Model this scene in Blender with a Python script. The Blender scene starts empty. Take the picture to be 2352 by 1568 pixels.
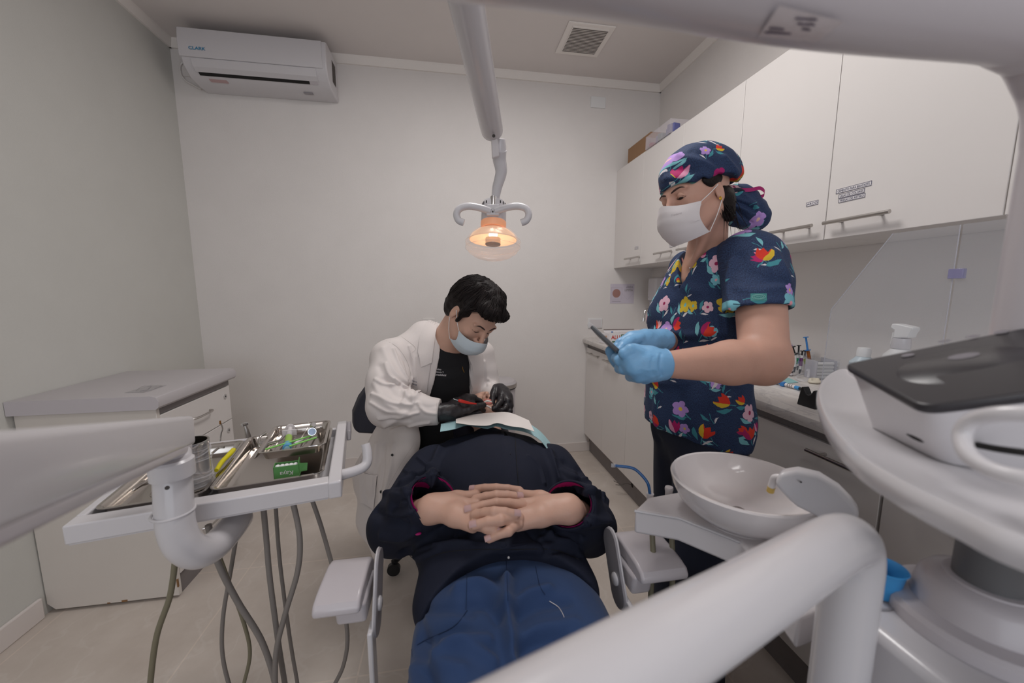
import bpy, bmesh, math, random
import numpy as np
from mathutils import Vector, Matrix, Euler
random.seed(7)
S = bpy.context.scene
COL = S.collection
PI = math.pi

# ------------------------------------------------------------------ camera
FPX, YAW, PIT, ROL, CH = 874.19, .1658, .1317, -.0007, 1.25
_f = np.array([math.sin(YAW)*math.cos(PIT), math.cos(YAW)*math.cos(PIT), -math.sin(PIT)])
_r0 = np.array([math.cos(YAW), -math.sin(YAW), 0.]); _u0 = np.cross(_r0, _f)
_r = _r0*math.cos(ROL)+_u0*math.sin(ROL); _u = -_r0*math.sin(ROL)+_u0*math.cos(ROL)
CP = np.array([0, 0, CH])
cd = bpy.data.cameras.new('camera'); cam = bpy.data.objects.new('camera', cd); COL.objects.link(cam)
cd.sensor_width = 36; cd.lens = FPX/2352*36; cd.clip_start = .02
cam.matrix_world = Matrix(((_r[0], _u[0], -_f[0], 0), (_r[1], _u[1], -_f[1], 0), (_r[2], _u[2], -_f[2], CH), (0, 0, 0, 1)))
cd.dof.use_dof = True; cd.dof.focus_distance = 1.35; cd.dof.aperture_fstop = 3.2
S.camera = cam

def at(px, py, z=None, X=None, Y=None, Z=None):
    """the point of the room seen in direction (px, py), at a known distance or on a known plane"""
    d = _f+_r*(px-1176)/FPX-_u*(py-784)/FPX
    if z is None:
        z = X/d[0] if X is not None else Y/d[1] if Y is not None else (Z-CH)/d[2]
    return Vector(CP+d*z)
def cvec(x, y, z):
    """direction given as right / up / towards the viewer of the photograph"""
    return Vector(_r*x+_u*y-_f*z).normalized()

# ------------------------------------------------------------------ world, lights, exposure
W = bpy.data.worlds.new('sky'); S.world = W; W.use_nodes = True
W.node_tree.nodes['Background'].inputs[0].default_value = (.8, .88, 1, 1)
W.node_tree.nodes['Background'].inputs[1].default_value = 1.2
S.view_settings.view_transform = 'Standard'; S.view_settings.look = 'None'
S.view_settings.exposure = -.2; S.view_settings.gamma = 1; S.view_settings.use_curve_mapping = False
def light(name, kind, loc, tgt, power, col=(1, 1, 1), **k):
    l = bpy.data.lights.new(name, kind); l.energy = power; l.color = col
    for a, b in k.items(): setattr(l, a, b)
    o = bpy.data.objects.new(name, l); COL.objects.link(o); o.location = loc
    o.rotation_euler = (Vector(tgt)-Vector(loc)).to_track_quat('-Z', 'Y').to_euler()
    return o
light('window_daylight', 'AREA', (-.1, -1.78, 1.55), (-.1, 3, 1.45), 13, (.95, .97, 1), shape='RECTANGLE', size=2.3, size_y=1.5)
light('ceiling_panel_light', 'AREA', (-.2, -.55, 2.655), (-.2, -.55, 0), 8, (1, .97, .95), shape='RECTANGLE', size=.58, size_y=.58)
light('ceiling_panel_light', 'AREA', (.30, 1.35, 2.655), (.30, 1.35, 0), 20, (1, .97, .95), shape='RECTANGLE', size=.58, size_y=.58)

# ------------------------------------------------------------------ materials
def lin(c):
    return tuple((x/255/12.92 if x/255 <= .04045 else ((x/255+.055)/1.055)**2.4) for x in c)+(1,)
def nd(nt, t, **k):
    n = nt.nodes.new(t)
    for a, b in k.items():
        if a == 'op': n.operation = b
        else: setattr(n, a, b)
    return n
def mat(name, col, rough=.5, metal=0, bump=0, bscale=200, mottle=0, mscale=6, coat=0, sss=0, trans=0, ior=1.45, spec=.5, sheen=0, emis=None, alpha=1, stretch=None):
    m = bpy.data.materials.new(name); m.use_nodes = True; nt = m.node_tree
    b = nt.nodes['Principled BSDF']; L = nt.links
    b.inputs['Base Color'].default_value = lin(col); b.inputs['Roughness'].default_value = rough
    b.inputs['Metallic'].default_value = metal; b.inputs['Coat Weight'].default_value = coat
    b.inputs['Coat Roughness'].default_value = .12
    b.inputs['Specular IOR Level'].default_value = spec; b.inputs['IOR'].default_value = ior
    b.inputs['Transmission Weight'].default_value = trans; b.inputs['Alpha'].default_value = alpha
    b.inputs['Sheen Weight'].default_value = sheen
    if sss:
        b.inputs['Subsurface Weight'].default_value = sss; b.inputs['Subsurface Radius'].default_value = (1, .35, .2); b.inputs['Subsurface Scale'].default_value = .008
    if emis: b.inputs['Emission Color'].default_value = lin(emis[0]); b.inputs['Emission Strength'].default_value = emis[1]
    tc = nd(nt, 'ShaderNodeTexCoord'); vec = tc.outputs['Object']
    if stretch:
        mp = nd(nt, 'ShaderNodeMapping'); mp.inputs['Scale'].default_value = stretch; L.new(vec, mp.inputs[0]); vec = mp.outputs[0]
    if mottle:
        n = nd(nt, 'ShaderNodeTexNoise'); n.inputs['Scale'].default_value = mscale; n.inputs['Detail'].default_value = 6
        L.new(vec, n.inputs['Vector'])
        r = nd(nt, 'ShaderNodeValToRGB'); c = lin(col)
        r.color_ramp.elements[0].position = .3; r.color_ramp.elements[1].position = .7
        r.color_ramp.elements[0].color = tuple(max(0, x*(1-mottle)) for x in c[:3])+(1,)
        r.color_ramp.elements[1].color = tuple(min(1, x*(1+mottle)) for x in c[:3])+(1,)
        L.new(n.outputs['Fac'], r.inputs[0]); L.new(r.outputs[0], b.inputs['Base Color'])
    if bump:
        n = nd(nt, 'ShaderNodeTexNoise'); n.inputs['Scale'].default_value = bscale; n.inputs['Detail'].default_value = 3
        L.new(vec, n.inputs['Vector'])
        q = nd(nt, 'ShaderNodeBump'); q.inputs['Strength'].default_value = bump; q.inputs['Distance'].default_value = .002
        L.new(n.outputs['Fac'], q.inputs['Height']); L.new(q.outputs[0], b.inputs['Normal'])
    return m

MT = {}
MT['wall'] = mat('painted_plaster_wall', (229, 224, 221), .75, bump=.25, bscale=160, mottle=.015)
MT['wall2'] = mat('grey_white_left_wall', (208, 207, 202), .75, bump=.25, bscale=160, mottle=.015)  # left wall only: darker and greyer than the other walls
MT['ceil'] = mat('ceiling_paint', (222, 215, 212), .85, mottle=.01)
MT['cornice'] = mat('cornice_paint', (238, 232, 227), .7)
MT['trim'] = mat('baseboard_white', (222, 214, 210), .4)
MT['lam'] = mat('white_laminate', (226, 221, 218), .35, mottle=.008)
MT['lamside'] = mat('aged_white_laminate', (218, 211, 204), .5, mottle=.015, bump=.1, bscale=60)
MT['greylam'] = mat('grey_laminate_top', (190, 185, 187), .45, mottle=.01)
MT['edge'] = mat('panel_edge_dark', (90, 84, 80), .6)
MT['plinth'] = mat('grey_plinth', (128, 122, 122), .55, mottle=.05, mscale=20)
MT['steel'] = mat('brushed_steel', (190, 186, 182), .28, metal=1, bump=.08, bscale=300)
MT['steel2'] = mat('polished_steel_tray', (196, 190, 184), .16, metal=1)
MT['chrome'] = mat('chrome', (215, 214, 214), .08, metal=1)
MT['plast'] = mat('white_enamel_plastic', (208, 205, 208), .26, coat=.3)
MT['plast2'] = mat('warm_white_plastic', (222, 217, 218), .3)
MT['grayplast'] = mat('light_grey_plastic', (196, 190, 194), .3, coat=.15)
MT['grayplast2'] = mat('mid_grey_plastic', (150, 146, 150), .35)
MT['ceramic'] = mat('white_ceramic', (232, 226, 226), .1, coat=.6)
MT['black'] = mat('black_plastic', (26, 26, 28), .4)
MT['panelblack'] = mat('black_touch_panel', (48, 46, 50), .3)
MT['hose'] = mat('grey_hose', (132, 126, 122), .5, bump=.1)
MT['hose2'] = mat('olive_grey_hose', (124, 118, 98), .5)
MT['postgrey'] = mat('grey_post_plastic', (98, 98, 100), .35)
MT['navyleather'] = mat('dark_navy_upholstery', (32, 33, 46), .45, bump=.15, bscale=400)
MT['screw'] = mat('dark_screw', (70, 66, 64), .4, metal=.8)
MT['ink'] = mat('dark_ink', (60, 62, 92), .6)
MT['inkblack'] = mat('black_ink', (30, 30, 32), .6)
MT['paper'] = mat('label_paper', (228, 224, 226), .6)
MT['dark'] = mat('dark_gap', (30, 28, 28), .8)
MT['white'] = mat('plain_white', (232, 232, 232), .5)
def clear(name, col=(235, 235, 240), rough=.05, amt=.9):
    """thin clear plastic: mostly see-through with a glossy surface"""
    m = bpy.data.materials.new(name); m.use_nodes = True; nt = m.node_tree; L = nt.links
    b = nt.nodes['Principled BSDF']; b.inputs['Base Color'].default_value = lin(col); b.inputs['Roughness'].default_value = rough
    tr = nd(nt, 'ShaderNodeBsdfTransparent'); tr.inputs[0].default_value = (1, 1, 1, 1)
    mx = nd(nt, 'ShaderNodeMixShader'); mx.inputs[0].default_value = 1-amt
    L.new(tr.outputs[0], mx.inputs[1]); L.new(b.outputs[0], mx.inputs[2]); L.new(mx.outputs[0], nt.nodes['Material Output'].inputs[0])
    return m
MT['acryl'] = clear('clear_acrylic', (210, 215, 225), .04, .88)
MT['acryledge'] = clear('acrylic_edge', (205, 205, 215), .1, .5)
MT['film'] = clear('cling_film', (235, 235, 240), .08, .78)

def floor_mat():
    m = mat('stone_look_floor_tile', (176, 166, 156), .5); nt = m.node_tree; L = nt.links; b = nt.nodes['Principled BSDF']
    tc = nt.nodes['Texture Coordinate']
    mp = nd(nt, 'ShaderNodeMapping'); mp.inputs['Rotation'].default_value = (0, 0, .05); L.new(tc.outputs['Object'], mp.inputs[0])
    n = nd(nt, 'ShaderNodeTexNoise'); n.inputs['Scale'].default_value = 3.2; n.inputs['Detail'].default_value = 9; n.inputs['Roughness'].default_value = .62
    L.new(mp.outputs[0], n.inputs['Vector'])
    r = nd(nt, 'ShaderNodeValToRGB'); r.color_ramp.elements[0].position = .3; r.color_ramp.elements[1].position = .72
    r.color_ramp.elements[0].color = lin((190, 178, 168)); r.color_ramp.elements[1].color = lin((212, 202, 193))
    L.new(n.outputs['Fac'], r.inputs[0])
    w = nd(nt, 'ShaderNodeTexWave'); w.inputs['Scale'].default_value = 1.3; w.inputs['Distortion'].default_value = 22; w.inputs['Detail'].default_value = 5; w.inputs['Detail Scale'].default_value = 1.6
    L.new(mp.outputs[0], w.inputs['Vector'])
    r2 = nd(nt, 'ShaderNodeValToRGB'); r2.color_ramp.elements[0].position = .965; r2.color_ramp.elements[1].position = 1
    r2.color_ramp.elements[0].color = (0, 0, 0, 1); r2.color_ramp.elements[1].color = (.16, .16, .16, 1); L.new(w.outputs['Fac'], r2.inputs[0])
    mx = nd(nt, 'ShaderNodeMix', data_type='RGBA'); L.new(r2.outputs[0], mx.inputs[0]); L.new(r.outputs[0], mx.inputs[6]); mx.inputs[7].default_value = lin((226, 220, 214))
    bt = nd(nt, 'ShaderNodeTexBrick', offset=0); bt.inputs['Scale'].default_value = 1; bt.inputs['Brick Width'].default_value = .6; bt.inputs['Row Height'].default_value = .6
    bt.inputs['Mortar Size'].default_value = .003; bt.inputs['Color1'].default_value = (1, 1, 1, 1); bt.inputs['Color2'].default_value = (.97, .97, .97, 1); bt.inputs['Mortar'].default_value = (1.12, 1.1, 1.08, 1)
    mp2 = nd(nt, 'ShaderNodeMapping'); mp2.inputs['Location'].default_value = (.32, .04, 0); L.new(tc.outputs['Object'], mp2.inputs[0]); L.new(mp2.outputs[0], bt.inputs['Vector'])
    m2 = nd(nt, 'ShaderNodeMix', data_type='RGBA', blend_type='MULTIPLY'); m2.inputs[0].default_value = 1
    L.new(mx.outputs[2], m2.inputs[6]); L.new(bt.outputs['Color'], m2.inputs[7]); L.new(m2.outputs[2], b.inputs['Base Color'])
    return m
def marble_mat():
    m = mat('marbled_worktop', (214, 208, 202), .28); nt = m.node_tree; L = nt.links; b = nt.nodes['Principled BSDF']; tc = nt.nodes['Texture Coordinate']
    mp = nd(nt, 'ShaderNodeMapping'); mp.inputs['Scale'].default_value = (2.2, .8, 2.2); mp.inputs['Rotation'].default_value = (0, 0, .3); L.new(tc.outputs['Object'], mp.inputs[0])
    n = nd(nt, 'ShaderNodeTexNoise'); n.inputs['Scale'].default_value = 6; n.inputs['Detail'].default_value = 10; n.inputs['Roughness'].default_value = .65; n.inputs['Distortion'].default_value = 1.6
    L.new(mp.outputs[0], n.inputs['Vector'])
    r = nd(nt, 'ShaderNodeValToRGB'); e = r.color_ramp.elements; e[0].position = .3; e[0].color = lin((222, 217, 212)); e[1].position = .75; e[1].color = lin((214, 208, 203))
    for p, c in ((.46, (212, 207, 203)), (.5, (188, 183, 182)), (.535, (210, 205, 201)), (.62, (204, 198, 194))):
        q = e.new(p); q.color = lin(c)
    L.new(n.outputs['Fac'], r.inputs[0]); L.new(r.outputs[0], b.inputs['Base Color'])
    return m
MT['floor'] = floor_mat(); MT['marble'] = marble_mat()

# ------------------------------------------------------------------ object helpers
def mk(name, geo, m, parent=None, smooth=True, bevel=0, seg=2, auto=True, label=None):
    """one mesh object from (verts, faces) pieces given in room coordinates"""
    if isinstance(geo, tuple): geo = [geo]
    V, Fc = [], []
    off = parent.matrix_world.translation if parent is not None and parent.parent is None else None
    if parent is not None:
        off = Vector(parent['_o'])
    for v, f in geo:
        n = len(V); V += [tuple(p) for p in v]; Fc += [tuple(i+n for i in q) for q in f]
    if off is not None: V = [(a[0]-off[0], a[1]-off[1], a[2]-off[2]) for a in V]
    me = bpy.data.meshes.new(name); me.from_pydata(V, [], Fc); me.update()
    bm = bmesh.new(); bm.from_mesh(me); bmesh.ops.recalc_face_normals(bm, faces=bm.faces); bm.to_mesh(me); bm.free()
    if m is not None: me.materials.append(MT[m] if isinstance(m, str) else m)
    o = bpy.data.objects.new(name, me); COL.objects.link(o)
    if smooth:
        me.polygons.foreach_set('use_smooth', [True]*len(me.polygons))
        if auto: me.set_sharp_from_angle(angle=math.radians(38))
    if bevel:
        b = o.modifiers.new('bevel', 'BEVEL'); b.width = bevel; b.segments = seg; b.limit_method = 'ANGLE'; b.angle_limit = .7; b.harden_normals = False
        if smooth: me.polygons.foreach_set('use_smooth', [True]*len(me.polygons))
    if parent is not None: o.parent = parent; o['_o'] = parent['_o']
    else: o['_o'] = (0., 0., 0.)
    if label: o['label'] = label
    return o
def tag(o, label, cat, group=None, kind=None):
    o['label'] = label; o['category'] = cat
    if group: o['group'] = group
    if kind: o['kind'] = kind
    return o
def thing(name, label, cat, loc=(0, 0, 0), group=None):
    o = bpy.data.objects.new(name, None); COL.objects.link(o); o.location = loc; o.empty_display_size = .05
    o['_o'] = tuple(float(x) for x in loc); tag(o, label, cat, group); return o
def struct(name, geo, m, **k):
    o = mk(name, geo, m, **k); o['kind'] = 'structure'; return o
def box(x0, x1, y0, y1, z0, z1):
    v = [(x, y, z) for x in (x0, x1) for y in (y0, y1) for z in (z0, z1)]
    return v, [(0, 1, 3, 2), (4, 6, 7, 5), (0, 4, 5, 1), (2, 3, 7, 6), (0, 2, 6, 4), (1, 5, 7, 3)]
def obox(c, ax, ay, az, hx, hy, hz):
    c = Vector(c); ax, ay, az = Vector(ax).normalized(), Vector(ay).normalized(), Vector(az).normalized()
    v, f = box(-hx, hx, -hy, hy, -hz, hz)
    return [tuple(c+ax*a+ay*b+az*d) for a, b, d in v], f
def prism(pts, ext):
    """polygon (3-D points) pushed along ext"""
    n = len(pts); e = Vector(ext); v = [tuple(Vector(p)) for p in pts]+[tuple(Vector(p)+e) for p in pts]
    return v, [tuple(range(n)), tuple(range(2*n-1, n-1, -1))]+[(i, (i+1) % n, n+(i+1) % n, n+i) for i in range(n)]
def rrect(cx, cy, hx, hy, r, n=6):
    p = []
    for sx, sy, a in ((1, 1, 0), (-1, 1, 90), (-1, -1, 180), (1, -1, 270)):
        for i in range(n+1):
            t = math.radians(a+90*i/n); p.append((cx+sx*(hx-r)+r*math.cos(t), cy+sy*(hy-r)+r*math.sin(t)))
    return p
def spline(P, n=8, closed=False):
    P = [Vector(p) for p in P]; N = len(P); out = []
    rng = range(N if closed else N-1)
    for i in rng:
        if closed: a, b, c, d = P[(i-1) % N], P[i], P[(i+1) % N], P[(i+2) % N]
        else: a, b, c, d = P[max(i-1, 0)], P[i], P[i+1], P[min(i+2, N-1)]
        for k in range(n):
            t = k/n
            out.append(.5*((2*b)+(c-a)*t+(2*a-5*b+4*c-d)*t*t+(3*b-a-3*c+d)*t**3))
    if not closed: out.append(P[-1])
    return out
def tube(P, r, n=12, cap=True, closed=False):
    P = [Vector(p) for p in P]; N = len(P)
    R = [r]*N if not hasattr(r, '__len__') else [r[int(0)]+(0) for _ in P] if len(r) == 1 else list(np.interp(np.linspace(0, 1, N), np.linspace(0, 1, len(r)), r))
    T = []
    for i in range(N):
        a = P[(i-1) % N] if (closed or i > 0) else P[i]; b = P[(i+1) % N] if (closed or i < N-1) else P[i]
        T.append((b-a).normalized())
    u = T[0].orthogonal().normalized(); v, f = [], []
    for i in range(N):
        u = (u-T[i]*u.dot(T[i])).normalized(); w = T[i].cross(u)
        for k in range(n):
            a = 2*PI*k/n; v.append(tuple(P[i]+(u*math.cos(a)+w*math.sin(a))*R[i]))
    for i in range(N if closed else N-1):
        j = (i+1) % N
        for k in range(n): f.append((i*n+k, i*n+(k+1) % n, j*n+(k+1) % n, j*n+k))
    if cap and not closed: f.append(tuple(range(n))[::-1]); f.append(tuple(range((N-1)*n, N*n)))
    return v, f
def lathe(prof, o, ax=(0, 0, 1), n=32, cap=True, sx=1, sy=1, xdir=None):
    """profile of (radius, height) turned about ax through o"""
    o = Vector(o); ax = Vector(ax).normalized(); u = Vector(xdir).normalized() if xdir else ax.orthogonal().normalized()
    u = (u-ax*u.dot(ax)).normalized(); w = ax.cross(u); v, f = [], []
    for r, h in prof:
        for k in range(n):
            a = 2*PI*k/n; v.append(tuple(o+ax*h+u*(math.cos(a)*r*sx)+w*(math.sin(a)*r*sy)))
    for i in range(len(prof)-1):
        for k in range(n): f.append((i*n+k, i*n+(k+1) % n, (i+1)*n+(k+1) % n, (i+1)*n+k))
    if cap:
        if prof[0][0] > 1e-6: f.append(tuple(range(n))[::-1])
        if prof[-1][0] > 1e-6: f.append(tuple(range((len(prof)-1)*n, len(prof)*n)))
    return v, f
def cyl(a, b, r, n=20, r2=None):
    a, b = Vector(a), Vector(b); return lathe([(r, 0), (r if r2 is None else r2, (b-a).length)], a, b-a, n)
def ball(c, r, n=16, s=(1, 1, 1)):
    p = [(max(1e-5, math.sin(PI*i/n)), -math.cos(PI*i/n)) for i in range(n+1)]
    v, f = lathe(p, (0, 0, 0), (0, 0, 1), n*2, cap=False)
    return [(c[0]+a*r*s[0], c[1]+b*r*s[1], c[2]+d*r*s[2]) for a, b, d in v], f
def sheet(rows):
    """grid of points -> quads"""
    n = len(rows[0]); v = [tuple(p) for r in rows for p in r]
    return v, [(i*n+k, i*n+k+1, (i+1)*n+k+1, (i+1)*n+k) for i in range(len(rows)-1) for k in range(n-1)]
def lettering(txt, o, xd, yd, h, m, parent=None, name='lettering', depth=.0004, align='LEFT', sq=1, bold=0, spacing=1, font_shear=0):
    """text as a thin mesh at o, running along xd with its top towards yd"""
    c = bpy.data.curves.new('t', 'FONT'); c.body = txt; c.size = 1; c.align_x = align; c.offset = bold; c.space_character = spacing; c.shear = font_shear
    c.resolution_u = 3; c.extrude = .0
    ob = bpy.data.objects.new('t', c); COL.objects.link(ob); bpy.context.view_layer.update()
    me = bpy.data.meshes.new_from_object(ob.evaluated_get(bpy.context.evaluated_depsgraph_get()))
    bpy.data.objects.remove(ob)
    xd, yd = Vector(xd).normalized(), Vector(yd).normalized(); nn = xd.cross(yd).normalized(); o = Vector(o)
    V = [tuple(o+xd*(p.co.x*h*sq)+yd*(p.co.y*h)+nn*depth) for p in me.vertices]; F = [tuple(p.vertices) for p in me.polygons]
    bpy.data.meshes.remove(me)
    return mk(name, (V, F), m, parent, smooth=False)
# ================================================================== ROOM
XL, XR, YB, YF, HC = -1.575, 1.546, 2.738, -1.85, 2.71
struct('floor', box(XL-.1, XR+.1, YF-.1, YB+.1, -.1, 0), 'floor', smooth=False)
struct('ceiling', box(XL-.1, XR+.1, YF-.1, YB+.1, HC, HC+.1), 'ceil', smooth=False)
struct('wall_back', box(XL-.1, XR+.1, YB, YB+.1, 0, HC), 'wall', smooth=False)
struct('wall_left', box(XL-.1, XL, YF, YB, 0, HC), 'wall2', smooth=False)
struct('wall_right', box(XR, XR+.1, YF, YB, 0, HC), 'wall', smooth=False)
struct('wall_front', [box(XL, XR, YF-.1, YF, 0, .75), box(XL, XR, YF-.1, YF, 2.35, HC), box(XL, -1.3, YF-.1, YF, .75, 2.35), box(1.1, XR, YF-.1, YF, .75, 2.35)], 'wall', smooth=False)
wf = struct('window_1', [box(-1.3, 1.1, YF-.08, YF-.02, .75, .81), box(-1.3, 1.1, YF-.08, YF-.02, 2.29, 2.35), box(-1.3, -1.24, YF-.08, YF-.02, .81, 2.29), box(1.04, 1.1, YF-.08, YF-.02, .81, 2.29), box(-.13, -.07, YF-.08, YF-.02, .81, 2.29)], 'trim', smooth=False)
def cove(x0, x1, y0, y1, ax):
    return None
# cornices and skirting
def cornice(name, geo): struct(name, geo, 'cornice', smooth=False)
cz0, cd_ = HC-.047, .045
cornice('trim_1', prism([(XL, YB, cz0), (XL, YB-.012, cz0), (XL, YB-cd_*.55, HC-.012), (XL, YB-cd_*.6, HC), (XL, YB, HC)], (XR-XL, 0, 0)))
cornice('trim_2', prism([(XR, YF, cz0), (XR-.012, YF, cz0), (XR-cd_*.55, YF, HC-.012), (XR-cd_*.6, YF, HC), (XR, YF, HC)], (0, YB-YF, 0)))
cornice('trim_3', prism([(XL, YF, cz0), (XL+.012, YF, cz0), (XL+cd_*.55, YF, HC-.012), (XL+cd_*.6, YF, HC), (XL, YF, HC)], (0, YB-YF, 0)))
struct('baseboard_back', [box(XL, .80, YB-.012, YB, 0, .075), box(.802, 1.1, YB-.012, YB, 0, .075)], 'trim', bevel=.003, smooth=False)
struct('baseboard_left', box(XL, XL+.014, YF, 1.6, 0, .085), 'trim', bevel=.005, smooth=False)
t = thing('ceiling_light', 'square flat ceiling light panel above the foreground', 'ceiling light', (-.2, -.55, HC)); mk('frame', box(-.51, .11, -.86, -.24, HC-.035, HC), 'plast', t, smooth=False)
t = thing('ceiling_light', 'square flat ceiling light panel above the treatment chair', 'ceiling light', (.30, 1.35, HC)); mk('frame', box(-.01, .61, 1.04, 1.66, HC-.035, HC), 'plast', t, smooth=False)

# ---- extractor grille in the ceiling
t = thing('ceiling_vent', 'square off-white slotted extractor grille in the ceiling', 'vent', (.82, 2.35, HC))
mk('frame', [box(.685, .957, 2.2, 2.48, HC-.008, HC)], 'cornice', t, smooth=False, bevel=.003)
mk('grille', [box(.715, .93, 2.225, 2.455, HC-.012, HC-.008)], 'cornice', t, smooth=False)
mk('slot', [box(.72, .925, 2.235+i*.0127, 2.235+i*.0127+.005, HC-.0135, HC-.012) for i in range(17)], 'edge', t, smooth=False)
# ---- switches
t = thing('blank_plate', 'blank white plate high on the back wall below the cornice', 'wall plate', (1.07, YB, 2.56))
mk('plate', box(1.018, 1.128, YB-.008, YB, 2.527, 2.6), 'white', t, bevel=.002)
t = thing('wall_plate', 'white wall plate on the back wall just above the end of the worktop', 'wall plate', (1.09, YB, 1.01))
mk('plate', box(1.04, 1.15, YB-.009, YB, .972, 1.045), 'white', t, bevel=.002)
mk('inset', box(1.05, 1.14, YB-.011, YB-.009, .98, 1.037), 'plast2', t, bevel=.001)
t = thing('wall_plate', 'small white plate on the wall behind the shoulder of the seated man', 'wall plate', at(985, 742, Y=YB))
p = at(985, 741, Y=YB); mk('plate', box(p.x-.04, p.x+.04, YB-.009, YB, p.z-.03, p.z+.03), 'lam', t, bevel=.002)

# ---- air conditioner
AX0, AX1 = -1.40, -.655
t = thing('air_conditioner', 'long white split air conditioner high on the back wall', 'air conditioner', (-1.03, YB, 2.43))
def acprof(y):  # front face (y out from wall, z)
    return y
prof = [(0, 2.43), (0, 2.665), (.2, 2.665), (.226, 2.655), (.234, 2.59), (.230, 2.525), (.212, 2.480), (.16, 2.440), (.08, 2.43)]
mk('casing', prism([(AX0, YB-a, b) for a, b in prof], (AX1-AX0, 0, 0)), 'plast', t, bevel=.006, seg=3)
fp = [(.232, 2.655), (.2400, 2.59), (.2365, 2.525), (.231, 2.512), (.21, 2.512), (.21, 2.655)]
mk('front_panel', prism([(AX0-.002, YB-a, b) for a, b in fp], (AX1-AX0-.02, 0, 0)), 'plast', t, bevel=.002)
mk('flap', prism([(AX0+.05, YB-.2300, 2.507), (AX0+.05, YB-.2150, 2.4725), (AX0+.05, YB-.192, 2.4565), (AX0+.05, YB-.190, 2.466), (AX0+.05, YB-.222, 2.51)], (AX1-AX0-.11, 0, 0)), 'plast', t, smooth=False)
mk('outlet_slot', prism([(AX0+.06, YB-.1900, 2.4585), (AX0+.06, YB-.1745, 2.4470), (AX0+.06, YB-.170, 2.456), (AX0+.06, YB-.185, 2.468)], (AX1-AX0-.15, 0, 0)), 'dark', t, smooth=False)
mk('outlet_slot', prism([(AX1-.11, YB-.1905, 2.4580), (AX1-.11, YB-.175, 2.4465), (AX1-.11, YB-.170, 2.455), (AX1-.11, YB-.185, 2.467)], (.045, 0, 0)), 'grayplast', t, smooth=False)
lettering('CLARK', (AX0+.05, YB-.2392, 2.545), (1, 0, 0), (0, -.06, 1), .021, mat('blue_logo', (40, 130, 170), .5), t, bold=.02, sq=1.25)
sp, sn = Vector((AX0+.16, YB-.139, 2.4395)), Vector((0, -.77, .64))
mk('warning_sticker', obox(Vector((AX0+.14, YB-.148, 2.4375)), (1, 0, 0), (0, -.98, .2), (0, -.2, -.98), .045, .012, .0022), mat('pinkish_sticker', (190, 160, 160), .6), t, smooth=False)
mk('side_vent', [box(AX1, AX1+.001, YB-.05-i*.008, YB-.046-i*.008, 2.50, 2.62) for i in range(9)], 'edge', t, smooth=False)
mk('latch', box(AX1-.17, AX1-.12, YB-.11, YB-.09, 2.427, 2.433), 'grayplast2', t, smooth=False)
cb = [at(424, 140, Y=2.72), at(414, 150, Y=2.72), at(415, 168, Y=2.72), at(424, 183, Y=2.72), at(440, 193, Y=2.72), at(462, 205, Y=2.72)]
tag(mk('power_cable', tube(spline(cb, 6), .005, 8), 'lam'), 'white cable looping from a socket behind the left end of the air conditioner', 'cable')
p = at(429, 158, Y=YB); t = thing('socket', 'white wall socket tucked behind the left end of the air conditioner', 'socket', p)
mk('plate', box(p.x-.03, p.x+.05, YB-.01, YB, p.z-.045, p.z+.045), 'lam', t, bevel=.002)

# ---- drawer unit at the left wall
t = thing('drawer_cabinet', 'old white drawer unit with a grey top against the left wall', 'cabinet', (XL, 1.62, 0))
CX, CY0, CY1 = -1.115, 1.62, 2.12
mk('carcass', [box(XL+.004, CX-.02, CY0+.018, CY1-.0, .02, .80)], 'lamside', t, smooth=False)
mk('side_panel', prism([(XL+.03, CY0, .012), (CX, CY0, .012), (CX, CY0, .80), (XL+.004, CY0, .80), (XL+.004, CY0, .04)], (0, .018, 0)), 'lamside', t, bevel=.002)
pr = [(XL+.002, .805), (CX+.015, .805), (CX+.025, .815), (CX+.027, .835), (CX+.018, .853), (CX, .858), (XL+.002, .858)]
mk('top', prism([(x, CY0-.02, z) for x, z in pr], (0, CY1-CY0+.04, 0)), 'greylam', t, bevel=.002)
mk('top_edge_band', prism([(x, CY0-.0215, z) for x, z in pr], (0, .0014, 0)), 'grayplast', t, smooth=False)
mk('front_rail', box(CX-.02, CX-.004, CY0+.018, CY1, .775, .805), 'plinth', t, smooth=False)
mk('plinth', box(CX-.03, CX-.012, CY0+.018, CY1, 0, .09), 'plinth', t, smooth=False)
chip = mat('chipboard', (140, 104, 70), .9)
for cg in (box(CX-.004, CX+.0012, CY0-.0012, CY0+.004, .05, .085), box(-1.32, -1.30, CY0-.001, CY0+.002, .012, .02), box(-1.37, -1.36, CY0-.001, CY0+.002, .012, .017)): mk('chipped_edge', cg, chip, t, smooth=False)
zz = [(.60, .772), (.42, .596), (.26, .416), (.095, .256)]
for a, b in zz:
    d = mk('drawer', box(CX-.018, CX, CY0+.02, CY1-.006, a, b), 'lam', t, bevel=.002)
    c = (a+b)/2
    mk('handle', tube(spline([(CX, 1.80, c+.012), (CX+.022, 1.815, c+.014), (CX+.026, 1.87, c+.014), (CX+.022, 1.925, c+.014), (CX, 1.94, c+.012)], 5), .0045, 8), 'steel', d)
    mk('lock', cyl((CX-.002, 2.07, b-.045), (CX+.004, 2.07, b-.045), .012), 'chrome', d)
    mk('keyhole', cyl((CX+.004, 2.07, b-.045), (CX+.0045, 2.07, b-.045), .004), 'dark', d)
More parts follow.
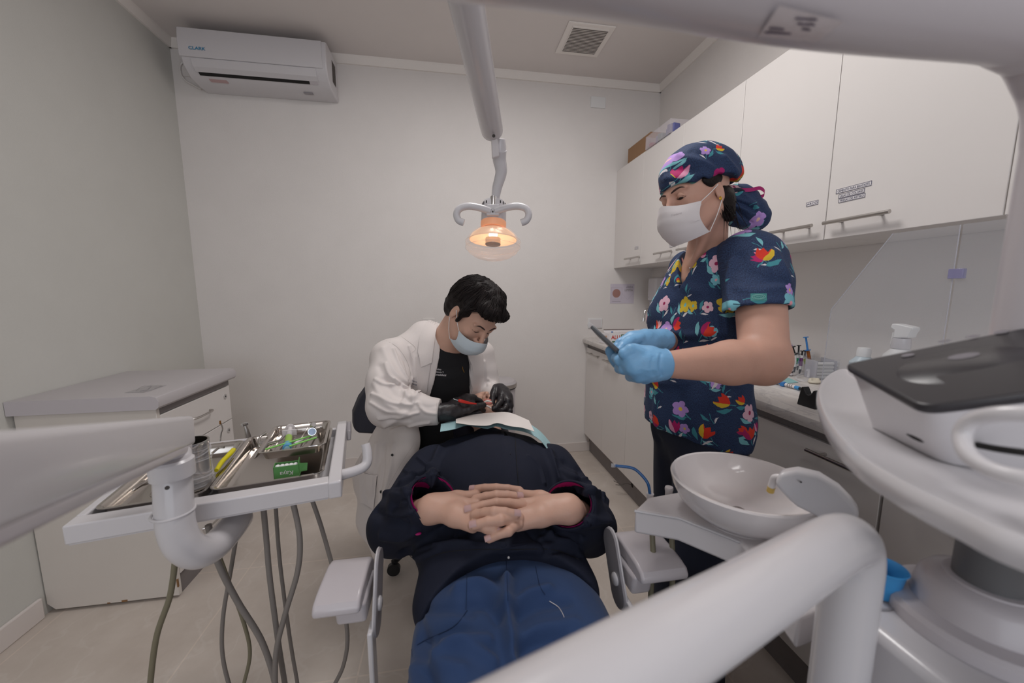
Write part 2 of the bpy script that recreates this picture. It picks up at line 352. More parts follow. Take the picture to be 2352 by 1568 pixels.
# a page laid on the unit
t = mk('paper_sheet', prism([at(286, 901, Z=.8595), at(345, 884, Z=.8595), at(383, 884, Z=.8595), at(330, 901, Z=.8595)], (0, 0, .0006)), clear('plastic_sleeve', (205, 202, 204), .2, .7), smooth=False)
tag(t, 'clear plastic sheet lying on the grey top of the drawer unit', 'sheet')
t2 = mk('tape_outline', tube([at(x, y, Z=.861) for x, y in ((312, 897), (322, 889), (333, 886), (348, 886), (338, 895), (320, 898), (345, 897), (372, 885))], .0006, 5), 'grayplast2')
tag(t2, 'thin curled strip on the clear sheet on the drawer unit', 'strip')

# ---- base cabinets, right wall
XD, ZT, CYE = 1.033, .90, .25
t = thing('plinth_board', 'grey plinth board under the right-hand base cabinets', 'plinth', (1.1, 1.5, 0))
mk('board', box(1.075, 1.09, CYE-.2, YB, 0, .138), 'plinth', t, smooth=False)
for yy, zz_ in ((2.02, .085), (.56, .075)):
    mk('cable_hole', cyl((1.0745, yy, zz_), (1.0755, yy, zz_), .014), 'dark', t)
for yy in (2.02,):
    tag(mk('loose_wires', [tube(spline([(1.075, yy, .085), (1.05, yy+.02, .088), (1.02, yy+.03+.015*k, .075), (.985, yy+.035+.03*k, .078+.01*k)], 4), .0018, 6) for k in (0, 1)], 'edge'), 'two thin dark wires poking out of the plinth hole', 'wire')
ct = thing('worktop', 'long marbled worktop over the right-hand base cabinets', 'worktop', (1.28, 1.5, ZT))
mk('slab', prism([(x, CYE, z) for x, z in ((XR, ZT), (1.02, ZT), (1.004, ZT-.008), (1.0, ZT-.022), (1.006, ZT-.038), (1.012, ZT-.04), (XR, ZT-.04))], (0, YB-CYE, 0)), 'marble', ct)
mk('upstand', box(XR-.012, XR, CYE, YB, ZT, ZT+.001), 'marble', ct)
mk('recessed_rail', box(XD+.012, XR-.005, CYE, YB, ZT-.0715, ZT-.04), 'plinth', ct, smooth=False)  # dark grey rail set back between worktop and doors
def bar_handle(par, x, y0, y1, z, r=.0058, st=.028):
    h = mk('handle', [cyl((x-st, y0, z), (x-st, y1, z), r), cyl((x, y0+(y1-y0)*.2, z), (x-st, y0+(y1-y0)*.2, z), r*.75), cyl((x, y1-(y1-y0)*.2, z), (x-st, y1-(y1-y0)*.2, z), r*.75)], 'steel', par); return h
# (y far, y near, drawer?, handle)
bays = [(2.735, 2.40, 'white base cabinet door beside the back wall under the worktop', (2.44, 2.66)), (2.40, 2.05, 'white base cabinet in the middle of the run, left of the standing woman', (2.14, 2.36)),
        (2.05, 1.62, 'white base cabinet hidden behind the legs of the standing woman', (1.72, 1.95)), (1.62, 1.122, 'white base cabinet just behind the hip of the standing woman', (1.2, 1.5)),
        (1.118, .712, 'wide white base cabinet with a long bar handle behind the spittoon', (.72, .89)), (.708, .28, 'white base cabinet nearest the camera behind the grey post', (.35, .66))]
for k, (a, b, lab, hh) in enumerate(bays):
    c = thing('base_cabinet', lab, 'cabinet', (XD, (a+b)/2, .14), 'base cabinets under the worktop')
    mk('carcass', box(XD+.019, XR-.005, b+.001, a-.001, .141, ZT-.072), 'lamside', c, smooth=False)
    d = mk('door', box(XD, XD+.018, b+.0015, a-.0015, .142, ZT-.073), 'lam', c, bevel=.0012)
    bar_handle(d, XD, hh[0], hh[1], .797)
# ---- wall cabinets
XC, Z0, Z1 = 1.234, 1.42, 2.1125
sy = [YB, 2.345, 1.93, 1.517, 1.108, .69, .25]
labs = ['white wall cabinet in the corner by the back wall', 'second white wall cabinet from the back wall', 'white wall cabinet behind the floral cap', 'white wall cabinet with the ARCO label', 'white wall cabinet with three text labels', 'white wall cabinet at the right edge above the grey post']
hy = [(2.31, 2.51), (1.95, 2.13), (1.70, 1.90), (1.13, 1.30), (.90, 1.09), (.45, .65)]
cabs = []
for k in range(6):
    a, b = sy[k], sy[k+1]
    c = thing('wall_cabinet', labs[k], 'cabinet', (XC, (a+b)/2, Z0), 'wall cabinets'); cabs.append(c)
    mk('carcass', [box(XC+.019, XR-.002, b+.0005, a-.0005, Z0+.018, Z1-.001), box(XC+.019, XR-.002, b+.0005, a-.0005, Z0, Z0+.018)], 'lam', c, smooth=False)
    d = mk('door', box(XC, XC+.018, b+.0012, a-.0012, Z0-.002, Z1), 'lam', c, bevel=.0012)
    bar_handle(d, XC, hy[k][0], hy[k][1], 1.467)
    if k in (1, 2): mk('bumper', ball((XC+.004, (a+b)/2, Z0-.002), .003, 6), 'steel', c)
def tape(k, p0, p1, h, txt, s=1.):
    """small printed label on door k, pixel corners left/right of its lower edge"""
    q0, q1 = at(*p0, X=XC-.0006), at(*p1, X=XC-.0006); xd = Vector((0, -1, 0)); L = (q0.y-q1.y); z = (q0.z+q1.z)/2
    lb = mk('door_label', prism([(XC-.0012, q0.y, z), (XC-.0012, q1.y, z), (XC-.0012, q1.y, z+h), (XC-.0012, q0.y, z+h)], (.001, 0, 0)), 'paper', cabs[k], smooth=False)
    b = .0012; rim = [box(XC-.0016, XC-.0012, q1.y, q0.y, z, z+b), box(XC-.0016, XC-.0012, q1.y, q0.y, z+h-b, z+h), box(XC-.0016, XC-.0012, q1.y, q1.y+b, z, z+h), box(XC-.0016, XC-.0012, q0.y-b, q0.y, z, z+h)]
    mk('border', rim, 'ink', lb, smooth=False)
    if not txt:
        for w0, w1 in ((.12, .38), (.44, .62), (.68, .88)): mk('print_mark', box(XC-.0016, XC-.0012, q0.y-L*w1, q0.y-L*w0, z+h*.38, z+h*.62), 'hose', lb, smooth=False)
        return
    # scale text to the label
    c = bpy.data.curves.new('t', 'FONT'); c.body = txt; ob = bpy.data.objects.new('t', c); COL.objects.link(ob); bpy.context.view_layer.update(); w = ob.dimensions.x; bpy.data.objects.remove(ob)
    hh = h*.72; sq = (L*.9)/(w*hh)
    lettering(txt, (XC-.0014, q0.y-L*.05, z+h*.24), xd, (0, 0, 1), hh, 'ink', lb, sq=sq, depth=.0003)
tape(4, (1920, 447), (2002, 424), .0135, 'CEMENTO PARA BRACKETS')
tape(4, (1926, 457), (1986, 441), .0125, 'LIGAS DE COLORES')
tape(4, (1926, 467), (1987, 452), .0125, 'FRESAS DE RETIRO')
tape(3, (1852, 475), (1879, 469), .0145, 'ARCO')
tape(0, (1458, 573), (1466, 571), .016, '')
tape(1, (1538, 563), (1552, 560), .016, ''); tape(1, (1538, 568), (1552, 566), .016, '')

# ---- things on the wall cabinets
t = thing('cardboard_box', 'brown cardboard box on top of the corner wall cabinet', 'box', (1.3, 2.6, Z1))
mk('carton', box(1.262, 1.50, 2.33, 2.63, Z1, Z1+.115), mat('brown_cardboard', (150, 116, 86), .85, mottle=.03), t, smooth=False)
t = thing('plastic_tub', 'clear plastic tub of coloured packets leaning over the wall cabinet edge', 'tub', (1.3, 2.1, Z1))
mk('tub_wall', [box(1.225, 1.229, 2.05, 2.32, Z1, Z1+.075), box(1.36, 1.364, 2.05, 2.32, Z1, Z1+.075), box(1.229, 1.36, 2.05, 2.054, Z1, Z1+.075), box(1.229, 1.36, 2.316, 2.32, Z1, Z1+.075), box(1.225, 1.364, 2.05, 2.32, Z1+.001, Z1+.004)], clear('tub_plastic', (225, 218, 225), .15, .72), t, bevel=.001)
for i, (c, y, z, hy_, n) in enumerate(((( 92, 96, 150), 2.08, .03, .035, 'blue'), ((92, 110, 158), 2.13, .028, .03, 'dark blue'), ((120, 140, 136), 2.19, .025, .025, 'green'), ((130, 130, 170), 2.245, .03, .022, 'lilac'), ((170, 60, 80), 2.29, .016, .02, 'red'))):
    tag(mk('packet', obox((1.262+.02*(i % 2), y, Z1+z+.006), (1, .1, 0), (0, 1, .2), (0, 0, 1), .022, hy_, z*.8), mat('packet_'+n.replace(' ', '_'), c, .5), bevel=.006), n+' packet inside the clear tub on the wall cabinet', 'packet')
# ================================================================== EQUIPMENT
def curved_bar(path, r, m, name, parent, n=24, k=6): return mk(name, tube(spline(path, k), r, n), m, parent)
# ---- operating lamp
LP = Vector((.13, 1.10, 1.40))
t = thing('dental_lamp', 'lit dental operating lamp with clear cover and two curved handles hanging over the patient', 'lamp', LP)
ax = cvec(-.02, -1, .10)   # downwards, a touch towards the viewer
rt_, fr_ = cvec(1, 0, 0), None
fr_ = rt_.cross(ax).normalized()
def L3(a, b, h): return LP+rt_*a+fr_*b+ax*h
upv = -ax
mk('lamp_neck', lathe([(.014, -.104), (.030, -.104), (.034, -.098), (.0355, -.075), (.0355, -.046), (.0345, -.043), (.0, -.043)], LP, ax, 36, xdir=rt_), 'plast', t)
for a in (-1.2, -.9, -.6, .6, .9, 1.2): mk('neck_slot', obox(L3(.033*math.sin(a), -.0328*math.cos(a), -.092), rt_*math.cos(a)+fr_*math.sin(a), upv, rt_*math.sin(a)-fr_*math.cos(a), .0016, .004, .0022), 'dark', t, smooth=False)
mk('pivot_socket', lathe([(.009, -.106), (.009, -.072), (0, -.072)], L3(0, -.0275, 0), ax, 16), 'chrome', t)
amber = mat('amber_translucent_ring', (240, 180, 145), .35, emis=((255, 160, 100), .22))
mk('amber_ring', lathe([(.0342, -.046), (.0362, -.044), (.0362, -.030), (.034, -.026), (.030, -.026)], LP, ax, 36, cap=False), amber, t)
refl = mat('lit_reflector', (255, 220, 190), .25, metal=.2, emis=((255, 205, 160), .35))
mk('reflector', lathe([(.030, -.026), (.045, -.020), (.060, -.008), (.068, .006), (.066, .008), (.05, -.010), (.03, -.018), (0, -.02)], LP, ax, 40, cap=False, sy=.78, xdir=rt_), refl, t)
mk('bulb_holder', lathe([(.012, .002), (.022, .004), (.022, .020), (.0, .022)], LP, ax, 24), 'steel2', t)
mk('bulb', [ball(L3(0, 0, -.008), .0085, 8, (1.5, 1, 1)), cyl(L3(0, 0, -.008), L3(0, 0, .005), .005)], mat('glowing_bulb', (255, 240, 220), .3, emis=((255, 228, 195), 9)), t)
cov = clear('lamp_cover_plastic', (250, 232, 222), .05, .80)
mk('clear_cover', lathe([(.035, -.028), (.052, -.020), (.068, -.004), (.0765, .012), (.0775, .020), (.0765, .030), (.068, .044), (.05, .056), (.025, .064), (.001, .066)], LP, ax, 48, cap=False, sy=.8, xdir=rt_), cov, t)
mk('cover_seam', [tube([L3(.0778*math.cos(a), .0778*.8*math.sin(a), h) for a in np.linspace(0, 2*PI, 40)[:-1]], .0009, 6, closed=True) for h in (.012, .030)], cov, t)
mk('yoke', obox(L3(0, -.040, -.062), rt_, upv, fr_, .018, .016, .006), 'plast', t, bevel=.004, seg=3)
mk('screw', cyl(L3(0, -.046, -.055), L3(0, -.048, -.055), .0022), 'screw', t)
for s in (-1, 1):
    P = [L3(s*.006, -.042, -.058), L3(s*.035, -.046, -.066), L3(s*.066, -.048, -.070), L3(s*.090, -.048, -.063), L3(s*.098, -.047, -.047), L3(s*.092, -.045, -.031), L3(s*.078, -.043, -.025)]
    mk('handle', tube(spline(P, 8), .0095, 18), 'plast', t)
# stem, bracket and long arm
st = [at(1138, 455, 1.085), at(1142, 430, 1.075), at(1151, 395, 1.06), at(1147, 366, 1.045), at(1147, 345, 1.03)]
mk('stem', tube(spline(st, 8), [.0115, .0145, .018, .0195], 20), 'plast', t)
mk('stem_collar', tube([at(1147, 366, 1.045), at(1147, 358, 1.04), at(1148, 336, 1.03), at(1150, 318, 1.02)], [.018, .0185, .0175, .012], 20), 'plast', t)
mk('bracket', prism([at(1129, 318, .985), at(1143, 318, .985), at(1147, 358, 1.005), at(1131, 362, 1.005)], (0, .012, 0)), 'plast2', t, bevel=.002)
a1 = at(1131, 303, 1.0); a0 = at(1070, 0, .61); d = (a0-a1)
P = [a1-d.normalized()*.004, a1, a1+d.normalized()*.008, a1+d.normalized()*.02]+[a1+d*k for k in (.25, .5, .75, 1, 1.5, 2.1)]
mk('spring_arm', tube(P, [.015, .025, .0285, .029, .029, .029, .029, .029, .029, .029], 36), 'plast', t)
mk('arm_screw', cyl(at(1134, 312, .958), at(1134, 312, .954), .004), 'screw', t)
# post and overhead arm
PX, PY = .591, .294
pt = thing('lamp_post', 'thick blurred grey-white post and overhead arm carrying the lamp at the right', 'post', (PX, PY, .88))
mk('post', lathe([(.029, 1.07), (.029, 1.46)], (PX, PY, 0), n=48), 'grayplast', pt)
mk('lower_sleeve', lathe([(.0286, .87), (.0286, 1.0701)], (PX, PY, 0), n=48), 'postgrey', pt)
mk('base_flange', lathe([(.080, .8705), (.080, .884), (.076, .889), (.060, .892), (.054, .917), (.048, .924), (.036, .927), (.036, .929), (.0287, .929)], (PX, PY, 0), n=56), 'grayplast', pt)
ar = [(PX+.0, PY, 1.39), (PX, PY, 1.42), (PX-.006, PY, 1.452), (PX-.028, PY, 1.484), (PX-.06, PY-.001, 1.495), (PX-.1, PY-.003, 1.498), (.30, .285, 1.489), (.1, .262, 1.478), (-.02, .25, 1.470), (-.1, .24, 1.465)]
mk('overhead_arm', tube(spline(ar, 8), [.029, .032, .038, .042, .043, .043, .043, .043, .043], 48), 'grayplast', pt)
mk('arm_end_cap', lathe([(.045, 1.44), (.045, 1.69), (.035, 1.72)], (-.075, .225, 0), n=40), 'grayplast', pt)
def onarm(px, py):
    d = _f+_r*(px-1176)/FPX-_u*(py-784)/FPX; p0 = Vector((.1, .262, 1.478)); q = (Vector((.45, .286, 1.494))-p0).normalized(); best = None
    for z in np.linspace(.15, .5, 400):
        P_ = Vector(CP+d*z); r_ = ((P_-p0)-q*(P_-p0).dot(q)).length
        if r_ < .0434: return P_
    return P_
sg = [[onarm(x0+(x1-x0)*k/8, y0+(y1-y0)*k/8) for k in range(9)] for (x0, y0, x1, y1) in [(1790+ (1740-1790)*j/6, 12+(86-12)*j/6, 1940+(1860-1940)*j/6, 50+(108-50)*j/6) for j in range(7)]]
mk('arm_sticker', sheet(sg), mat('translucent_sticker', (212, 204, 206), .4), pt)
for (x0, y0, x1, y1) in ((1825, 40, 1875, 46), (1830, 52, 1870, 58), (1840, 64, 1860, 70), (1755, 72, 1815, 80), (1765, 62, 1800, 66)):
    mk('sticker_print', sheet([[onarm(x0+(x1-x0)*k/4, y0+j+3*k/4)-Vector((0, .0006, .0004)) for k in range(5)] for j in (0, 5)]), mat('grey_print', (110, 100, 118), .6), pt)

# ---- near horizontal arm (out of focus) and its upright
na = thing('support_arm', 'large blurred white tubular arm crossing the lower right foreground', 'support arm', (.4285, .3118, 0))
Zb = 1.048
pp = [(.4285, .3118, 0), (.4285, .3118, .5), (.4285, .3118, .90), (.4285, .3118, .93), (.427, .311, .962), (.416, .307, .986), (.392, .297, .998), (.35, .281, 1.004), (.22, .229, 1.018), (.08, .173, 1.035), (-.1, .10, 1.055), (-.3, .02, 1.075)]
mk('tube', tube(spline(pp, 8), .0254, 48), 'plast', na)
# ---- left arm box and bent tube that carries the tray
E0, E1 = at(398, 995, .765), at(-60, 1108, .25)
la = thing('jointed_support', 'wide blurred pale grey jointed arm entering from the left edge', 'support', E0)
dd = (E1-E0).normalized(); sd = dd.cross(Vector((0, 0, 1))).normalized(); uu = sd.cross(dd).normalized()
if uu.z < 0: uu = -uu
Lb = (E1-E0).length+.12
sec = rrect(0, 0, .030, .031, .010, 5)
mk('arm_shell', prism([E0-dd*.03+sd*a+uu*b for a, b in sec], dd*(Lb+.03)), 'plast', la, bevel=.008, seg=3)
mk('lower_cover', prism([E0+dd*.0+sd*a+uu*b for a, b in rrect(0, -.031, .028, .008, .004, 3)], dd*Lb), 'grayplast', la, bevel=.003)
mk('screw', cyl(at(424, 1024, .735), at(424, 1024, .725), .0028), 'screw', la)
mk('end_boss', lathe([(.034, 0), (.034, .03), (.03, .034)], at(395, 1075, .71)-Vector((0, 0, .015)), n=32), 'plast', la)
jp = [at(396, 1045, .735), at(396, 1070, .72), at(398, 1120, .715), at(401, 1175, .712), at(406, 1215, .712), at(424, 1252, .72), at(458, 1268, .745), at(496, 1250, .79), at(530, 1213, .85), at(548, 1190, .90)]
mk('bent_tube', tube(spline(jp, 8), .0295, 36), 'plast', la)
mk('tube_ring', tube([at(398, 1175, .712)+Vector((.0315*math.cos(a), .0315*math.sin(a), 0)) for a in np.linspace(0, 2*PI, 40)[:-1]], .0026, 8, closed=True), 'plast', la)
mk('tube_screw', cyl(at(384, 1120, .672), at(384, 1120, .666), .0035), 'screw', la)
mk('blue_mark', cyl(at(340, 1150, .2), at(340, 1150, .2)+Vector((0, 0, .0001)), .0001), 'plast', la) if 0 else None

# ---- instrument tray
ZTr = .82
A = at(140, 1210, Z=ZTr); B = at(755, 1108, Z=ZTr); ta = (B-A).normalized(); tb = Vector((-ta.y, ta.x, 0)); WL = (B-A).length; DP = .40
def T(a, b, h=0): return A+ta*a+tb*b+Vector((0, 0, h))
tr = thing('instrument_table', 'white instrument table frame holding steel trays left of the patient', 'instrument table', A)
mk('front_rail', obox(T(WL/2, .018, -.019), ta, tb, (0, 0, 1), WL/2, .018, .019), 'plast', tr, bevel=.003)
mk('side_rail', obox(T(.008, DP/2+.018, -.019), ta, tb, (0, 0, 1), .008, DP/2-.018, .019), 'plast', tr, bevel=.003)
mk('back_rail', obox(T(WL/2, DP-.008, -.022), ta, tb, (0, 0, 1), WL/2, .008, .016), 'plast', tr, bevel=.003)
mk('base_panel', obox(T(WL/2, DP/2, -.036), ta, tb, (0, 0, 1), WL/2-.004, DP/2-.004, .005), 'plast', tr, smooth=False)
ep = [(-.002, -.040), (-.002, .000), (.03, .006), (.12, .010), (.25, .012), (.36, .014), (.40, .012), (.418, -.002), (.42, -.022), (.40, -.038), (.2, -.042)]
mk('end_piece', prism([T(WL-.002, b, h) for b, h in ep], ta*.028), 'plast', tr, bevel=.004, seg=3)
mk('end_cap', prism([T(WL+.026, b, h) for b, h in ((.33, -.03), (.40, -.03), (.416, -.01), (.412, .006), (.38, .008), (.345, -.004))], ta*.012), 'grayplast2', tr, bevel=.003)
hp = [T(WL+.02, .05, -.010), T(WL+.05, .055, -.008), T(WL+.073, .06, -.003), T(WL+.083, .067, .008), T(WL+.084, .075, .03), T(WL+.081, .082, .048)]
mk('handle', tube(spline(hp, 8), [.013, .012, .012, .012, .0115, .0105], 20), 'plast', tr)
mk('underside_block', obox(T(WL*.55, .14, -.055), ta, tb, (0, 0, 1), .05, .06, .015), 'plast', tr, bevel=.004)
def steel_tray(name, label, a0, a1, b0, b1, z0, z1, m='steel2', r=.022, parent=None, fl=.006, group=None):
    cx, cy, hx, hy = (a0+a1)/2, (b0+b1)/2, (a1-a0)/2, (b1-b0)/2
    rings = [(hx, hy, r, z1-.0015), (hx, hy, r, z1), (hx-fl, hy-fl, r-fl*.7, z1), (hx-fl-.003, hy-fl-.003, r-fl*.7, z1-.003), (hx-fl-.008, hy-fl-.008, r-fl*.7, z0+.005), (hx-fl-.014, hy-fl-.014, r-fl*1.2, z0+.001)]
    out = [(hx-fl-.007, hy-fl-.007, r-fl*.7, z0+.003), (hx-fl-.002, hy-fl-.002, r-fl*.7, z1-.004), (hx-fl, hy-fl, r-fl*.7, z1-.0015)]
    V, F = [], []; n = None
    for (qx, qy, rr, z) in [(hx-fl-.016, hy-fl-.016, max(r-fl*1.2, .003), z0)]+out+rings:
        p = rrect(cx, cy, qx, qy, max(rr, .003), 5); n = len(p); V += [tuple(T(u, v, z)) for u, v in p]
    R = 4+len(rings)
    for i in range(R-1):
        for k in range(n): F.append((i*n+k, i*n+(k+1) % n, (i+1)*n+(k+1) % n, (i+1)*n+k))
    F.append(tuple(range(n))); F.append(tuple(range((R-1)*n, R*n)))
    o = mk(name, (V, F), m); tag(o, label, 'tray', group); return o
steel_tray('steel_tray', 'shallow steel tray on the right half of the white instrument table', .205, .432, .048, .38, -.03, .004)
steel_tray('steel_tray', 'shallow steel tray at the left end of the instrument table, behind the white bent tube', .02, .203, .042, .36, -.028, .003)
steel_tray('instrument_dish', 'small deep steel dish of instruments resting across the right steel tray', .275, .43, .15, .36, .008, .034, r=.02)
tag(mk('support_rod', [cyl(T(.285, .2, -.008), T(.285, .2, .01), .003)], 'steel'), 'small steel rod under the deep dish on the right tray', 'rod') if 0 else None
# things in the deep dish
def tl(a, b, h=0.012): return T(a, b, h)
sy_ = thing('syringe', 'plastic syringe with blue tip and green label lying in the steel dish', 'syringe', tl(.335, .26))
d0, d1 = at(692, 1040, Z=.838), at(674, 1000, Z=.842); d0 = tl(.338, .175, .028); d1 = tl(.322, .33, .03)
dv = (d1-d0).normalized()
mk('barrel', cyl(d0+dv*.02, d1-dv*.035, .0085), clear('syringe_plastic', (225, 222, 225), .1, .45), sy_)
mk('plunger', cyl(d1-dv*.05, d1, .006), 'plast2', sy_)
mk('thumb_rest', [cyl(d1, d1+dv*.003, .013)], 'plast2', sy_); mk('finger_flange', obox(d1-dv*.035, ta, dv, (0, 0, 1), .018, .0015, .009), 'plast2', sy_, bevel=.001)
mk('green_label', cyl(d0+dv*.035, d0+dv*.085, .0088), mat('lime_label', (150, 190, 84), .5), sy_)
mk('blue_cap', [cyl(d0, d0+dv*.022, .0105), cyl(d0+dv*.022, d0+dv*.03, .0095)], mat('sky_blue_plastic', (90, 160, 205), .35), sy_)
mk('cap_ring', cyl(d0-dv*.0006, d0, .0065), mat('pale_blue', (170, 215, 225), .4), sy_)
grn = mat('lime_green_plastic', (128, 200, 92), .35)
tag(mk('green_stick', cyl(tl(.292, .168, .036), tl(.395, .225, .038), .0022), grn), 'longer of two lime green applicator sticks across the steel dish', 'stick')
tag(mk('green_stick', cyl(tl(.345, .168, .036), tl(.404, .206, .037), .0022), grn), 'shorter of two lime green applicator sticks across the steel dish', 'stick')
mr = thing('mouth_mirror', 'round dental mirror sticking up from the back of the steel dish', 'mirror', tl(.38, .3))
mc = at(717, 991, Z=.872); mv = cvec(.35, .15, 1)
mk('mirror_disc', lathe([(.0, -.0012), (.0105, -.0012), (.011, 0), (.0105, .0008), (0, .0008)], mc, mv, 28), 'chrome', mr)
mk('mirror_face', lathe([(.0092, .0009), (0, .00095)], mc, mv, 24), mat('mirror_glass', (112, 120, 134), .15, metal=1), mr)
mk('handle', tube([mc-Vector((0, 0, .011)), tl(.385, .24, .03), tl(.365, .17, .02)], .0017, 8), 'steel', mr)
hp_ = thing('dental_handpiece', 'small steel contra-angle handpiece with a thin bur standing at the back of the dish', 'handpiece', tl(.40, .33))
hc = at(719, 976, Z=.885); hb = tl(.395, .33, .02)
mk('head', lathe([(.0065, -.008), (.0075, -.004), (.0075, .004), (.006, .008)], hc, cvec(.6, .3, .6), 20), 'chrome', hp_)
mk('body', tube([hc, hc-Vector((-.001, 0, .014)), hb], [.004, .0045, .006, .006], 14), 'steel', hp_); mk('bur', cyl(hc+cvec(-.6, .5, .3)*.004, hc+cvec(-.6, .5, .3)*.016, .0009), 'chrome', hp_)
for i, (a0, b0, a1, b1, lab) in enumerate(((.30, .185, .318, .335, 'thin steel probe at the left side of the steel dish'), (.312, .18, .33, .33, 'second steel probe from the left in the dish'), (.352, .2, .362, .33, 'steel instrument lying right of the syringe'), (.375, .23, .392, .31, 'short steel instrument with hooked tip lying in the middle right of the dish'))):
    q0, q1 = tl(a0, b0, .016), tl(a1, b1, .018)
    tag(mk('probe', tube(spline([q0, q0.lerp(q1, .3)+Vector((0, 0, .003)), q0.lerp(q1, .8), q1+ta*.006+Vector((0, 0, .008))], 5), .0017, 8), 'steel'), lab, 'instrument')
tag(mk('cotton_roll', tube([tl(.35, .205, .027), tl(.368, .235, .029)], [.0035, .0045, .0045, .0035], 12), 'white'), 'small white cotton roll beside the blue syringe cap', 'cotton roll')
# pliers leaning at the left edge of the dish
pl = thing('pliers', 'shiny steel pliers leaning against the left rim of the steel dish', 'pliers', T(.25, .2))
q = [at(585, 1052, Z=.828), at(597, 1035, Z=.838), at(613, 1020, Z=.845), at(636, 1005, Z=.842)]
mk('jaw', [tube(spline(q[:3], 6), [.002, .005, .0065, .006], 12)], 'chrome', pl)
mk('handle', tube(spline([q[2], at(640, 1012, Z=.842), at(655, 1000, Z=.845)], 6), [.006, .0035, .003], 10), 'chrome', pl)
mk('handle', tube(spline([q[2], at(596, 1020, Z=.845), at(597, 1004, Z=.855), at(612, 993, Z=.862)], 6), [.0055, .003, .0028, .004], 10), 'steel', pl)
# green box
gb = thing('small_box', 'small green open carton with upside-down white word in front of the dish', 'box', T(.3, .1))
g0 = T(.322, .088, -.014); gm = mat('green_carton', (84, 142, 78), .6)
gx, gy = ta*math.cos(.06)+tb*math.sin(.06)*-1, tb
bw, bd, bh = .052, .026, .032
def G(a, b, h): return g0+gx*a+gy*b+Vector((0, 0, h))
mk('front_side', prism([G(0, 0, 0), G(bw, 0, 0), G(bw, 0, bh), G(0, 0, bh)], gy*.0012), gm, gb, smooth=False)
mk('back_side', prism([G(0, bd, 0), G(bw, bd, 0), G(bw, bd, bh), G(0, bd, bh)], gy*.0012), gm, gb, smooth=False)
mk('end_side', prism([G(0, 0, 0), G(0, bd, 0), G(0, bd, bh+.002), G(0, 0, bh)], gx*.0012), gm, gb, smooth=False)
mk('end_side', prism([G(bw, 0, 0), G(bw, bd, 0), G(bw, bd, bh), G(bw+.002, bd*.5, bh+.014), G(bw, 0, bh)], gx*.0012), gm, gb, smooth=False)
mk('end_flap', prism([G(bw+.002, .003, .012), G(bw+.018, .006, .012), G(bw+.02, .008, .03), G(bw+.002, .003, .034)], gy*.0012), gm, gb, smooth=False)
mk('floor_side', prism([G(0, 0, 0), G(bw, 0, 0), G(bw, bd, 0), G(0, bd, 0)], (0, 0, .001)), gm, gb, smooth=False)
lettering('Kaya', G(bw*.82, -.0004, bh*.60), -gx, (0, 0, -1), .015, 'plast2', gb, font_shear=.2, bold=.0)
for i in range(5):
    tag(mk('cotton_pellet', ball(G(.007+.0095*i, .013, bh-.004), .0055, 8, (1, 1.2, .8)), 'white'), ['leftmost', 'second from left', 'middle', 'second from right', 'rightmost'][i]+' white cotton pellet in the green carton', 'cotton pellet', 'cotton pellets in the green carton')
# things on the left tray
cup_ = thing('steel_canister', 'steel canister wrapped in clear cling film on the left tray', 'canister', T(.155, .13))
cc = T(.160, .118, -.022)
mk('canister', lathe([(0, 0), (.033, 0), (.034, .002), (.034, .108), (.0355, .110), (.0355, .118), (.032, .118), (.032, .01), (0, .01)], cc, n=40), 'steel2', cup_)
for k, (z, tl_) in enumerate(((.016, .02), (.028, -.03), (.034, .05), (.055, .3), (.063, -.1), (.08, .12), (.09, -.06))):
    mk('film_fold', tube([cc+Vector((.0362*math.cos(a), .0362*math.sin(a), z*1.15+.02*tl_*math.cos(a+k)*3)) for a in np.linspace(0, 2*PI, 36)[:-1]], [.0016, .0008, .0020, .001, .0014][k % 5], 5, closed=True), 'film', cup_)
mk('cling_film', lathe([(.042, .012), (.041, .02), (.0362, .045), (.0360, .106), (.037, .120)], cc, n=40, cap=False), 'film', cup_)
dd2 = steel_tray('round_dish', 'low steel dish under the canister on the left tray', .095, .2, .058, .17, -.024, .002, r=.03)
yp = thing('yellow_pliers', 'orthodontic pliers with yellow handles lying behind the canister', 'pliers', T(.195, .2))
mk('yellow_handle', tube(spline([at(497, 1080, Z=.83), at(510, 1060, Z=.835), at(527, 1043, Z=.838), at(536, 1033, Z=.838)], 6), [.0045, .0055, .0055, .0065, .006], 14), mat('yellow_rubber', (218, 206, 20), .45), yp)
mk('metal_end', tube(spline([at(488, 1040, Z=.832), at(503, 1028, Z=.835), at(515, 1027, Z=.835)], 4), .003, 8), 'steel', yp)
tag(mk('bracket_wire', tube(spline([at(537, 1034, Z=.832), at(545, 1028, Z=.834), at(552, 1032, Z=.83)], 4), .0008, 6), 'steel'), 'bent steel wire beside the yellow plier handle', 'wire')
bp = thing('pliers', 'dark steel pliers in the left tray, left of the white bent tube', 'pliers', T(.06, .1))
mk('jaw', tube(spline([at(304, 1128, Z=.83), at(318, 1115, Z=.835), at(335, 1106, Z=.838)], 5), [.001, .005, .006, .005], 12), 'steel2', bp)
mk('handle', tube([at(333, 1108, Z=.838), at(365, 1085, Z=.838)], .0035, 10), 'steel', bp); mk('handle', tube([at(330, 1112, Z=.832), at(368, 1098, Z=.832)], .0035, 10), 'steel2', bp)
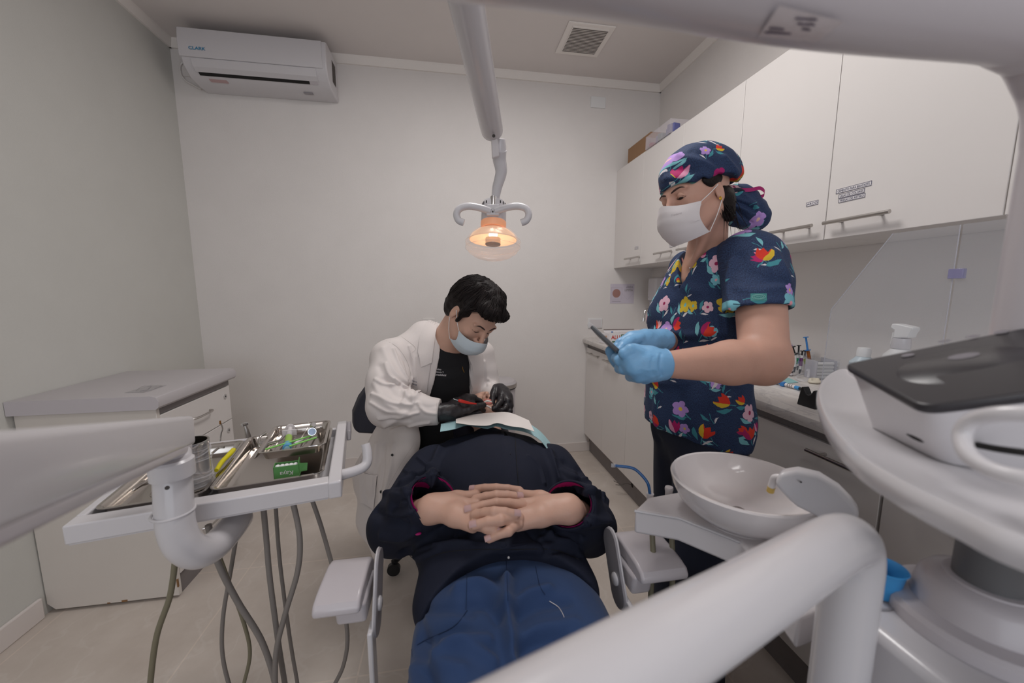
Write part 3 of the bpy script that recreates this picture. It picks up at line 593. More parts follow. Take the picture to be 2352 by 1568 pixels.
# handpieces standing in holders at the back of the table
ho = thing('air_syringe', 'thin steel air-water syringe nozzle standing behind the canister', 'syringe', at(506, 1010, Y=1.25))
mk('nozzle', tube(spline([at(505, 1020, Y=1.25), at(508, 995, Y=1.25), at(511, 984, Y=1.25), at(506, 970, Y=1.24)], 5), .0022, 10), 'chrome', ho); mk('brass_tip', cyl(at(506, 974, Y=1.24), at(505.5, 966, Y=1.24), .0024), mat('brass', (180, 130, 80), .3, metal=1), ho)
ho = thing('dental_handpiece', 'pale steel turbine handpiece standing upright at the back of the instrument table', 'handpiece', at(568, 1000, Y=1.25))
mk('head', lathe([(.0075, -.004), (.0095, -.003), (.0095, .003), (.0075, .004)], at(562, 974, Y=1.25), cvec(-.1, 1, .2), 20), 'chrome', ho)
mk('body', tube([at(562, 975, Y=1.25), at(566, 986, Y=1.25), at(570, 1003, Y=1.25), at(572, 1030, Y=1.25)], [.0045, .006, .0085, .0085], 18), 'steel', ho)
# hoses
hoses = [([(605, 1165), (612, 1240), (620, 1330), (640, 1480), (655, 1575), (662, 1640)], .0065, .96, 'hose'), ([(633, 1160), (640, 1260), (650, 1350), (668, 1480), (684, 1575), (690, 1640)], .0048, 1.02, 'hose'),
         ([(672, 1150), (688, 1230), (684, 1310), (655, 1410), (634, 1500), (632, 1600)], .0062, .90, 'hose'), ([(714, 1140), (738, 1210), (765, 1305), (790, 1400), (798, 1470), (788, 1530), (765, 1580), (745, 1640)], .0055, 1.0, 'hose'),
         ([(478, 1205), (500, 1290), (545, 1380), (600, 1470), (630, 1560), (640, 1640)], .0068, .92, 'hose'), ([(402, 1290), (390, 1370), (360, 1460), (345, 1570), (342, 1640)], .0058, .86, 'hose2'),
         ([(545, 1220), (530, 1310), (512, 1420), (512, 1510), (535, 1600), (560, 1660)], .005, 1.02, 'hose'), ([(490, 1240), (520, 1320), (560, 1430), (574, 1500), (560, 1570), (540, 1640)], .0045, .98, 'hose2')]
hl = ['thickest grey hose hanging straight down from the middle of the instrument table', 'thin grey hose just right of the thickest one under the table', 'grey hose bowing right then back under the front rail of the table', 'grey hose hanging beside the left armrest', 'grey hose slanting from the bent tube to the bottom of the picture', 'olive hose hanging leftmost below the bent tube', 'thin grey hose curving down behind the bent tube', 'olive hose curving down beside the slanting grey hose']
for (p, r, y, m), lab in zip(hoses, hl):
    tag(mk('hose', tube(spline([at(a, b, Y=y) for a, b in p], 8), r, 12), m), lab, 'hose', 'hoses hanging under the instrument table')

# ---- patient chair
PC = Vector((.118, .9, 0))
ch = thing('dental_chair', 'reclined dental chair with grey shell and armrests under the lying patient', 'dental chair', (.12, .7, 0))
def plank(pts, w, th, name, m, bev=.02):
    """padded slab following a side profile (y, z)"""
    P = spline([(0, a, b) for a, b in pts], 6); V = []
    for i, p in enumerate(P):
        d = (P[min(i+1, len(P)-1)]-P[max(i-1, 0)]).normalized(); nr = Vector((0, -d.z, d.y))
        for s, h in ((-w, 0), (w, 0), (w, -th), (-w, -th)): V.append((.12+s, p.y+nr.y*h, p.z+nr.z*h))
    F = [(i*4+k, i*4+(k+1) % 4, (i+1)*4+(k+1) % 4, (i+1)*4+k) for i in range(len(P)-1) for k in range(4)]+[(0, 1, 2, 3), tuple(range(len(V)-4, len(V)))]
    return mk(name, (V, F), m, ch, bevel=bev, seg=3)
plank([(-.35, .40), (0, .45), (.35, .47), (.62, .475)], .20, .07, 'seat_cushion', 'navyleather')
plank([(.66, .48), (.8, .50), (1.0, .56), (1.28, .625)], .19, .06, 'back_cushion', 'navyleather')
plank([(.66, .42), (.8, .438), (1.0, .498), (1.28, .562)], .215, .03, 'back_shell', 'grayplast', .008)
plank([(-.35, .33), (0, .38), (.35, .40), (.64, .405)], .21, .04, 'seat_shell', 'grayplast', .01)
plank([(1.34, .66), (1.42, .69), (1.53, .71)], .11, .05, 'headrest', 'navyleather')
mk('headrest_bar', cyl((.12, 1.24, .56), (.12, 1.4, .66), .012), 'steel', ch)
mk('column', box(-.02, .26, .2, .55, .06, .38), 'grayplast2', ch, bevel=.03, seg=3)
mk('base_plate', box(-.12, .36, -.1, .8, 0, .06), 'grayplast', ch, bevel=.02, seg=3)
def armrest(s, mirror):
    """s: dict of room points"""
    pass
def pad(side, cx, yf, yb, z, w=.037):
    # side profile of the pad (y, z): flat top with a rounded nose and a back that curls down
    out = [(yf, z-.022), (yf-.003, z-.010), (yf+.006, z+.002), (yf+.03, z+.008), (yf+.07, z+.010), (yb-.03, z+.010), (yb-.008, z+.004), (yb+.012, z-.014), (yb+.022, z-.04), (yb+.006, z-.044), (yb-.012, z-.030), (yf+.07, z-.022), (yf+.03, z-.028)]
    a = mk('armrest', prism([(cx-w, y, q) for y, q in out], (2*w, 0, 0)), 'grayplast', ch, bevel=.012, seg=4)
    mk('armrest_body', prism([(cx-w*.25, yf+.02, z-.02), (cx-w*.25, yb, z-.03), (cx-w*.25, yb, z-.075), (cx-w*.25, yf+.03, z-.07)], (w*(1.35 if side > 0 else .85)*side, 0, 0)), 'grayplast', a, bevel=.008, seg=3)
    px = cx+side*(w+.016)
    P = rrect(0, 0, .036, .082, .034, 8); an = -.5
    pl_ = [Vector((px, (yf+yb)/2+.015+a_*math.cos(an)-b_*math.sin(an), z-.045+a_*math.sin(an)+b_*math.cos(an))) for a_, b_ in P]
    mk('side_plate', prism(pl_, (.006*side, 0, 0)), 'grayplast2', a, bevel=.002); mk('plate_rim', tube(pl_[::2], .002, 6, closed=True), 'plast', a)
    kc = Vector((px+.006*side, (yf+yb)/2+.0, z-.062)); mk('knob', lathe([(.014, 0), (.014, .003), (.010, .006), (0, .006)], kc, (side, 0, 0), 24), 'plast', a)
    mk('armrest_post', obox((px-.004*side, yf+.03, z-.22), (1, 0, 0), (0, 1, 0), (0, 0, 1), .005, .018, .14), 'plast', a, bevel=.003)
pad(1, -.222, .690, .825, .662, .043)
pad(-1, .432, .655, .80, .672, .053)

# ---- spittoon and unit
un = thing('dental_unit', 'white dental water unit with a flat ledge standing right of the patient chair', 'dental unit', (.6, .4, 0))
def U(px, py, Z): return at(px, py, Z=Z)
led = [U(1457, 1178, .795), U(1488, 1143, .80), U(1560, 1130, .80), U(1700, 1110, .80), U(1900, 1200, .80), (.60, .42, .80), (.47, .40, .80), U(1700, 1245, .80), U(1560, 1190, .80)]
led = [Vector((p[0], p[1], .80)) for p in led]
mk('ledge', prism([p-Vector((0, 0, .05)) for p in led], (0, 0, .052)), 'plast2', un, bevel=.006, seg=3)
mk('ledge_lip', tube([p+Vector((0, 0, 0)) for p in (led[0], led[8], led[7])], .003, 8), 'plast', un)
bc = at(1702, 1098, .745); bc = Vector((bc.x, bc.y, .885)); R = .127
mk('upper_block', box(.468, .90, .12, .385, .60, .87), 'plast', un, bevel=.012, seg=3)
mk('tower', box(.50, .90, .08, .38, 0, .60), 'plast2', un, bevel=.01)
mk('tray_recess', tube([at(x, y, Z=.8712) for x, y in ((2075, 1338), (2092, 1360), (2095, 1375), (2085, 1388), (2040, 1400), (1990, 1398))], .0012, 6), 'grayplast2', un)
bowl = thing('spittoon_bowl', 'white ceramic spittoon bowl on the unit ledge', 'bowl', bc)
mk('bowl', lathe([(.0, -.066), (.045, -.064), (.085, -.048), (.108, -.025), (.120, .0), (.1255, .001), (.1275, -.002), (.1235, -.02), (.112, -.044), (.09, -.066), (.062, -.078), (.055, -.084), (.0, -.084)], bc, n=64, cap=False), 'ceramic', bowl)
mk('bowl_foot', lathe([(.066, 0), (.06, .004), (.056, .012), (0, .012)], (bc.x, bc.y, .802), n=48), 'plast2', bowl)
mk('drain', lathe([(.014, 0), (.012, .002), (0, .002)], (bc.x, bc.y, .8195), n=24), 'steel', bowl)
fn = thing('rinse_spout', 'white curved fin with water spout reaching over the rim of the spittoon bowl', 'spout', (.6, .5, .85))
fp0 = [(1778, 1112), (1790, 1088), (1830, 1082), (1880, 1094), (1925, 1122), (1955, 1152), (1975, 1180), (1960, 1230), (1900, 1200), (1830, 1165), (1812, 1150), (1795, 1132)]
fz = .62
fv = [at(x, y, fz-.03*(x-1780)/200) for x, y in fp0]
mk('fin', prism(fv, (.022, .018, 0)), 'plast', fn, bevel=.006, seg=3)
mk('spout', tube(spline([at(1795, 1096, .628), at(1780, 1096, .635), at(1775, 1108, .64), at(1770, 1122, .645)], 5), .0055, 14), 'plast2', fn)
mk('brass_tip', cyl(at(1772, 1117, .643), at(1769, 1128, .647), .0058), mat('brass_yellow', (205, 175, 95), .4, metal=.4), fn)
mk('fin_screw', cyl(at(1840, 1107, .61), at(1840, 1107, .604), .0013), 'dark', fn)
se = thing('saliva_ejector', 'blue disposable suction tube with clear tip bent towards the patient', 'suction tube', at(1492, 1140, .86))
eb = at(1493, 1138, .87)
mk('tube', tube(spline([eb, at(1488, 1110, .87), at(1468, 1085, .88), at(1450, 1074, .885), at(1420, 1070, .89), at(1412, 1069, .89)], 8), .0034, 12), mat('blue_tube', (40, 92, 150), .25, coat=.5), se)
mk('clear_tip', [cyl(at(1414, 1069, .89), at(1404, 1068.5, .892), .0046)], 'film', se)
mk('holder', lathe([(.0085, 0), (.0075, -.006), (.006, -.03)], eb+Vector((0, 0, .005)), n=20), 'plast2', se)
s2 = thing('suction_handpiece', 'short white suction handpiece parked beside the spittoon bowl', 'suction handpiece', at(1537, 1120, .86))
e2 = at(1537, 1118, .88); mk('tip', lathe([(.0, .0), (.0085, .0), (.0095, -.004), (.008, -.012), (.0075, -.05)], e2, n=20), 'plast2', s2)
for x, y0, y1 in ((1497, 1205, 1225), (1543, 1225, 1270)):
    p0, p1 = at(x, y0, .86), at(x+3, y1+40, .84); tag(mk('suction_hose', tube([p0, p1, p1-Vector((0, 0, .4))], .006, 12), 'hose2'), ['olive hose under the tip of the unit ledge', 'olive hose under the ledge next to the armrest'][x > 1500], 'hose')
bl = thing('plastic_cup', 'blue plastic cup standing on the unit behind the white post', 'cup', (.55, .36, .87))
c0 = at(2034, 1305, .475); c0 = Vector((c0.x, c0.y, .872))
mk('cup', lathe([(0, .002), (.014, .0), (.0195, .034), (.022, .037), (.021, .038), (.0185, .034), (.0135, .003), (0, .003)], c0, n=36, cap=False), mat('blue_cup_plastic', (66, 150, 212), .3), bl)

# ---- console (right foreground)
co = thing('console_tray', 'large blurred rounded white console tray at the right edge', 'console', (.68, .25, 1.08))
cx, cy = .64, .30
rim = [at(x, y, Z=1.093) for x, y in ((1935, 853), (1896, 870), (1876, 905), (1890, 965), (1950, 1045), (2060, 1120), (2200, 1192), (2352, 1262))]
rim = rim+[Vector((rim[-1].x+.03, rim[-1].y-.06, 1.093)), Vector((.55, .02, 1.093)), Vector((.8, .05, 1.093)), Vector((.93, .25, 1.093)), Vector((.88, .45, 1.093)), Vector((.74, .55, 1.093))]
rp = spline(rim, 8, closed=True); nr_ = len(rp)
def off(k, z): return [(p.x+(cx-p.x)*k, p.y+(cy-p.y)*k, z) for p in rp]
lv = [off(.25, 1.068), off(.06, 1.070), off(.015, 1.077), off(0, 1.088), off(.0, 1.094), off(.012, 1.099), off(.035, 1.098), off(.07, 1.0925), off(.3, 1.091)]
Vt = [p for l in lv for p in l]; Ft = [(i*nr_+k, i*nr_+(k+1) % nr_, (i+1)*nr_+(k+1) % nr_, (i+1)*nr_+k) for i in range(len(lv)-1) for k in range(nr_)]+[tuple(range(nr_)), tuple(range((len(lv)-1)*nr_, len(lv)*nr_))]
mk('tray', (Vt, Ft), 'plast', co)
pa, pb, pc_, pd = at(1935, 835, .45), at(2420, 738, .37), at(2115, 935, .335), at(2440, 892, .29)
nv = (pb-pa).cross(pc_-pa).normalized()
if nv.z < 0: nv = -nv
quad = [pa, pb, pd, pc_]
def inset(k, h): 
    c = (pa+pb+pc_+pd)/4; return [c+(p-c)*k+nv*h for p in quad]
def rquad(q, r, n=6):
    out = []
    for i in range(4):
        a, b, c = q[i-1], q[i], q[(i+1) % 4]; u = (a-b).normalized()*r; v = (c-b).normalized()*r
        for k in range(n+1):
            t_ = k/n; out.append(b+u*(1-t_)**2+v*t_**2)
    return out
mk('keypad', prism([p-nv*.009 for p in rquad(quad, .012)], nv*.009), 'panelblack', co, bevel=.003, seg=3)
hs = [[p-nv*.0095 for p in rquad(inset(.97, 0), .014)], [p-nv*.018 for p in rquad(inset(.95, 0), .014)]]
low = rquad(inset(.93, 0), .014); low = [Vector((p.x+(cx-p.x)*.16, p.y+(cy-p.y)*.1, 1.092)) for p in low]
hs.append(low); n_ = len(low)
V = [tuple(p) for h in hs for p in h]; F = [(i*n_+k, i*n_+(k+1) % n_, (i+1)*n_+(k+1) % n_, (i+1)*n_+k) for i in range(2) for k in range(n_)]+[tuple(range(n_))]
mk('console_body', (V, F), 'plast', co)
km = mat('grey_icons', (120, 116, 122), .5)
def kp(u, v, h=.0003): return (pa*(1-u)*(1-v)+pb*u*(1-v)+pc_*(1-u)*v+pd*u*v)+nv*h
kx = (kp(.6, .5)-kp(.4, .5)).normalized(); ky = nv.cross(kx)
mk('raised_oval', lathe([(.04, 0), (.038, .0014), (0, .0016)], kp(.55, .48, -.0008), nv, 48, sx=1.25, sy=.95, xdir=kx), 'panelblack', co)
for (x, y) in ((2170, 783), (2234, 772), (2300, 762), (2085, 815), (2095, 838), (2175, 852)):
    d = _f+_r*(x-1176)/FPX-_u*(y-784)/FPX; zz_ = (pa+nv*.0012-Vector(CP)).dot(nv)/Vector(d).dot(nv); c = Vector(CP)+Vector(d)*zz_
    mk('key_mark', lathe([(.0038, 0), (0, .0003)], c, nv, 16, sx=1.4, xdir=kx), km, co)
d = _f+_r*(2213-1176)/FPX-_u*(817-784)/FPX; c = Vector(CP)+Vector(d)*((pa+nv*.0018-Vector(CP)).dot(nv)/Vector(d).dot(nv))
mk('key_mark', lathe([(.0085, 0), (0, .0003)], c, nv, 20, sx=1.3, sy=.7, xdir=kx), km, co)
gp = [at(x, y, z) for x, y, z in ((2420, 952, .25), (2300, 950, .27), (2235, 965, .285), (2210, 1000, .29), (2225, 1045, .28), (2280, 1080, .265), (2360, 1100, .25), (2440, 1110, .24))]
mk('grab_handle', tube(spline(gp, 6), .0055, 14), 'plast', co)
mk('slot', tube(spline([at(1990, 898, .47), at(2040, 950, .43), (at(2100, 1003, .375)), at(2170, 1018, .35), at(2205, 1022, .34)], 5), .0025, 8), 'dark', co)
mk('slot', tube(spline([at(2246, 1022, .33), at(2300, 1032, .31), at(2400, 1045, .28)], 5), .0028, 8), 'dark', co)
light('lamp_spot', 'SPOT', tuple(LP+ax*.03), (.146, 1.42, .83), 3.2, (1, .86, .72), spot_size=.34, spot_blend=.6, shadow_soft_size=.03)
light('lamp_glow', 'POINT', tuple(LP-ax*.075+Vector((0, -.055, 0))), (0, 0, 0), .35, (1, .62, .38), shadow_soft_size=.02) if 0 else None
light('lamp_bulb_light', 'POINT', tuple(LP+ax*.004), (0, 0, 0), .9, (1, .72, .5), shadow_soft_size=.012)
# ================================================================== BODY MODELLING (distance fields -> one continuous skin)
from mathutils.bvhtree import BVHTree
def _np(v): return np.array([v[0], v[1], v[2]], dtype=np.float64)
def smin(a, b, k):
    if k <= 0: return np.minimum(a, b)
    h = np.clip(.5+.5*(b-a)/k, 0, 1); return b*(1-h)+a*h-k*h*(1-h)
class Form:
    def __init__(self): self.ops = []; self.lo = np.full(3, 1e9); self.hi = -self.lo
    def _ext(self, *pts, r=0):
        for p in pts: self.lo = np.minimum(self.lo, _np(p)-r); self.hi = np.maximum(self.hi, _np(p)+r)
    def cone(self, a, b, r1, r2=None, k=.02, sub=False):
        a, b = _np(a), _np(b); r2 = r1 if r2 is None else r2; ba = b-a; L2 = max(float(ba@ba), 1e-12)
        def f(P):
            t = np.clip(((P-a)@ba)/L2, 0, 1); q = P-a-t[..., None]*ba; return np.sqrt((q*q).sum(-1))-(r1+(r2-r1)*t)
        self.ops.append(('s' if sub else 'u', f, k))
        if not sub: self._ext(a, b, r=max(r1, r2))
        return self
    def chain(self, pts, rs, k=.012, sub=False):
        for i in range(len(pts)-1): self.cone(pts[i], pts[i+1], rs[i], rs[i+1], k, sub)
        return self
    def ell(self, c, r, axes=None, k=.02, sub=False):
        c = _np(c); r = np.array(r, float); A = np.eye(3) if axes is None else np.array([_np(Vector(x).normalized()) for x in axes])
        def f(P):
            q = (P-c)@A.T; k0 = np.sqrt(((q/r)**2).sum(-1)); k1 = np.sqrt(((q/r**2)**2).sum(-1)); return k0*(k0-1)/np.maximum(k1, 1e-9)
        self.ops.append(('s' if sub else 'u', f, k))
        if not sub: self._ext(c, r=float(r.max()))
        return self
    def slab(self, c, h, axes, rad=.005, k=.01, sub=False):
        c = _np(c); h = np.array(h, float)-rad; A = np.array([_np(Vector(x).normalized()) for x in axes])
        def f(P):
            q = np.abs((P-c)@A.T)-h; return np.sqrt((np.maximum(q, 0)**2).sum(-1))+np.minimum(q.max(-1), 0)-rad
        self.ops.append(('s' if sub else 'u', f, k))
        if not sub: self._ext(c, r=float(np.linalg.norm(h)+rad))
        return self
    def cut(self, p, n, k=.0):
        """throw away what lies on the side n points to"""
        p, n = _np(p), _np(Vector(n).normalized())
        self.ops.append(('i', lambda P: (P-p)@n, k)); return self
    def fn(self, kind, f, k=0): self.ops.append((kind, f, k)); return self
    def evalp(self, P, masks=None, band=None):
        D = np.full(P.shape[:-1], 1., dtype=np.float64)
        return self._run(P, D)
    def _run(self, P, D):
        for kind, f, k in self.ops:
            d = f(P)
            if kind == 'u': D = smin(D, d, k)
            elif kind == 's': D = -smin(-D, d, k)
            else: D = -smin(-D, -d, k)
        return D
    def build(self, vox=.004, pad=.012):
        lo = self.lo-pad; hi = self.hi+pad; B = 8
        nb = np.ceil((hi-lo)/(vox*B)).astype(int)+1; N = nb*B
        # coarse pass at block centres
        ix = np.stack(np.meshgrid(*[np.arange(n) for n in nb], indexing='ij'), -1).reshape(-1, 3)
        cen = lo+(ix+.5)*B*vox-.5*vox; diag = B*vox*.87+vox
        dc = self._run(cen, np.full(len(cen), 1.))
        act = np.abs(dc) < diag*1.6+.012
        G = np.empty(tuple(N), np.float32).reshape(nb[0], B, nb[1], B, nb[2], B)
        G = G.transpose(0, 2, 4, 1, 3, 5)
        for i, j, k in ix[~act]: G[i, j, k] = 0
        G2 = np.where(dc > 0, 1., -1.).reshape(tuple(nb)); G[...] = G2[..., None, None, None]
        loc = np.stack(np.meshgrid(*[np.arange(B)]*3, indexing='ij'), -1)*vox
        ai = ix[act]; cb = cen[act]; org = lo+ai*B*vox
        CH_ = 400
        for s in range(0, len(ai), CH_):
            o = org[s:s+CH_]; P = o[:, None, None, None, :]+loc[None]; D = np.full(P.shape[:-1], 1.)
            for kind, f, k in self.ops:
                m = None
                if kind == 'u':
                    d0 = f(cb[s:s+CH_]); m = d0 < diag*3+k+.01
                elif kind == 's':
                    d0 = f(cb[s:s+CH_]); m = d0 < diag*1.5+k+.01
                if m is not None:
                    if not m.any(): continue
                    d = f(P[m]); D[m] = smin(D[m], d, k) if kind == 'u' else -smin(-D[m], d, k)
                else:
                    D = -smin(-D, -f(P), k)
            a = ai[s:s+CH_]; G[a[:, 0], a[:, 1], a[:, 2]] = D
        F = G.transpose(0, 3, 1, 4, 2, 5).reshape(tuple(N))
        return nets(F, lo, vox)
def nets(F, lo, vox):
    S_ = F < 0; nx, ny, nz = F.shape
    c = np.zeros((nx-1, ny-1, nz-1), np.int8)
    for dx in (0, 1):
        for dy in (0, 1):
            for dz in (0, 1): c += S_[dx:nx-1+dx, dy:ny-1+dy, dz:nz-1+dz]
    A = np.argwhere((c > 0) & (c < 8)); idx = np.full(c.shape, -1, np.int64); idx[A[:, 0], A[:, 1], A[:, 2]] = np.arange(len(A))
    acc = np.zeros((len(A), 3)); cnt = np.zeros(len(A))
    cor = [(0, 0, 0), (1, 0, 0), (0, 1, 0), (1, 1, 0), (0, 0, 1), (1, 0, 1), (0, 1, 1), (1, 1, 1)]
    val = [F[A[:, 0]+x, A[:, 1]+y, A[:, 2]+z].astype(float) for x, y, z in cor]
    for i in range(8):
        for j in range(i+1, 8):
            df = [cor[j][q]-cor[i][q] for q in range(3)]
            if sum(map(abs, df)) != 1: continue
            m = (val[i] < 0) != (val[j] < 0); den = np.where(np.abs(val[i]-val[j]) < 1e-12, 1, val[i]-val[j]); t = np.where(m, val[i]/den, 0)
            p = np.array(cor[i])+t[:, None]*np.array(df); acc += np.where(m[:, None], p, 0); cnt += m
    V = lo+(A+acc/cnt[:, None])*vox
    Fc = []
    for ax in range(3):
        sl0 = [slice(None)]*3; sl1 = [slice(None)]*3; sl0[ax] = slice(0, -1); sl1[ax] = slice(1, None)
        a, b = S_[tuple(sl0)], S_[tuple(sl1)]; E = np.argwhere(a != b)
        o1, o2 = [(1, 2), (2, 0), (0, 1)][ax]
        ok = (E[:, o1] > 0) & (E[:, o2] > 0) & (E[:, o1] < F.shape[o1]-1) & (E[:, o2] < F.shape[o2]-1); E = E[ok]
        q = []
        for u, w in ((0, 0), (1, 0), (1, 1), (0, 1)):
            e = E.copy(); e[:, o1] -= u; e[:, o2] -= w; q.append(idx[e[:, 0], e[:, 1], e[:, 2]])
        Q = np.stack(q, 1); flip = ~a[E[:, 0], E[:, 1], E[:, 2]]; Q[flip] = Q[flip][:, ::-1]; Fc.append(Q)
    Q = np.concatenate(Fc); Q = Q[(Q >= 0).all(1)]
    return V, Q[:, ::-1]
def vnormals(V, Q):
    n = np.cross(V[Q[:, 2]]-V[Q[:, 0]], V[Q[:, 3]]-V[Q[:, 1]]); N = np.zeros_like(V)
    for i in range(4): np.add.at(N, Q[:, i], n)
    return N/np.maximum(np.linalg.norm(N, axis=1), 1e-12)[:, None]
def relax(V, Q, it=2, w=.5):
    for _ in range(it):
        A = np.zeros_like(V); c = np.zeros(len(V))
        for i in range(4):
            np.add.at(A, Q[:, i], V[Q[:, (i+1) % 4]]); np.add.at(A, Q[:, i], V[Q[:, (i+3) % 4]]); np.add.at(c, Q[:, i], 2)
        V = V*(1-w)+w*A/np.maximum(c, 1)[:, None]
    return V
class Skin:
    """mesh of a form, with its search tree for draping details over it"""
    def __init__(self, form, vox=.004, folds=(), noise=0, nscale=(30, 30, 30), it=1, nseed=0):
        V, Q = form.build(vox)
        if it: V = relax(V, Q, it)
        if len(folds) or noise:
            N = vnormals(V, Q); D = np.zeros(len(V)); self.V = V; self.bvh = BVHTree.FromPolygons([tuple(v) for v in V], [tuple(int(x) for x in q) for q in Q])
            for pts, w, h in folds:
                P = spline(pts, 5) if len(pts) > 2 else [Vector(p) for p in pts]
                if len(pts[0]) == 2: P = [self.hit(q.x, q.y, 0) for q in spline([(a, b, 0) for a, b in pts], 5)]
                best = np.full(len(V), 1e9)
                for i in range(len(P)-1):
                    a, b = _np(P[i]), _np(P[i+1]); ba = b-a; t = np.clip(((V-a)@ba)/max(ba@ba, 1e-12), 0, 1); q = V-a-t[:, None]*ba
                    best = np.minimum(best, (q*q).sum(1))
                D += h*np.exp(-best/w**2)
            if noise:
                s = np.array(nscale); W_ = V*s; r_ = np.random.RandomState(nseed); n = np.zeros(len(V))
                for k in range(6):
                    d = r_.normal(size=3); d /= np.linalg.norm(d); f = 1+.7*k; e = r_.normal(size=3)
                    n += np.sin((W_@d)*f+1.6*np.sin((W_@e)*.6+k)+k*2.1)/f**.8
                D += noise*n*.5
            V = V+N*D[:, None]
        self.V, self.Q = V, Q; self.bvh = BVHTree.FromPolygons([tuple(v) for v in V], [tuple(int(x) for x in q) for q in Q])
    def obj(self, name, m, parent, uv=None, **k):
        o = parent['_o'] if parent is not None else (0, 0, 0); me = bpy.data.meshes.new(name); V = self.V-np.array(o); Q = self.Q
        me.vertices.add(len(V)); me.vertices.foreach_set('co', V.astype(np.float32).ravel())
        me.loops.add(len(Q)*4); me.loops.foreach_set('vertex_index', Q.astype(np.int32).ravel())
        me.polygons.add(len(Q)); me.polygons.foreach_set('loop_start', np.arange(0, len(Q)*4, 4, dtype=np.int32)); me.polygons.foreach_set('loop_total', np.full(len(Q), 4, np.int32))
        me.update(calc_edges=True); me.validate(); me.polygons.foreach_set('use_smooth', [True]*len(me.polygons))
        if uv is not None:
            U_ = uv(self.V); l = me.uv_layers.new(name='UVMap'); l.data.foreach_set('uv', U_[Q.ravel()].astype(np.float32).ravel())
        me.materials.append(MT[m] if isinstance(m, str) else m)
        ob = bpy.data.objects.new(name, me); COL.objects.link(ob); ob['_o'] = o
        if parent is not None: ob.parent = parent
        return ob
    def hit(self, px, py, off=.001, zf=None):
        d = Vector(_f+_r*(px-1176)/FPX-_u*(py-784)/FPX)
        p, n, i, t = self.bvh.ray_cast(Vector(CP), d.normalized())
        if p is None:
            q = Vector(CP)+d*(zf or self.zf()); p, n, i, t = self.bvh.find_nearest(q)
            if n.dot(d) > 0: n = -n
            return p+n*off
        if n.dot(d) > 0: n = -n
        return p+n*off
    def zf(self): return float(((self.V-CP)@_f).mean())
def drape(skins, top, bot, nu, nv, off=.001, th=.001, fn=None, zf=None):
    """a thin cloth between two outlines, laid on the nearest of the given skins; returns (verts, faces)"""
    if not isinstance(skins, (list, tuple)): skins = [skins]
    def samp(pl, n):
        P = [Vector((a, b, 0)) for a, b in pl]; P = spline(P, 6) if len(P) > 2 else [P[0].lerp(P[1], t/8) for t in range(9)]
        L = np.concatenate([[0], np.cumsum([(P[i+1]-P[i]).length for i in range(len(P)-1)])]); t = np.linspace(0, L[-1], n)
        return [(np.interp(s, L, [p.x for p in P]), np.interp(s, L, [p.y for p in P])) for s in t]
    a, b = samp(top, nu), samp(bot, nu); rows = []
    for j in range(nv):
        v = j/(nv-1); row = []
        for i in range(nu):
            x, y = a[i][0]*(1-v)+b[i][0]*v, a[i][1]*(1-v)+b[i][1]*v; o = off+(fn(i/(nu-1), v) if fn else 0)
            c = [s.hit(x, y, o, zf) for s in skins]; row.append(min(c, key=lambda q: (q-Vector(CP)).length))
        rows.append(row)
    V, F = sheet(rows); n = len(V); vv = [Vector(CP)-Vector(p) for p in V]
    V2 = [tuple(Vector(p)-w.normalized()*th) for p, w in zip(V, vv)]
    edge = [i for i in range(nu)]+[r*nu+nu-1 for r in range(1, nv)]+[(nv-1)*nu+i for i in range(nu-2, -1, -1)]+[r*nu for r in range(nv-2, 0, -1)]
    F2 = F+[tuple(n+i for i in f[::-1]) for f in F]+[(edge[i], edge[(i+1) % len(edge)], n+edge[(i+1) % len(edge)], n+edge[i]) for i in range(len(edge))]
    return V+V2, F2
def seam(skin, pts, r=.0009, off=.0005, k=5):
    P = spline([Vector((a, b, 0)) for a, b in pts], k) if len(pts) > 2 else [Vector((pts[0][0]+(pts[1][0]-pts[0][0])*t/8, pts[0][1]+(pts[1][1]-pts[0][1])*t/8, 0)) for t in range(9)]
    return tube([skin.hit(p.x, p.y, off) for p in P], r, 6)
def stitched(txt, skin, px, py, ang, h, m, parent, name='embroidery', sq=1, off=.0012, bold=0):
    c = bpy.data.curves.new('t', 'FONT'); c.body = txt; c.size = 1; c.offset = bold; ob = bpy.data.objects.new('t', c); COL.objects.link(ob); bpy.context.view_layer.update()
    me = bpy.data.meshes.new_from_object(ob.evaluated_get(bpy.context.evaluated_depsgraph_get())); bpy.data.objects.remove(ob)
    ca, sa = math.cos(ang), math.sin(ang); V = []
    for p in me.vertices:
        a, b = p.co.x*h*sq, p.co.y*h; V.append(tuple(skin.hit(px+a*ca+b*sa, py+a*sa-b*ca, off)))
    F = [tuple(p.vertices) for p in me.polygons]; bpy.data.meshes.remove(me)
    return mk(name, (V, F), m, parent, smooth=False)
def hand(F, wrist, palm_dir, back_n, fingers, thumb, s=1., rp=.0085, k=.006):
    """wrist point, direction towards the knuckles, back-of-hand normal; fingers = 4 lists of joints given from knuckle on (lateral offsets handled by caller)"""
    pass

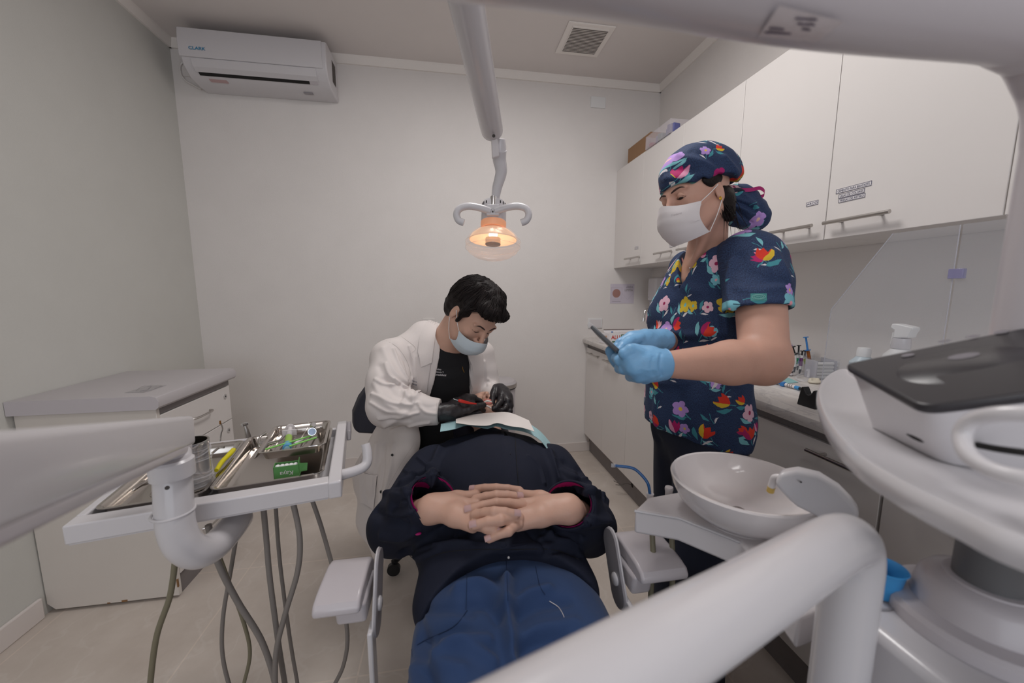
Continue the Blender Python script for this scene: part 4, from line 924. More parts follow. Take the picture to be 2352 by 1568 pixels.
# ---- skin, cloth and print materials
SK = dict(sss=.12, bump=.12, bscale=350, mottle=.035, mscale=30)
MT['skin_a'] = mat('skin_light_tan', (198, 154, 136), .5, **SK)
MT['skin_b'] = mat('skin_tan', (208, 166, 146), .5, **SK)
MT['skin_c'] = mat('skin_hands', (206, 165, 146), .48, **SK)
MT['nail'] = mat('finger_nail', (196, 160, 158), .3)
MT['coat'] = mat('white_cotton_coat', (214, 206, 203), .8, bump=.25, bscale=700, sheen=.1)
MT['blackcloth'] = mat('black_knit', (28, 28, 31), .9, bump=.2, bscale=900)
MT['navyjacket'] = mat('dark_navy_shell_cloth', (27, 31, 47), .8, bump=.3, bscale=900, spec=.3)
MT['bluepants'] = mat('blue_scrub_trousers', (36, 60, 100), .85, bump=.35, bscale=900, sheen=.08)
MT['navypants'] = mat('navy_scrub_trousers', (30, 36, 54), .85, bump=.3, bscale=900)
MT['magenta'] = mat('magenta_lining', (168, 20, 104), .6)
MT['glove_blk'] = mat('black_nitrile', (38, 35, 38), .38, bump=.35, bscale=160)
MT['glove_blu'] = mat('blue_nitrile', (118, 170, 212), .42, bump=.3, bscale=160, sss=.05)
MT['maskw'] = mat('white_surgical_mask', (222, 216, 217), .75, bump=.15, bscale=900)
MT['maskb'] = mat('pale_blue_surgical_mask', (200, 212, 220), .75, bump=.15, bscale=900)
MT['hair'] = mat('black_hair', (26, 20, 20), .55, bump=.8, bscale=240, spec=.25)
MT['lip'] = mat('lip_pink', (196, 116, 108), .4)
MT['brow'] = mat('dark_brow', (62, 44, 40), .8)
MT['gold'] = mat('gold', (205, 160, 60), .3, metal=1)
MT['tooth'] = mat('white_tooth', (225, 222, 215), .3)

def print_mat():
    m = mat('navy_floral_print', (36, 52, 88), .8); nt = m.node_tree; L = nt.links; b = nt.nodes['Principled BSDF']
    uv = nd(nt, 'ShaderNodeUVMap')
    def M(op, a, c=None, d=None):
        n = nd(nt, 'ShaderNodeMath', op=op)
        for i, x in enumerate((a, c, d)):
            if x is None: continue
            if isinstance(x, (int, float)): n.inputs[i].default_value = x
            else: L.new(x, n.inputs[i])
        return n.outputs[0]
    def mix(f, a, c):
        n = nd(nt, 'ShaderNodeMix', data_type='RGBA'); L.new(f, n.inputs[0])
        for i, x in ((6, a), (7, c)):
            if isinstance(x, tuple): n.inputs[i].default_value = x
            else: L.new(x, n.inputs[i])
        return n.outputs[2]
    # denim ground
    wv = nd(nt, 'ShaderNodeTexNoise'); wv.inputs['Scale'].default_value = 750; mpw = nd(nt, 'ShaderNodeMapping'); mpw.inputs['Scale'].default_value = (1, .35, 1); L.new(uv.outputs[0], mpw.inputs[0]); L.new(mpw.outputs[0], wv.inputs['Vector'])
    rg = nd(nt, 'ShaderNodeValToRGB'); rg.color_ramp.elements[0].position = .38; rg.color_ramp.elements[1].position = .66; rg.color_ramp.elements[0].color = lin((27, 40, 70)); rg.color_ramp.elements[1].color = lin((46, 68, 106)); L.new(wv.outputs['Fac'], rg.inputs[0])
    col = rg.outputs[0]
    def ramp(v, cols):
        r = nd(nt, 'ShaderNodeValToRGB'); r.color_ramp.interpolation = 'CONSTANT'; e = r.color_ramp.elements; e[0].position = 0; e[0].color = lin(cols[0]); e[1].position = 1/len(cols); e[1].color = lin(cols[1])
        for i in range(2, len(cols)): q = e.new(i/len(cols)); q.color = lin(cols[i])
        L.new(v, r.inputs[0]); return r.outputs[0]
    def cell(scale, ox, oy, rnd=.62):
        mp = nd(nt, 'ShaderNodeMapping'); mp.inputs['Scale'].default_value = (scale, scale, 1); mp.inputs['Location'].default_value = (ox, oy, 0); L.new(uv.outputs[0], mp.inputs[0])
        # slight hand-drawn wobble
        nz = nd(nt, 'ShaderNodeTexNoise'); nz.inputs['Scale'].default_value = 5; L.new(mp.outputs[0], nz.inputs['Vector'])
        ad = nd(nt, 'ShaderNodeVectorMath', operation='MULTIPLY_ADD'); L.new(nz.outputs['Color'], ad.inputs[0]); ad.inputs[1].default_value = (.09, .09, 0); L.new(mp.outputs[0], ad.inputs[2])
        v = nd(nt, 'ShaderNodeTexVoronoi', voronoi_dimensions='2D'); v.inputs['Scale'].default_value = 1; v.inputs['Randomness'].default_value = rnd; L.new(ad.outputs[0], v.inputs['Vector'])
        s = nd(nt, 'ShaderNodeVectorMath', operation='SUBTRACT'); L.new(ad.outputs[0], s.inputs[0]); L.new(v.outputs['Position'], s.inputs[1])
        xy = nd(nt, 'ShaderNodeSeparateXYZ'); L.new(s.outputs[0], xy.inputs[0]); c = nd(nt, 'ShaderNodeSeparateColor'); L.new(v.outputs['Color'], c.inputs[0])
        a = M('MULTIPLY_ADD', c.outputs[0], 2.4, -1.2); ca, sa = M('COSINE', a), M('SINE', a)
        x = M('ADD', M('MULTIPLY', xy.outputs[0], ca), M('MULTIPLY', xy.outputs[1], sa)); y = M('SUBTRACT', M('MULTIPLY', xy.outputs[1], ca), M('MULTIPLY', xy.outputs[0], sa))
        return x, y, c.outputs[1], c.outputs[2], c.outputs[0]
    def leaf(x, y, x0, y0, ln, w, ang):
        ca, sa = math.cos(ang), math.sin(ang); dx, dy = M('SUBTRACT', x, x0), M('SUBTRACT', y, y0)
        u = M('ADD', M('MULTIPLY', dx, ca), M('MULTIPLY', dy, sa)); v = M('SUBTRACT', M('MULTIPLY', dy, ca), M('MULTIPLY', dx, sa))
        v = M('SUBTRACT', v, M('MULTIPLY', M('MULTIPLY', u, u), .9)); e = M('SUBTRACT', 1, M('POWER', M('ABSOLUTE', M('DIVIDE', u, ln)), 1.6))
        return M('LESS_THAN', M('ABSOLUTE', v), M('MULTIPLY', e, w))
    teal, tealL, white = lin((64, 140, 152)), lin((120, 186, 194)), lin((212, 208, 212))
    for si, (sc, ox, oy) in enumerate(((14.5, 3.3, 1.7), (10.2, .35, .6))):
        x, y, g, bl, rr = cell(sc, ox, oy)
        big = M('GREATER_THAN', g, .46 if si else .40)
        # stem and leaves
        st = M('MULTIPLY', M('LESS_THAN', M('ABSOLUTE', M('ADD', x, M('MULTIPLY', M('MULTIPLY', y, y), .7))), .012), M('MULTIPLY', M('LESS_THAN', y, 0), M('GREATER_THAN', y, -.40)))
        col = mix(st, col, teal)
        l1 = leaf(x, y, .20, -.20, .21, .065, .75); col = mix(l1, col, mix(M('GREATER_THAN', bl, .55), teal, tealL))
        l2 = M('MULTIPLY', leaf(x, y, -.18, -.24, .15, .035, 2.1), M('GREATER_THAN', rr, .4)); col = mix(l2, col, white)
        r2 = M('SQRT', M('ADD', M('MULTIPLY', x, x), M('MULTIPLY', y, y))); th = M('ARCTAN2', y, x)
        pet = M('ADD', .72, M('MULTIPLY', M('POWER', M('ABSOLUTE', M('COSINE', M('MULTIPLY', th, 2.5))), .6), .34))
        R0 = .235 if si else .215
        f5 = M('LESS_THAN', r2, M('MULTIPLY', pet, R0)); cen = M('LESS_THAN', r2, R0*.24)
        c5 = ramp(bl, [(178, 142, 208), (228, 186, 198), (118, 184, 198), (168, 24, 104), (222, 178, 196), (206, 176, 46), (178, 142, 208)])
        cc = ramp(bl, [(222, 190, 70), (160, 30, 90), (232, 160, 170), (230, 200, 205), (150, 30, 80), (110, 180, 190), (230, 190, 170)])
        n5 = M('MULTIPLY', f5, M('MULTIPLY', M('SUBTRACT', 1, M('GREATER_THAN', g, .62)), M('GREATER_THAN', g, 0 if si else .38))); col = mix(n5, col, c5); col = mix(M('MULTIPLY', n5, cen), col, cc)
        # tulip: rounded cup with three points
        ax_ = M('ABSOLUTE', x); top = M('SUBTRACT', .20, M('MULTIPLY', M('PINGPONG', M('ADD', x, .5), .08), 1.3)); w = M('MULTIPLY', M('SQRT', M('MAXIMUM', M('SUBTRACT', 1, M('POWER', M('DIVIDE', M('SUBTRACT', y, .06), .24), 2)), 0)), .185)
        tu = M('MULTIPLY', M('MULTIPLY', M('LESS_THAN', ax_, w), M('LESS_THAN', y, top)), M('GREATER_THAN', g, .62))
        ct = ramp(bl, [(214, 52, 34), (212, 180, 44), (224, 176, 184), (176, 26, 100), (216, 60, 40)]); ct2 = ramp(bl, [(214, 178, 48), (216, 60, 36), (222, 72, 52), (222, 150, 180), (170, 30, 96)])
        side = M('GREATER_THAN', x, M('MULTIPLY_ADD', y, .5, .045)); col = mix(tu, col, mix(side, ct, ct2))
    L.new(col, b.inputs['Base Color'])
    bp = nd(nt, 'ShaderNodeBump'); bp.inputs['Strength'].default_value = .25; bp.inputs['Distance'].default_value = .001; L.new(wv.outputs['Fac'], bp.inputs['Height']); L.new(bp.outputs[0], b.inputs['Normal'])
    return m
MT['print'] = print_mat()
def cyl_uv(c, F_, L_, R=.16, roll=0, up=None):
    c = _np(c); F_, L_ = _np(F_), _np(L_); u = np.array([0, 0, 1.]) if up is None else _np(up)
    def f(V):
        q = V-c; a = np.arctan2(q@L_, q@F_); return np.stack([a*R, q@u], 1)
    return f
# ================================================================== PATIENT (lying on the chair)
pat = thing('person', 'person lying back in navy jacket and blue trousers with hands clasped on the belly', 'person', (.12, .9, .5))
X0 = .12
# ---- trousers
f = Form()
f.ell((X0-.003, .72, .556), (.196, .22, .100), k=.03)
f.chain([(.02, .68, .555), (-.005, .45, .55), (-.02, .15, .535), (-.02, -.1, .51)], [.098, .096, .085, .072], k=.03)
f.chain([(.215, .68, .555), (.245, .45, .55), (.27, .15, .535), (.28, -.1, .51)], [.098, .096, .085, .072], k=.03)
fold = lambda pts, w, h, Z=.64: (pts, w, h)
pf = [fold([(1055, 1355), (1100, 1345), (1135, 1365), (1150, 1400)], .014, -.010), fold([(1080, 1385), (1120, 1392), (1148, 1425)], .012, .007), fold([(1165, 1340), (1165, 1400), (1170, 1470), (1178, 1540)], .012, -.016, .62),
      fold([(1180, 1395), (1215, 1365), (1260, 1352)], .010, -.007), fold([(1190, 1420), (1240, 1390), (1300, 1380)], .012, .006), fold([(960, 1400), (1020, 1395), (1080, 1405)], .012, .005), fold([(900, 1440), (960, 1470), (1060, 1440)], .016, .006),
      fold([(1120, 1470), (1060, 1475), (1000, 1500)], .010, -.006), fold([(1130, 1520), (1080, 1490), (1020, 1470)], .012, -.006), fold([(1190, 1470), (1250, 1440), (1320, 1430)], .012, -.005), fold([(1185, 1510), (1230, 1480), (1290, 1470)], .012, .006), fold([(930, 1540), (990, 1520), (1060, 1535)], .012, -.005)]
pants = Skin(f, .0042, [(a, b, c*1.8) for a, b, c in pf], noise=.0022, nscale=(26, 14, 26), it=2)
pants.obj('trousers', 'bluepants', pat)
sm = mat('dark_trouser_seam', (24, 42, 74), .9)  # seam lines darker than the trouser cloth
mk('seam', seam(pants, [(1073, 1285), (1072, 1340), (1070, 1400)], .0008), sm, pat); mk('seam', seam(pants, [(1163, 1285), (1165, 1340), (1166, 1380)], .0008), sm, pat)
mk('seam', seam(pants, [(1230, 1300), (1240, 1345), (1252, 1365)], .0008), sm, pat); mk('pocket_seam', seam(pants, [(1073, 1402), (1040, 1440), (960, 1480), (900, 1540)], .0008), sm, pat)
mk('loose_thread', seam(pants, [(1262, 1380), (1280, 1392), (1290, 1405), (1296, 1418)], .0006, .001), 'plast2', pat)
# ---- jacket
shL, shR = Vector((-.075, 1.215, .665)), Vector((.335, 1.165, .665)); elL, elR = Vector((-.155, 1.005, .61)), Vector((.366, .925, .61))
cuL, cuR = at(994, 1143, .935), at(1306, 1158, .92)
f = Form()
f.ell((X0+.008, 1.13, .655), (.205, .21, .130), k=.03)
f.ell((X0, .93, .60), (.215, .21, .108), k=.05)
f.ell((X0-.002, .765, .575), (.208, .15, .102), k=.05)
f.ell(shL+Vector((.03, -.01, .005)), (.075, .085, .075), k=.04); f.ell(shR+Vector((-.03, -.01, .005)), (.075, .085, .075), k=.04)
f.chain([shL, elL], [.072, .072], k=.03); f.chain([shR, elR], [.072, .072], k=.03)
for el, cu in ((elL, cuL), (elR, cuR)):
    d = (cu-el).normalized(); f.chain([el, el.lerp(cu, .5), cu+d*.03], [.073, .067, .0605], k=.02)
f.chain([(.02, 1.26, .70), (.13, 1.30, .71), (.25, 1.24, .70)], [.05, .05, .05], k=.03)
hem = lambda P: (.770-1.8*(P[..., 0]-X0)**2)-P[..., 1]
f.fn('i', lambda P: hem(P)*.8)
for el, cu in ((elL, cuL), (elR, cuR)):
    d = (cu-el).normalized(); s_ = 1 if el is elL else -1
    nrm = (d+Vector((0, -.25, .55))).normalized()
    # open cuff: cut square and hollow it out
    c0, n0 = _np(cu), _np(nrm)
    def cf(P, c0=c0, n0=n0):
        a = (P-c0)@n0; q = P-c0; lat = np.sqrt(np.maximum((q*q).sum(-1)-a*a, 0)); return np.where(lat < .12, a, -1.)
    f.fn('i', cf)
    f.cone(cu+nrm*.02, cu-d*.10, .0545, .050, 0, sub=True)
jf = [fold([(925, 1110), (960, 1090), (1000, 1080)], .014, -.009, .72), fold([(900, 1160), (950, 1140), (975, 1110)], .014, .008, .70), fold([(870, 1120), (915, 1140), (960, 1125)], .012, -.008, .70), fold([(1010, 1035), (1000, 1070), (990, 1100)], .014, -.012, .74),
      fold([(1262, 1040), (1272, 1080), (1285, 1105)], .014, -.012, .74), fold([(1300, 1060), (1340, 1085), (1375, 1120)], .014, .007, .72), fold([(1330, 1120), (1370, 1135), (1395, 1150)], .010, -.009, .69), fold([(1290, 1085), (1310, 1095), (1345, 1100)], .008, -.006, .72),
      fold([(900, 1290), (960, 1260), (1040, 1250), (1130, 1262), (1220, 1258), (1300, 1252)], .012, -.004, .67), fold([(1250, 1225), (1280, 1245), (1320, 1250)], .009, -.007, .68), fold([(1275, 1205), (1300, 1225), (1335, 1235)], .009, .007, .68), fold([(1255, 1270), (1290, 1262), (1330, 1275)], .008, .006, .67),
      fold([(1000, 1230), (1060, 1235), (1120, 1245)], .010, .004, .68), fold([(930, 1265), (990, 1240), (1030, 1225)], .012, .005, .68), fold([(860, 1170), (890, 1190), (930, 1200)], .014, .008, .68), fold([(880, 1230), (920, 1235), (950, 1220)], .012, -.008, .67), fold([(1350, 1200), (1380, 1195), (1398, 1190)], .012, -.007, .66)]
jf += [(q, .0055, -.0045) for q in ([(960, 1050), (985, 1075), (1000, 1110)], [(930, 1080), (960, 1100), (985, 1095)], [(905, 1130), (935, 1125), (965, 1130)], [(880, 1180), (915, 1185), (950, 1175)], [(1215, 1050), (1240, 1075), (1250, 1110)], [(1275, 1060), (1300, 1085), (1330, 1095)], [(1340, 1100), (1365, 1120), (1385, 1150)], [(1345, 1180), (1370, 1190), (1392, 1195)], [(1000, 1255), (1080, 1248), (1160, 1252)], [(1240, 1240), (1280, 1228), (1320, 1238)], [(940, 1290), (975, 1275), (1010, 1262)])]
jacket = Skin(f, .0040, [(a, b, c*1.7) for a, b, c in jf], noise=.0022, nscale=(22, 22, 22), it=2, nseed=3)
jacket.obj('jacket', 'navyjacket', pat)
mk('front_placket', drape(jacket, [(1182, 990), (1185, 1060), (1190, 1140), (1205, 1230), (1212, 1262)], [(1150, 990), (1152, 1060), (1152, 1140), (1150, 1230), (1146, 1272)], 26, 5, .0012, .002), 'navyjacket', pat)
mk('seam', seam(jacket, [(1182, 990), (1186, 1060), (1191, 1120)], .0009, .0025), 'blackcloth', pat)
mk('hem_seam', seam(jacket, [(920, 1330), (1000, 1275), (1090, 1262), (1170, 1262), (1270, 1262), (1330, 1285)], .0008), 'blackcloth', pat)
mk('snap_button', ball(jacket.hit(1168, 1279, .001), .0028, 8), 'plast2', pat)
for el, cu in ((elL, cuL), (elR, cuR)):
    d = (cu-el).normalized(); nrm = (d+Vector((0, -.25, .55))).normalized(); u = nrm.orthogonal().normalized(); w = nrm.cross(u)
    def ring(h, r): return [cu+nrm*h-d*0+(u*math.cos(a)+w*math.sin(a))*r for a in np.linspace(0, 2*PI, 40, endpoint=False)]
    def pj_(P, h):  # push the ring on to the sleeve bore
        out = []
        for p in P:
            q = p-cu; a = q.dot(d); lat = (q-d*a); out.append(cu+d*(a-h)+lat.normalized()*.0545)
        return out
    r0 = ring(.0, .05)
    def bore(h):
        out = []
        for k in range(40):
            an = 2*PI*k/40; uu_ = d.orthogonal().normalized(); ww_ = d.cross(uu_); lat = (uu_*math.cos(an)+ww_*math.sin(an))*.0538
            # slide along the sleeve until the point meets the slanted mouth
            t_ = -lat.dot(nrm)/d.dot(nrm); out.append(cu+lat+d*(t_+.0015-h))
        return out
    rows = [bore(h)+[bore(h)[0]] for h in (-.006, .004, .03, .06)]
    mk('cuff_lining', sheet(rows), 'magenta', pat)
    mk('cuff_edge', tube([p+(p-cu).normalized()*.0048 for p in bore(.0)], .0032, 8, closed=True), 'navyjacket', pat)
mk('cuff_tab', drape(jacket, [(985, 1085), (1005, 1078), (1030, 1100)], [(978, 1100), (1003, 1092), (1024, 1112)], 8, 4, .003, .003), 'navyjacket', pat)
mk('lining_peek', [ball(jacket.hit(960, 1225, .0), .006, 6, (1.4, 1, .5)), ball(jacket.hit(1338, 1256, .0), .006, 6, (1.4, 1, .5))][0], 'magenta', pat)
# ---- body: head, neck, forearms and clasped hands
hc = Vector((.146, 1.512, .745)); hF, hU = Vector((-.02, -.20, .98)).normalized(), Vector((.02, .98, .20)).normalized(); hL = hU.cross(hF)
def head_form(f, c, Fd, Ud, Ld, s=1., jaw=1., nose=1.):
    P = lambda a, b, d: Vector(c)+Fd*(a*s)+Ld*(b*s)+Ud*(d*s)   # forward, left, up
    ax = (Fd, Ld, Ud)
    f.ell(P(-.012, 0, .035), (.098*s, .075*s, .085*s), ax, k=.02)
    f.ell(P(.03, 0, -.015), (.062*s, .064*s, .075*s), ax, k=.02)
    f.ell(P(.045, 0, -.065), (.042*s, .045*s*jaw, .045*s), ax, k=.025)
    for q in (-1, 1):
        f.cone(P(-.005, .055*q, -.045), P(.05, .025*q, -.088), .018*s, .016*s, k=.02)
        f.ell(P(.066, .036*q, -.022), (.018*s, .022*s, .018*s), ax, k=.015)     # cheek bone
        f.ell(P(.094, .031*q, .012), (.014*s, .017*s, .010*s), ax, k=.010, sub=True)  # eye socket
        f.ell(P(.076, .031*q, .009), (.0135*s, .015*s, .012*s), ax, k=.004)     # lid
        f.cone(P(.086, .012*q, .026), P(.078, .05*q, .026), .008*s, .006*s, k=.012)  # brow ridge
        f.ell(P(-.008, .074*q, -.008), (.016*s, .006*s, .030*s), (Fd, Ld, (Ud-Fd*.25).normalized()), k=.004)  # ear
        f.ell(P(-.006, .080*q, -.006), (.008*s, .005*s, .016*s), ax, k=.003, sub=True)
    f.cone(P(.090, 0, .018), P(.112*nose, 0, -.026), .007*s, .0095*s, k=.010)
    for q in (-1, 1): f.ell(P(.098, .012*q, -.032), (.010*s, .008*s, .007*s), ax, k=.006)
    f.ell(P(.090, 0, -.058), (.012*s, .022*s, .006*s), ax, k=.006); f.ell(P(.087, 0, -.069), (.012*s, .019*s, .007*s), ax, k=.006)
    f.ell(P(.077, 0, -.092), (.016*s, .018*s, .014*s), ax, k=.012)
    return P
f = Form()
PP = head_form(f, hc, hF, hU, hL, .98)
for q in (-1, 1): f.ell(PP(.108, .007*q, -.036), (.003, .0035, .004), (hF, hL, hU), k=.002, sub=True)
f.ell(PP(.10, 0, -.063), (.016, .017, .009), (hF, hL, hU), k=.004, sub=True)
f.chain([hc-hU*.05-hF*.02, (.135, 1.33, .67)], [.052, .058], k=.02)
f.ell((X0+.008, 1.15, .64), (.15, .16, .09), k=.03); f.chain([(.0, 1.2, .65), elL], [.045, .04], k=.02); f.chain([(.26, 1.17, .65), elR], [.045, .04], k=.02)
f.ell((X0, .95, .6), (.13, .17, .06), k=.03)
headm = Skin(f, .0042, it=1)
# hands: one fine form, fingers interlaced; positions on the belly
def HZ(px, py, Z): return at(px, py, Z=Z)
wL, wR = HZ(992, 1168, .735), HZ(1305, 1168, .740)
f = Form()
f.chain([elL+Vector((.02, 0, .01)), elL.lerp(wL, .6), wL], [.042, .038, .0325], k=.01); f.chain([elR+Vector((-.02, 0, .01)), elR.lerp(wR, .6), wR], [.042, .038, .0325], k=.01)
# the backs of the hands: broad wedges from wrist to knuckles
kL = [(1092, 1139), (1094, 1160), (1093, 1186), (1086, 1208)]; kR = [(1196, 1137), (1200, 1158), (1194, 1183), (1188, 1205)]
zl = [.742, .750, .748, .736]
for wst, kn, s_ in ((wL, kL, 1), (wR, kR, -1)):
    for i, (a, b) in enumerate(kn):
        o = (i-1.5)*.011; w0 = wst+Vector((.012*s_, -o*.9, 0)); kk = HZ(a, b, zl[i]-.004)
        f.chain([w0, w0.lerp(kk, .5)+Vector((0, 0, .003)), kk], [.0205, .0185, .0145], k=.014)
    f.cone(wst, wst+Vector((.035*s_, .004, .004)), .031, .028, k=.014)
# fingers: (base, mid, tip) pixel + height, left hand fingers point right and the other way round
fg = [([(1094, 1148), (1140, 1138), (1190, 1140)], [.752, .768, .757], .0093), ([(1093, 1184), (1135, 1176), (1184, 1181)], [.754, .777, .767], .0092), ([(1088, 1206), (1118, 1212), (1146, 1222)], [.742, .750, .742], .0088),
      ([(1192, 1128), (1140, 1121), (1088, 1123)], [.744, .757, .748], .0088), ([(1198, 1160), (1140, 1156), (1078, 1170)], [.750, .768, .757], .0093), ([(1190, 1190), (1150, 1194), (1090, 1206)], [.750, .766, .756], .0092), ([(1190, 1204), (1168, 1220), (1124, 1237)], [.742, .746, .733], .0080)]
nails = []
for pts, zs, r in fg:
    P = [HZ(a, b, z) for (a, b), z in zip(pts, zs)]
    m1 = P[0].lerp(P[1], .5)+Vector((0, 0, .002)); m2 = P[1].lerp(P[2], .5)+Vector((0, 0, .002))
    r *= 1.24; f.chain([P[0], m1, P[1]], [r*1.15, r*1.0, r*1.07], k=.003); f.chain([P[1], m2, P[2]], [r*1.07, r*.95, r*.88], k=.002)
    d = (P[2]-P[1]).normalized(); nails.append((P[2], d, r))
hands = Skin(f, .0016, it=1)
# join the two surfaces into one body mesh
V = np.concatenate([headm.V, hands.V]); Q = np.concatenate([headm.Q, hands.Q+len(headm.V)])
body = Skin.__new__(Skin); body.V, body.Q = V, Q; body.bvh = hands.bvh; body.obj('body', 'skin_c', pat)
for p, d, r in nails:
    up = Vector((0, -.45, .9)); up = (up-d*up.dot(d)).normalized(); sd = d.cross(up)
    rows = []
    for i in range(6):
        u_ = -.5+i/5.*1.45; row = []
        for j in range(7):
            v_ = (-1+j/3.); a = v_*.95; rr = r*.9; row.append(p+d*(u_*r*.95)+sd*(math.sin(a)*rr*.95)+up*(math.cos(a)*rr*1.12*(1.0 if u_ < .4 else 1-.25*(u_-.4))+.0006))
        rows.append(row)
    V_, F_ = sheet(rows); mk('fingernail', (V_+[tuple(Vector(q)-up*.0008) for q in V_], F_+[tuple(i+42 for i in g[::-1]) for g in F_]), 'nail', pat)
for (a, b) in ((1141, 1139), (1138, 1176), (1141, 1120), (1140, 1156), (1150, 1193)):
    pass
mk('upper_lip', tube(spline([PP(.088, -.022, -.060), PP(.096, -.010, -.054), PP(.096, .010, -.054), PP(.088, .022, -.060)], 5), [.001, .0045, .0045, .001], 10), 'lip', pat); mk('lower_lip', tube(spline([PP(.087, -.020, -.064), PP(.094, -.010, -.075), PP(.094, .010, -.075), PP(.087, .020, -.064)], 5), [.001, .0048, .0048, .001], 10), 'lip', pat)
mk('teeth', tube(spline([PP(.090, -.015, -.063), PP(.098, 0, -.063), PP(.090, .015, -.063)], 5), .0045, 10), 'tooth', pat)
mk('hair', Skin(Form().ell(hc+hU*.05-hF*.02, (.09, .1, .085)).cut(hc+hU*.03, -hU+hF*.2), .006).__class__ and tube([hc+hU*.04-hF*.03, hc+hU*.1-hF*.03], .07, 20), 'hair', pat) if 0 else None
hf = Form(); hf.ell(hc+hU*.045-hF*.025, (.082, .078, .076), (hF, hL, hU)); hf.cut(hc+hU*.02, -hU*.8+hF*.6)
Skin(hf, .005, noise=.002, nscale=(60, 60, 60)).obj('hair', 'hair', pat)
# ---- paper bib (white over pale blue)
bibg = mat('pale_blue_paper_bib', (160, 196, 202), .7, bump=.5, bscale=260, stretch=(1, .05, 1)); bibw = mat('white_paper_sheet', (224, 218, 214), .7)
def bib(top, bot, zt, zb, hump, m, name, lab, dz=0):
    n = 30
    def samp(pl):
        P = spline([Vector((a, b, 0)) for a, b in pl], 6); L = np.concatenate([[0], np.cumsum([(P[i+1]-P[i]).length for i in range(len(P)-1)])]); t = np.linspace(0, L[-1], n)
        return [(np.interp(s, L, [p.x for p in P]), np.interp(s, L, [p.y for p in P])) for s in t]
    A_, B_ = samp(top), samp(bot); rows = []
    for j in range(7):
        v = j/6; row = []
        for i in range(n):
            x, y = A_[i][0]*(1-v)+B_[i][0]*v, A_[i][1]*(1-v)+B_[i][1]*v; u = i/(n-1)
            row.append(at(x, y, (zt-hump*abs(2*u-1)**2)*(1-v)+(zb-hump*abs(2*u-1)**2)*v)+Vector((0, 0, dz)))
        rows.append(row)
    V_, F_ = sheet(rows); k = len(V_); o = mk(name, (V_+[(a, b+.0006, c-.0012) for a, b, c in V_], F_+[tuple(i+k for i in g[::-1]) for g in F_]), m, None)
    tag(o, lab, 'bib'); return o
bib([(1013, 973), (1060, 962), (1134, 956), (1190, 962), (1235, 985), (1264, 1016)], [(1011, 991), (1045, 985), (1070, 977), (1095, 980), (1120, 984), (1140, 978), (1160, 985), (1190, 988), (1215, 995), (1240, 1010), (1259, 1034)], 1.385, 1.275, .07, bibg, 'blue_bib', 'pale blue crinkled paper bib lying under the white sheet on the patient')
bib([(1047, 962), (1085, 952), (1134, 947), (1170, 947), (1215, 965)], [(1047, 971), (1085, 976), (1120, 977), (1142, 971), (1170, 978), (1200, 982), (1228, 991)], 1.375, 1.268, .05, bibw, 'white_bib', 'white paper sheet folded over the chest of the patient')
# ================================================================== SEATED MAN BEHIND THE PATIENT
den = thing('person', 'dark-haired person in a white coat, pale mask and black gloves bending over the patient', 'person', (-.1, 1.62, 0))
hC = at(1085, 722, 1.40)
Fd = cvec(.44, -.78, .46); Ld = cvec(.70, -.16, -.69); Ld = (Ld-Fd*Ld.dot(Fd)).normalized(); Ud = Fd.cross(Ld).normalized()
f = Form(); PD = head_form(f, hC, Fd, Ud, Ld, 1.03)
s_, u_ = Vector((.934, .357, 0)), Vector((.08, -.22, .97)).normalized(); n_d = s_.cross(u_).normalized()
if n_d.y > 0: n_d = -n_d
TC = Vector((-.035, 1.575, .895))
neckb = at(1018, 800, 1.52)
f.chain([hC-Ud*.05-Fd*.03, neckb], [.056, .064], k=.02)
f.ell(TC, (.15, .09, .2), (s_, n_d, u_), k=.03); f.ell(TC+Vector((-.06, .09, -.25)), (.14, .1, .16), k=.04)
shl, elb, wrs = at(896, 822, 1.44), at(886, 935, 1.33), at(1020, 946, 1.33)
shr, elr, wrr = at(1098, 815, 1.66), at(1118, 905, 1.66), at(1142, 905, 1.54)
f.chain([shl, elb, wrs], [.045, .038, .021], k=.02); f.chain([shr, elr, wrr], [.045, .038, .021], k=.02)
# seated legs
hpL, hpR = Vector((-.20, 1.70, .55)), Vector((-.02, 1.76, .55))
f.chain([hpL, (-.13, 1.42, .50), (-.10, 1.52, .12), (-.10, 1.44, .06)], [.075, .06, .045, .04], k=.02); f.chain([hpR, (.12, 1.62, .40), (.12, 1.78, .12), (.13, 1.70, .06)], [.075, .06, .045, .04], k=.02)
bodyd = Skin(f, .0042, it=1); bodyd.obj('body', 'skin_b', den)
def pD(a, b, c): return PD(a, b, c)
# trousers and shoes
f = Form(); f.ell((-.10, 1.72, .56), (.17, .14, .11), k=.03)
f.chain([hpL, (-.13, 1.42, .50), (-.10, 1.52, .13)], [.092, .078, .06], k=.03); f.chain([hpR, (.12, 1.62, .40), (.12, 1.78, .13)], [.092, .078, .06], k=.03)
Skin(f, .008, noise=.002).obj('trousers', 'navypants', den)
f = Form(); f.ell((-.10, 1.44, .05), (.045, .12, .05)); f.ell((.13, 1.70, .05), (.045, .12, .05)); Skin(f, .007).obj('shoes', 'black', den)
# shirt
f = Form(); f.ell(TC, (.168, .112, .215), (s_, n_d, u_), k=.03); f.ell(TC+Vector((-.06, .09, -.25)), (.155, .115, .17), k=.06)
f.chain([neckb-Vector((0, 0, .02)), neckb+(TC-neckb)*.4], [.070, .1], k=.03)
for sg in (-1, 1): f.cone(TC+u_*.12+s_*sg*.05, TC+u_*.10+s_*sg*.09, .06, .05, k=.03)
f.cut(neckb+Vector((0, 0, .038))-n_d*0, (Vector((.55, -.35, .9))))
shirt = Skin(f, .005, noise=.0012, nscale=(25, 25, 25)); shirt.obj('shirt', 'blackcloth', den)
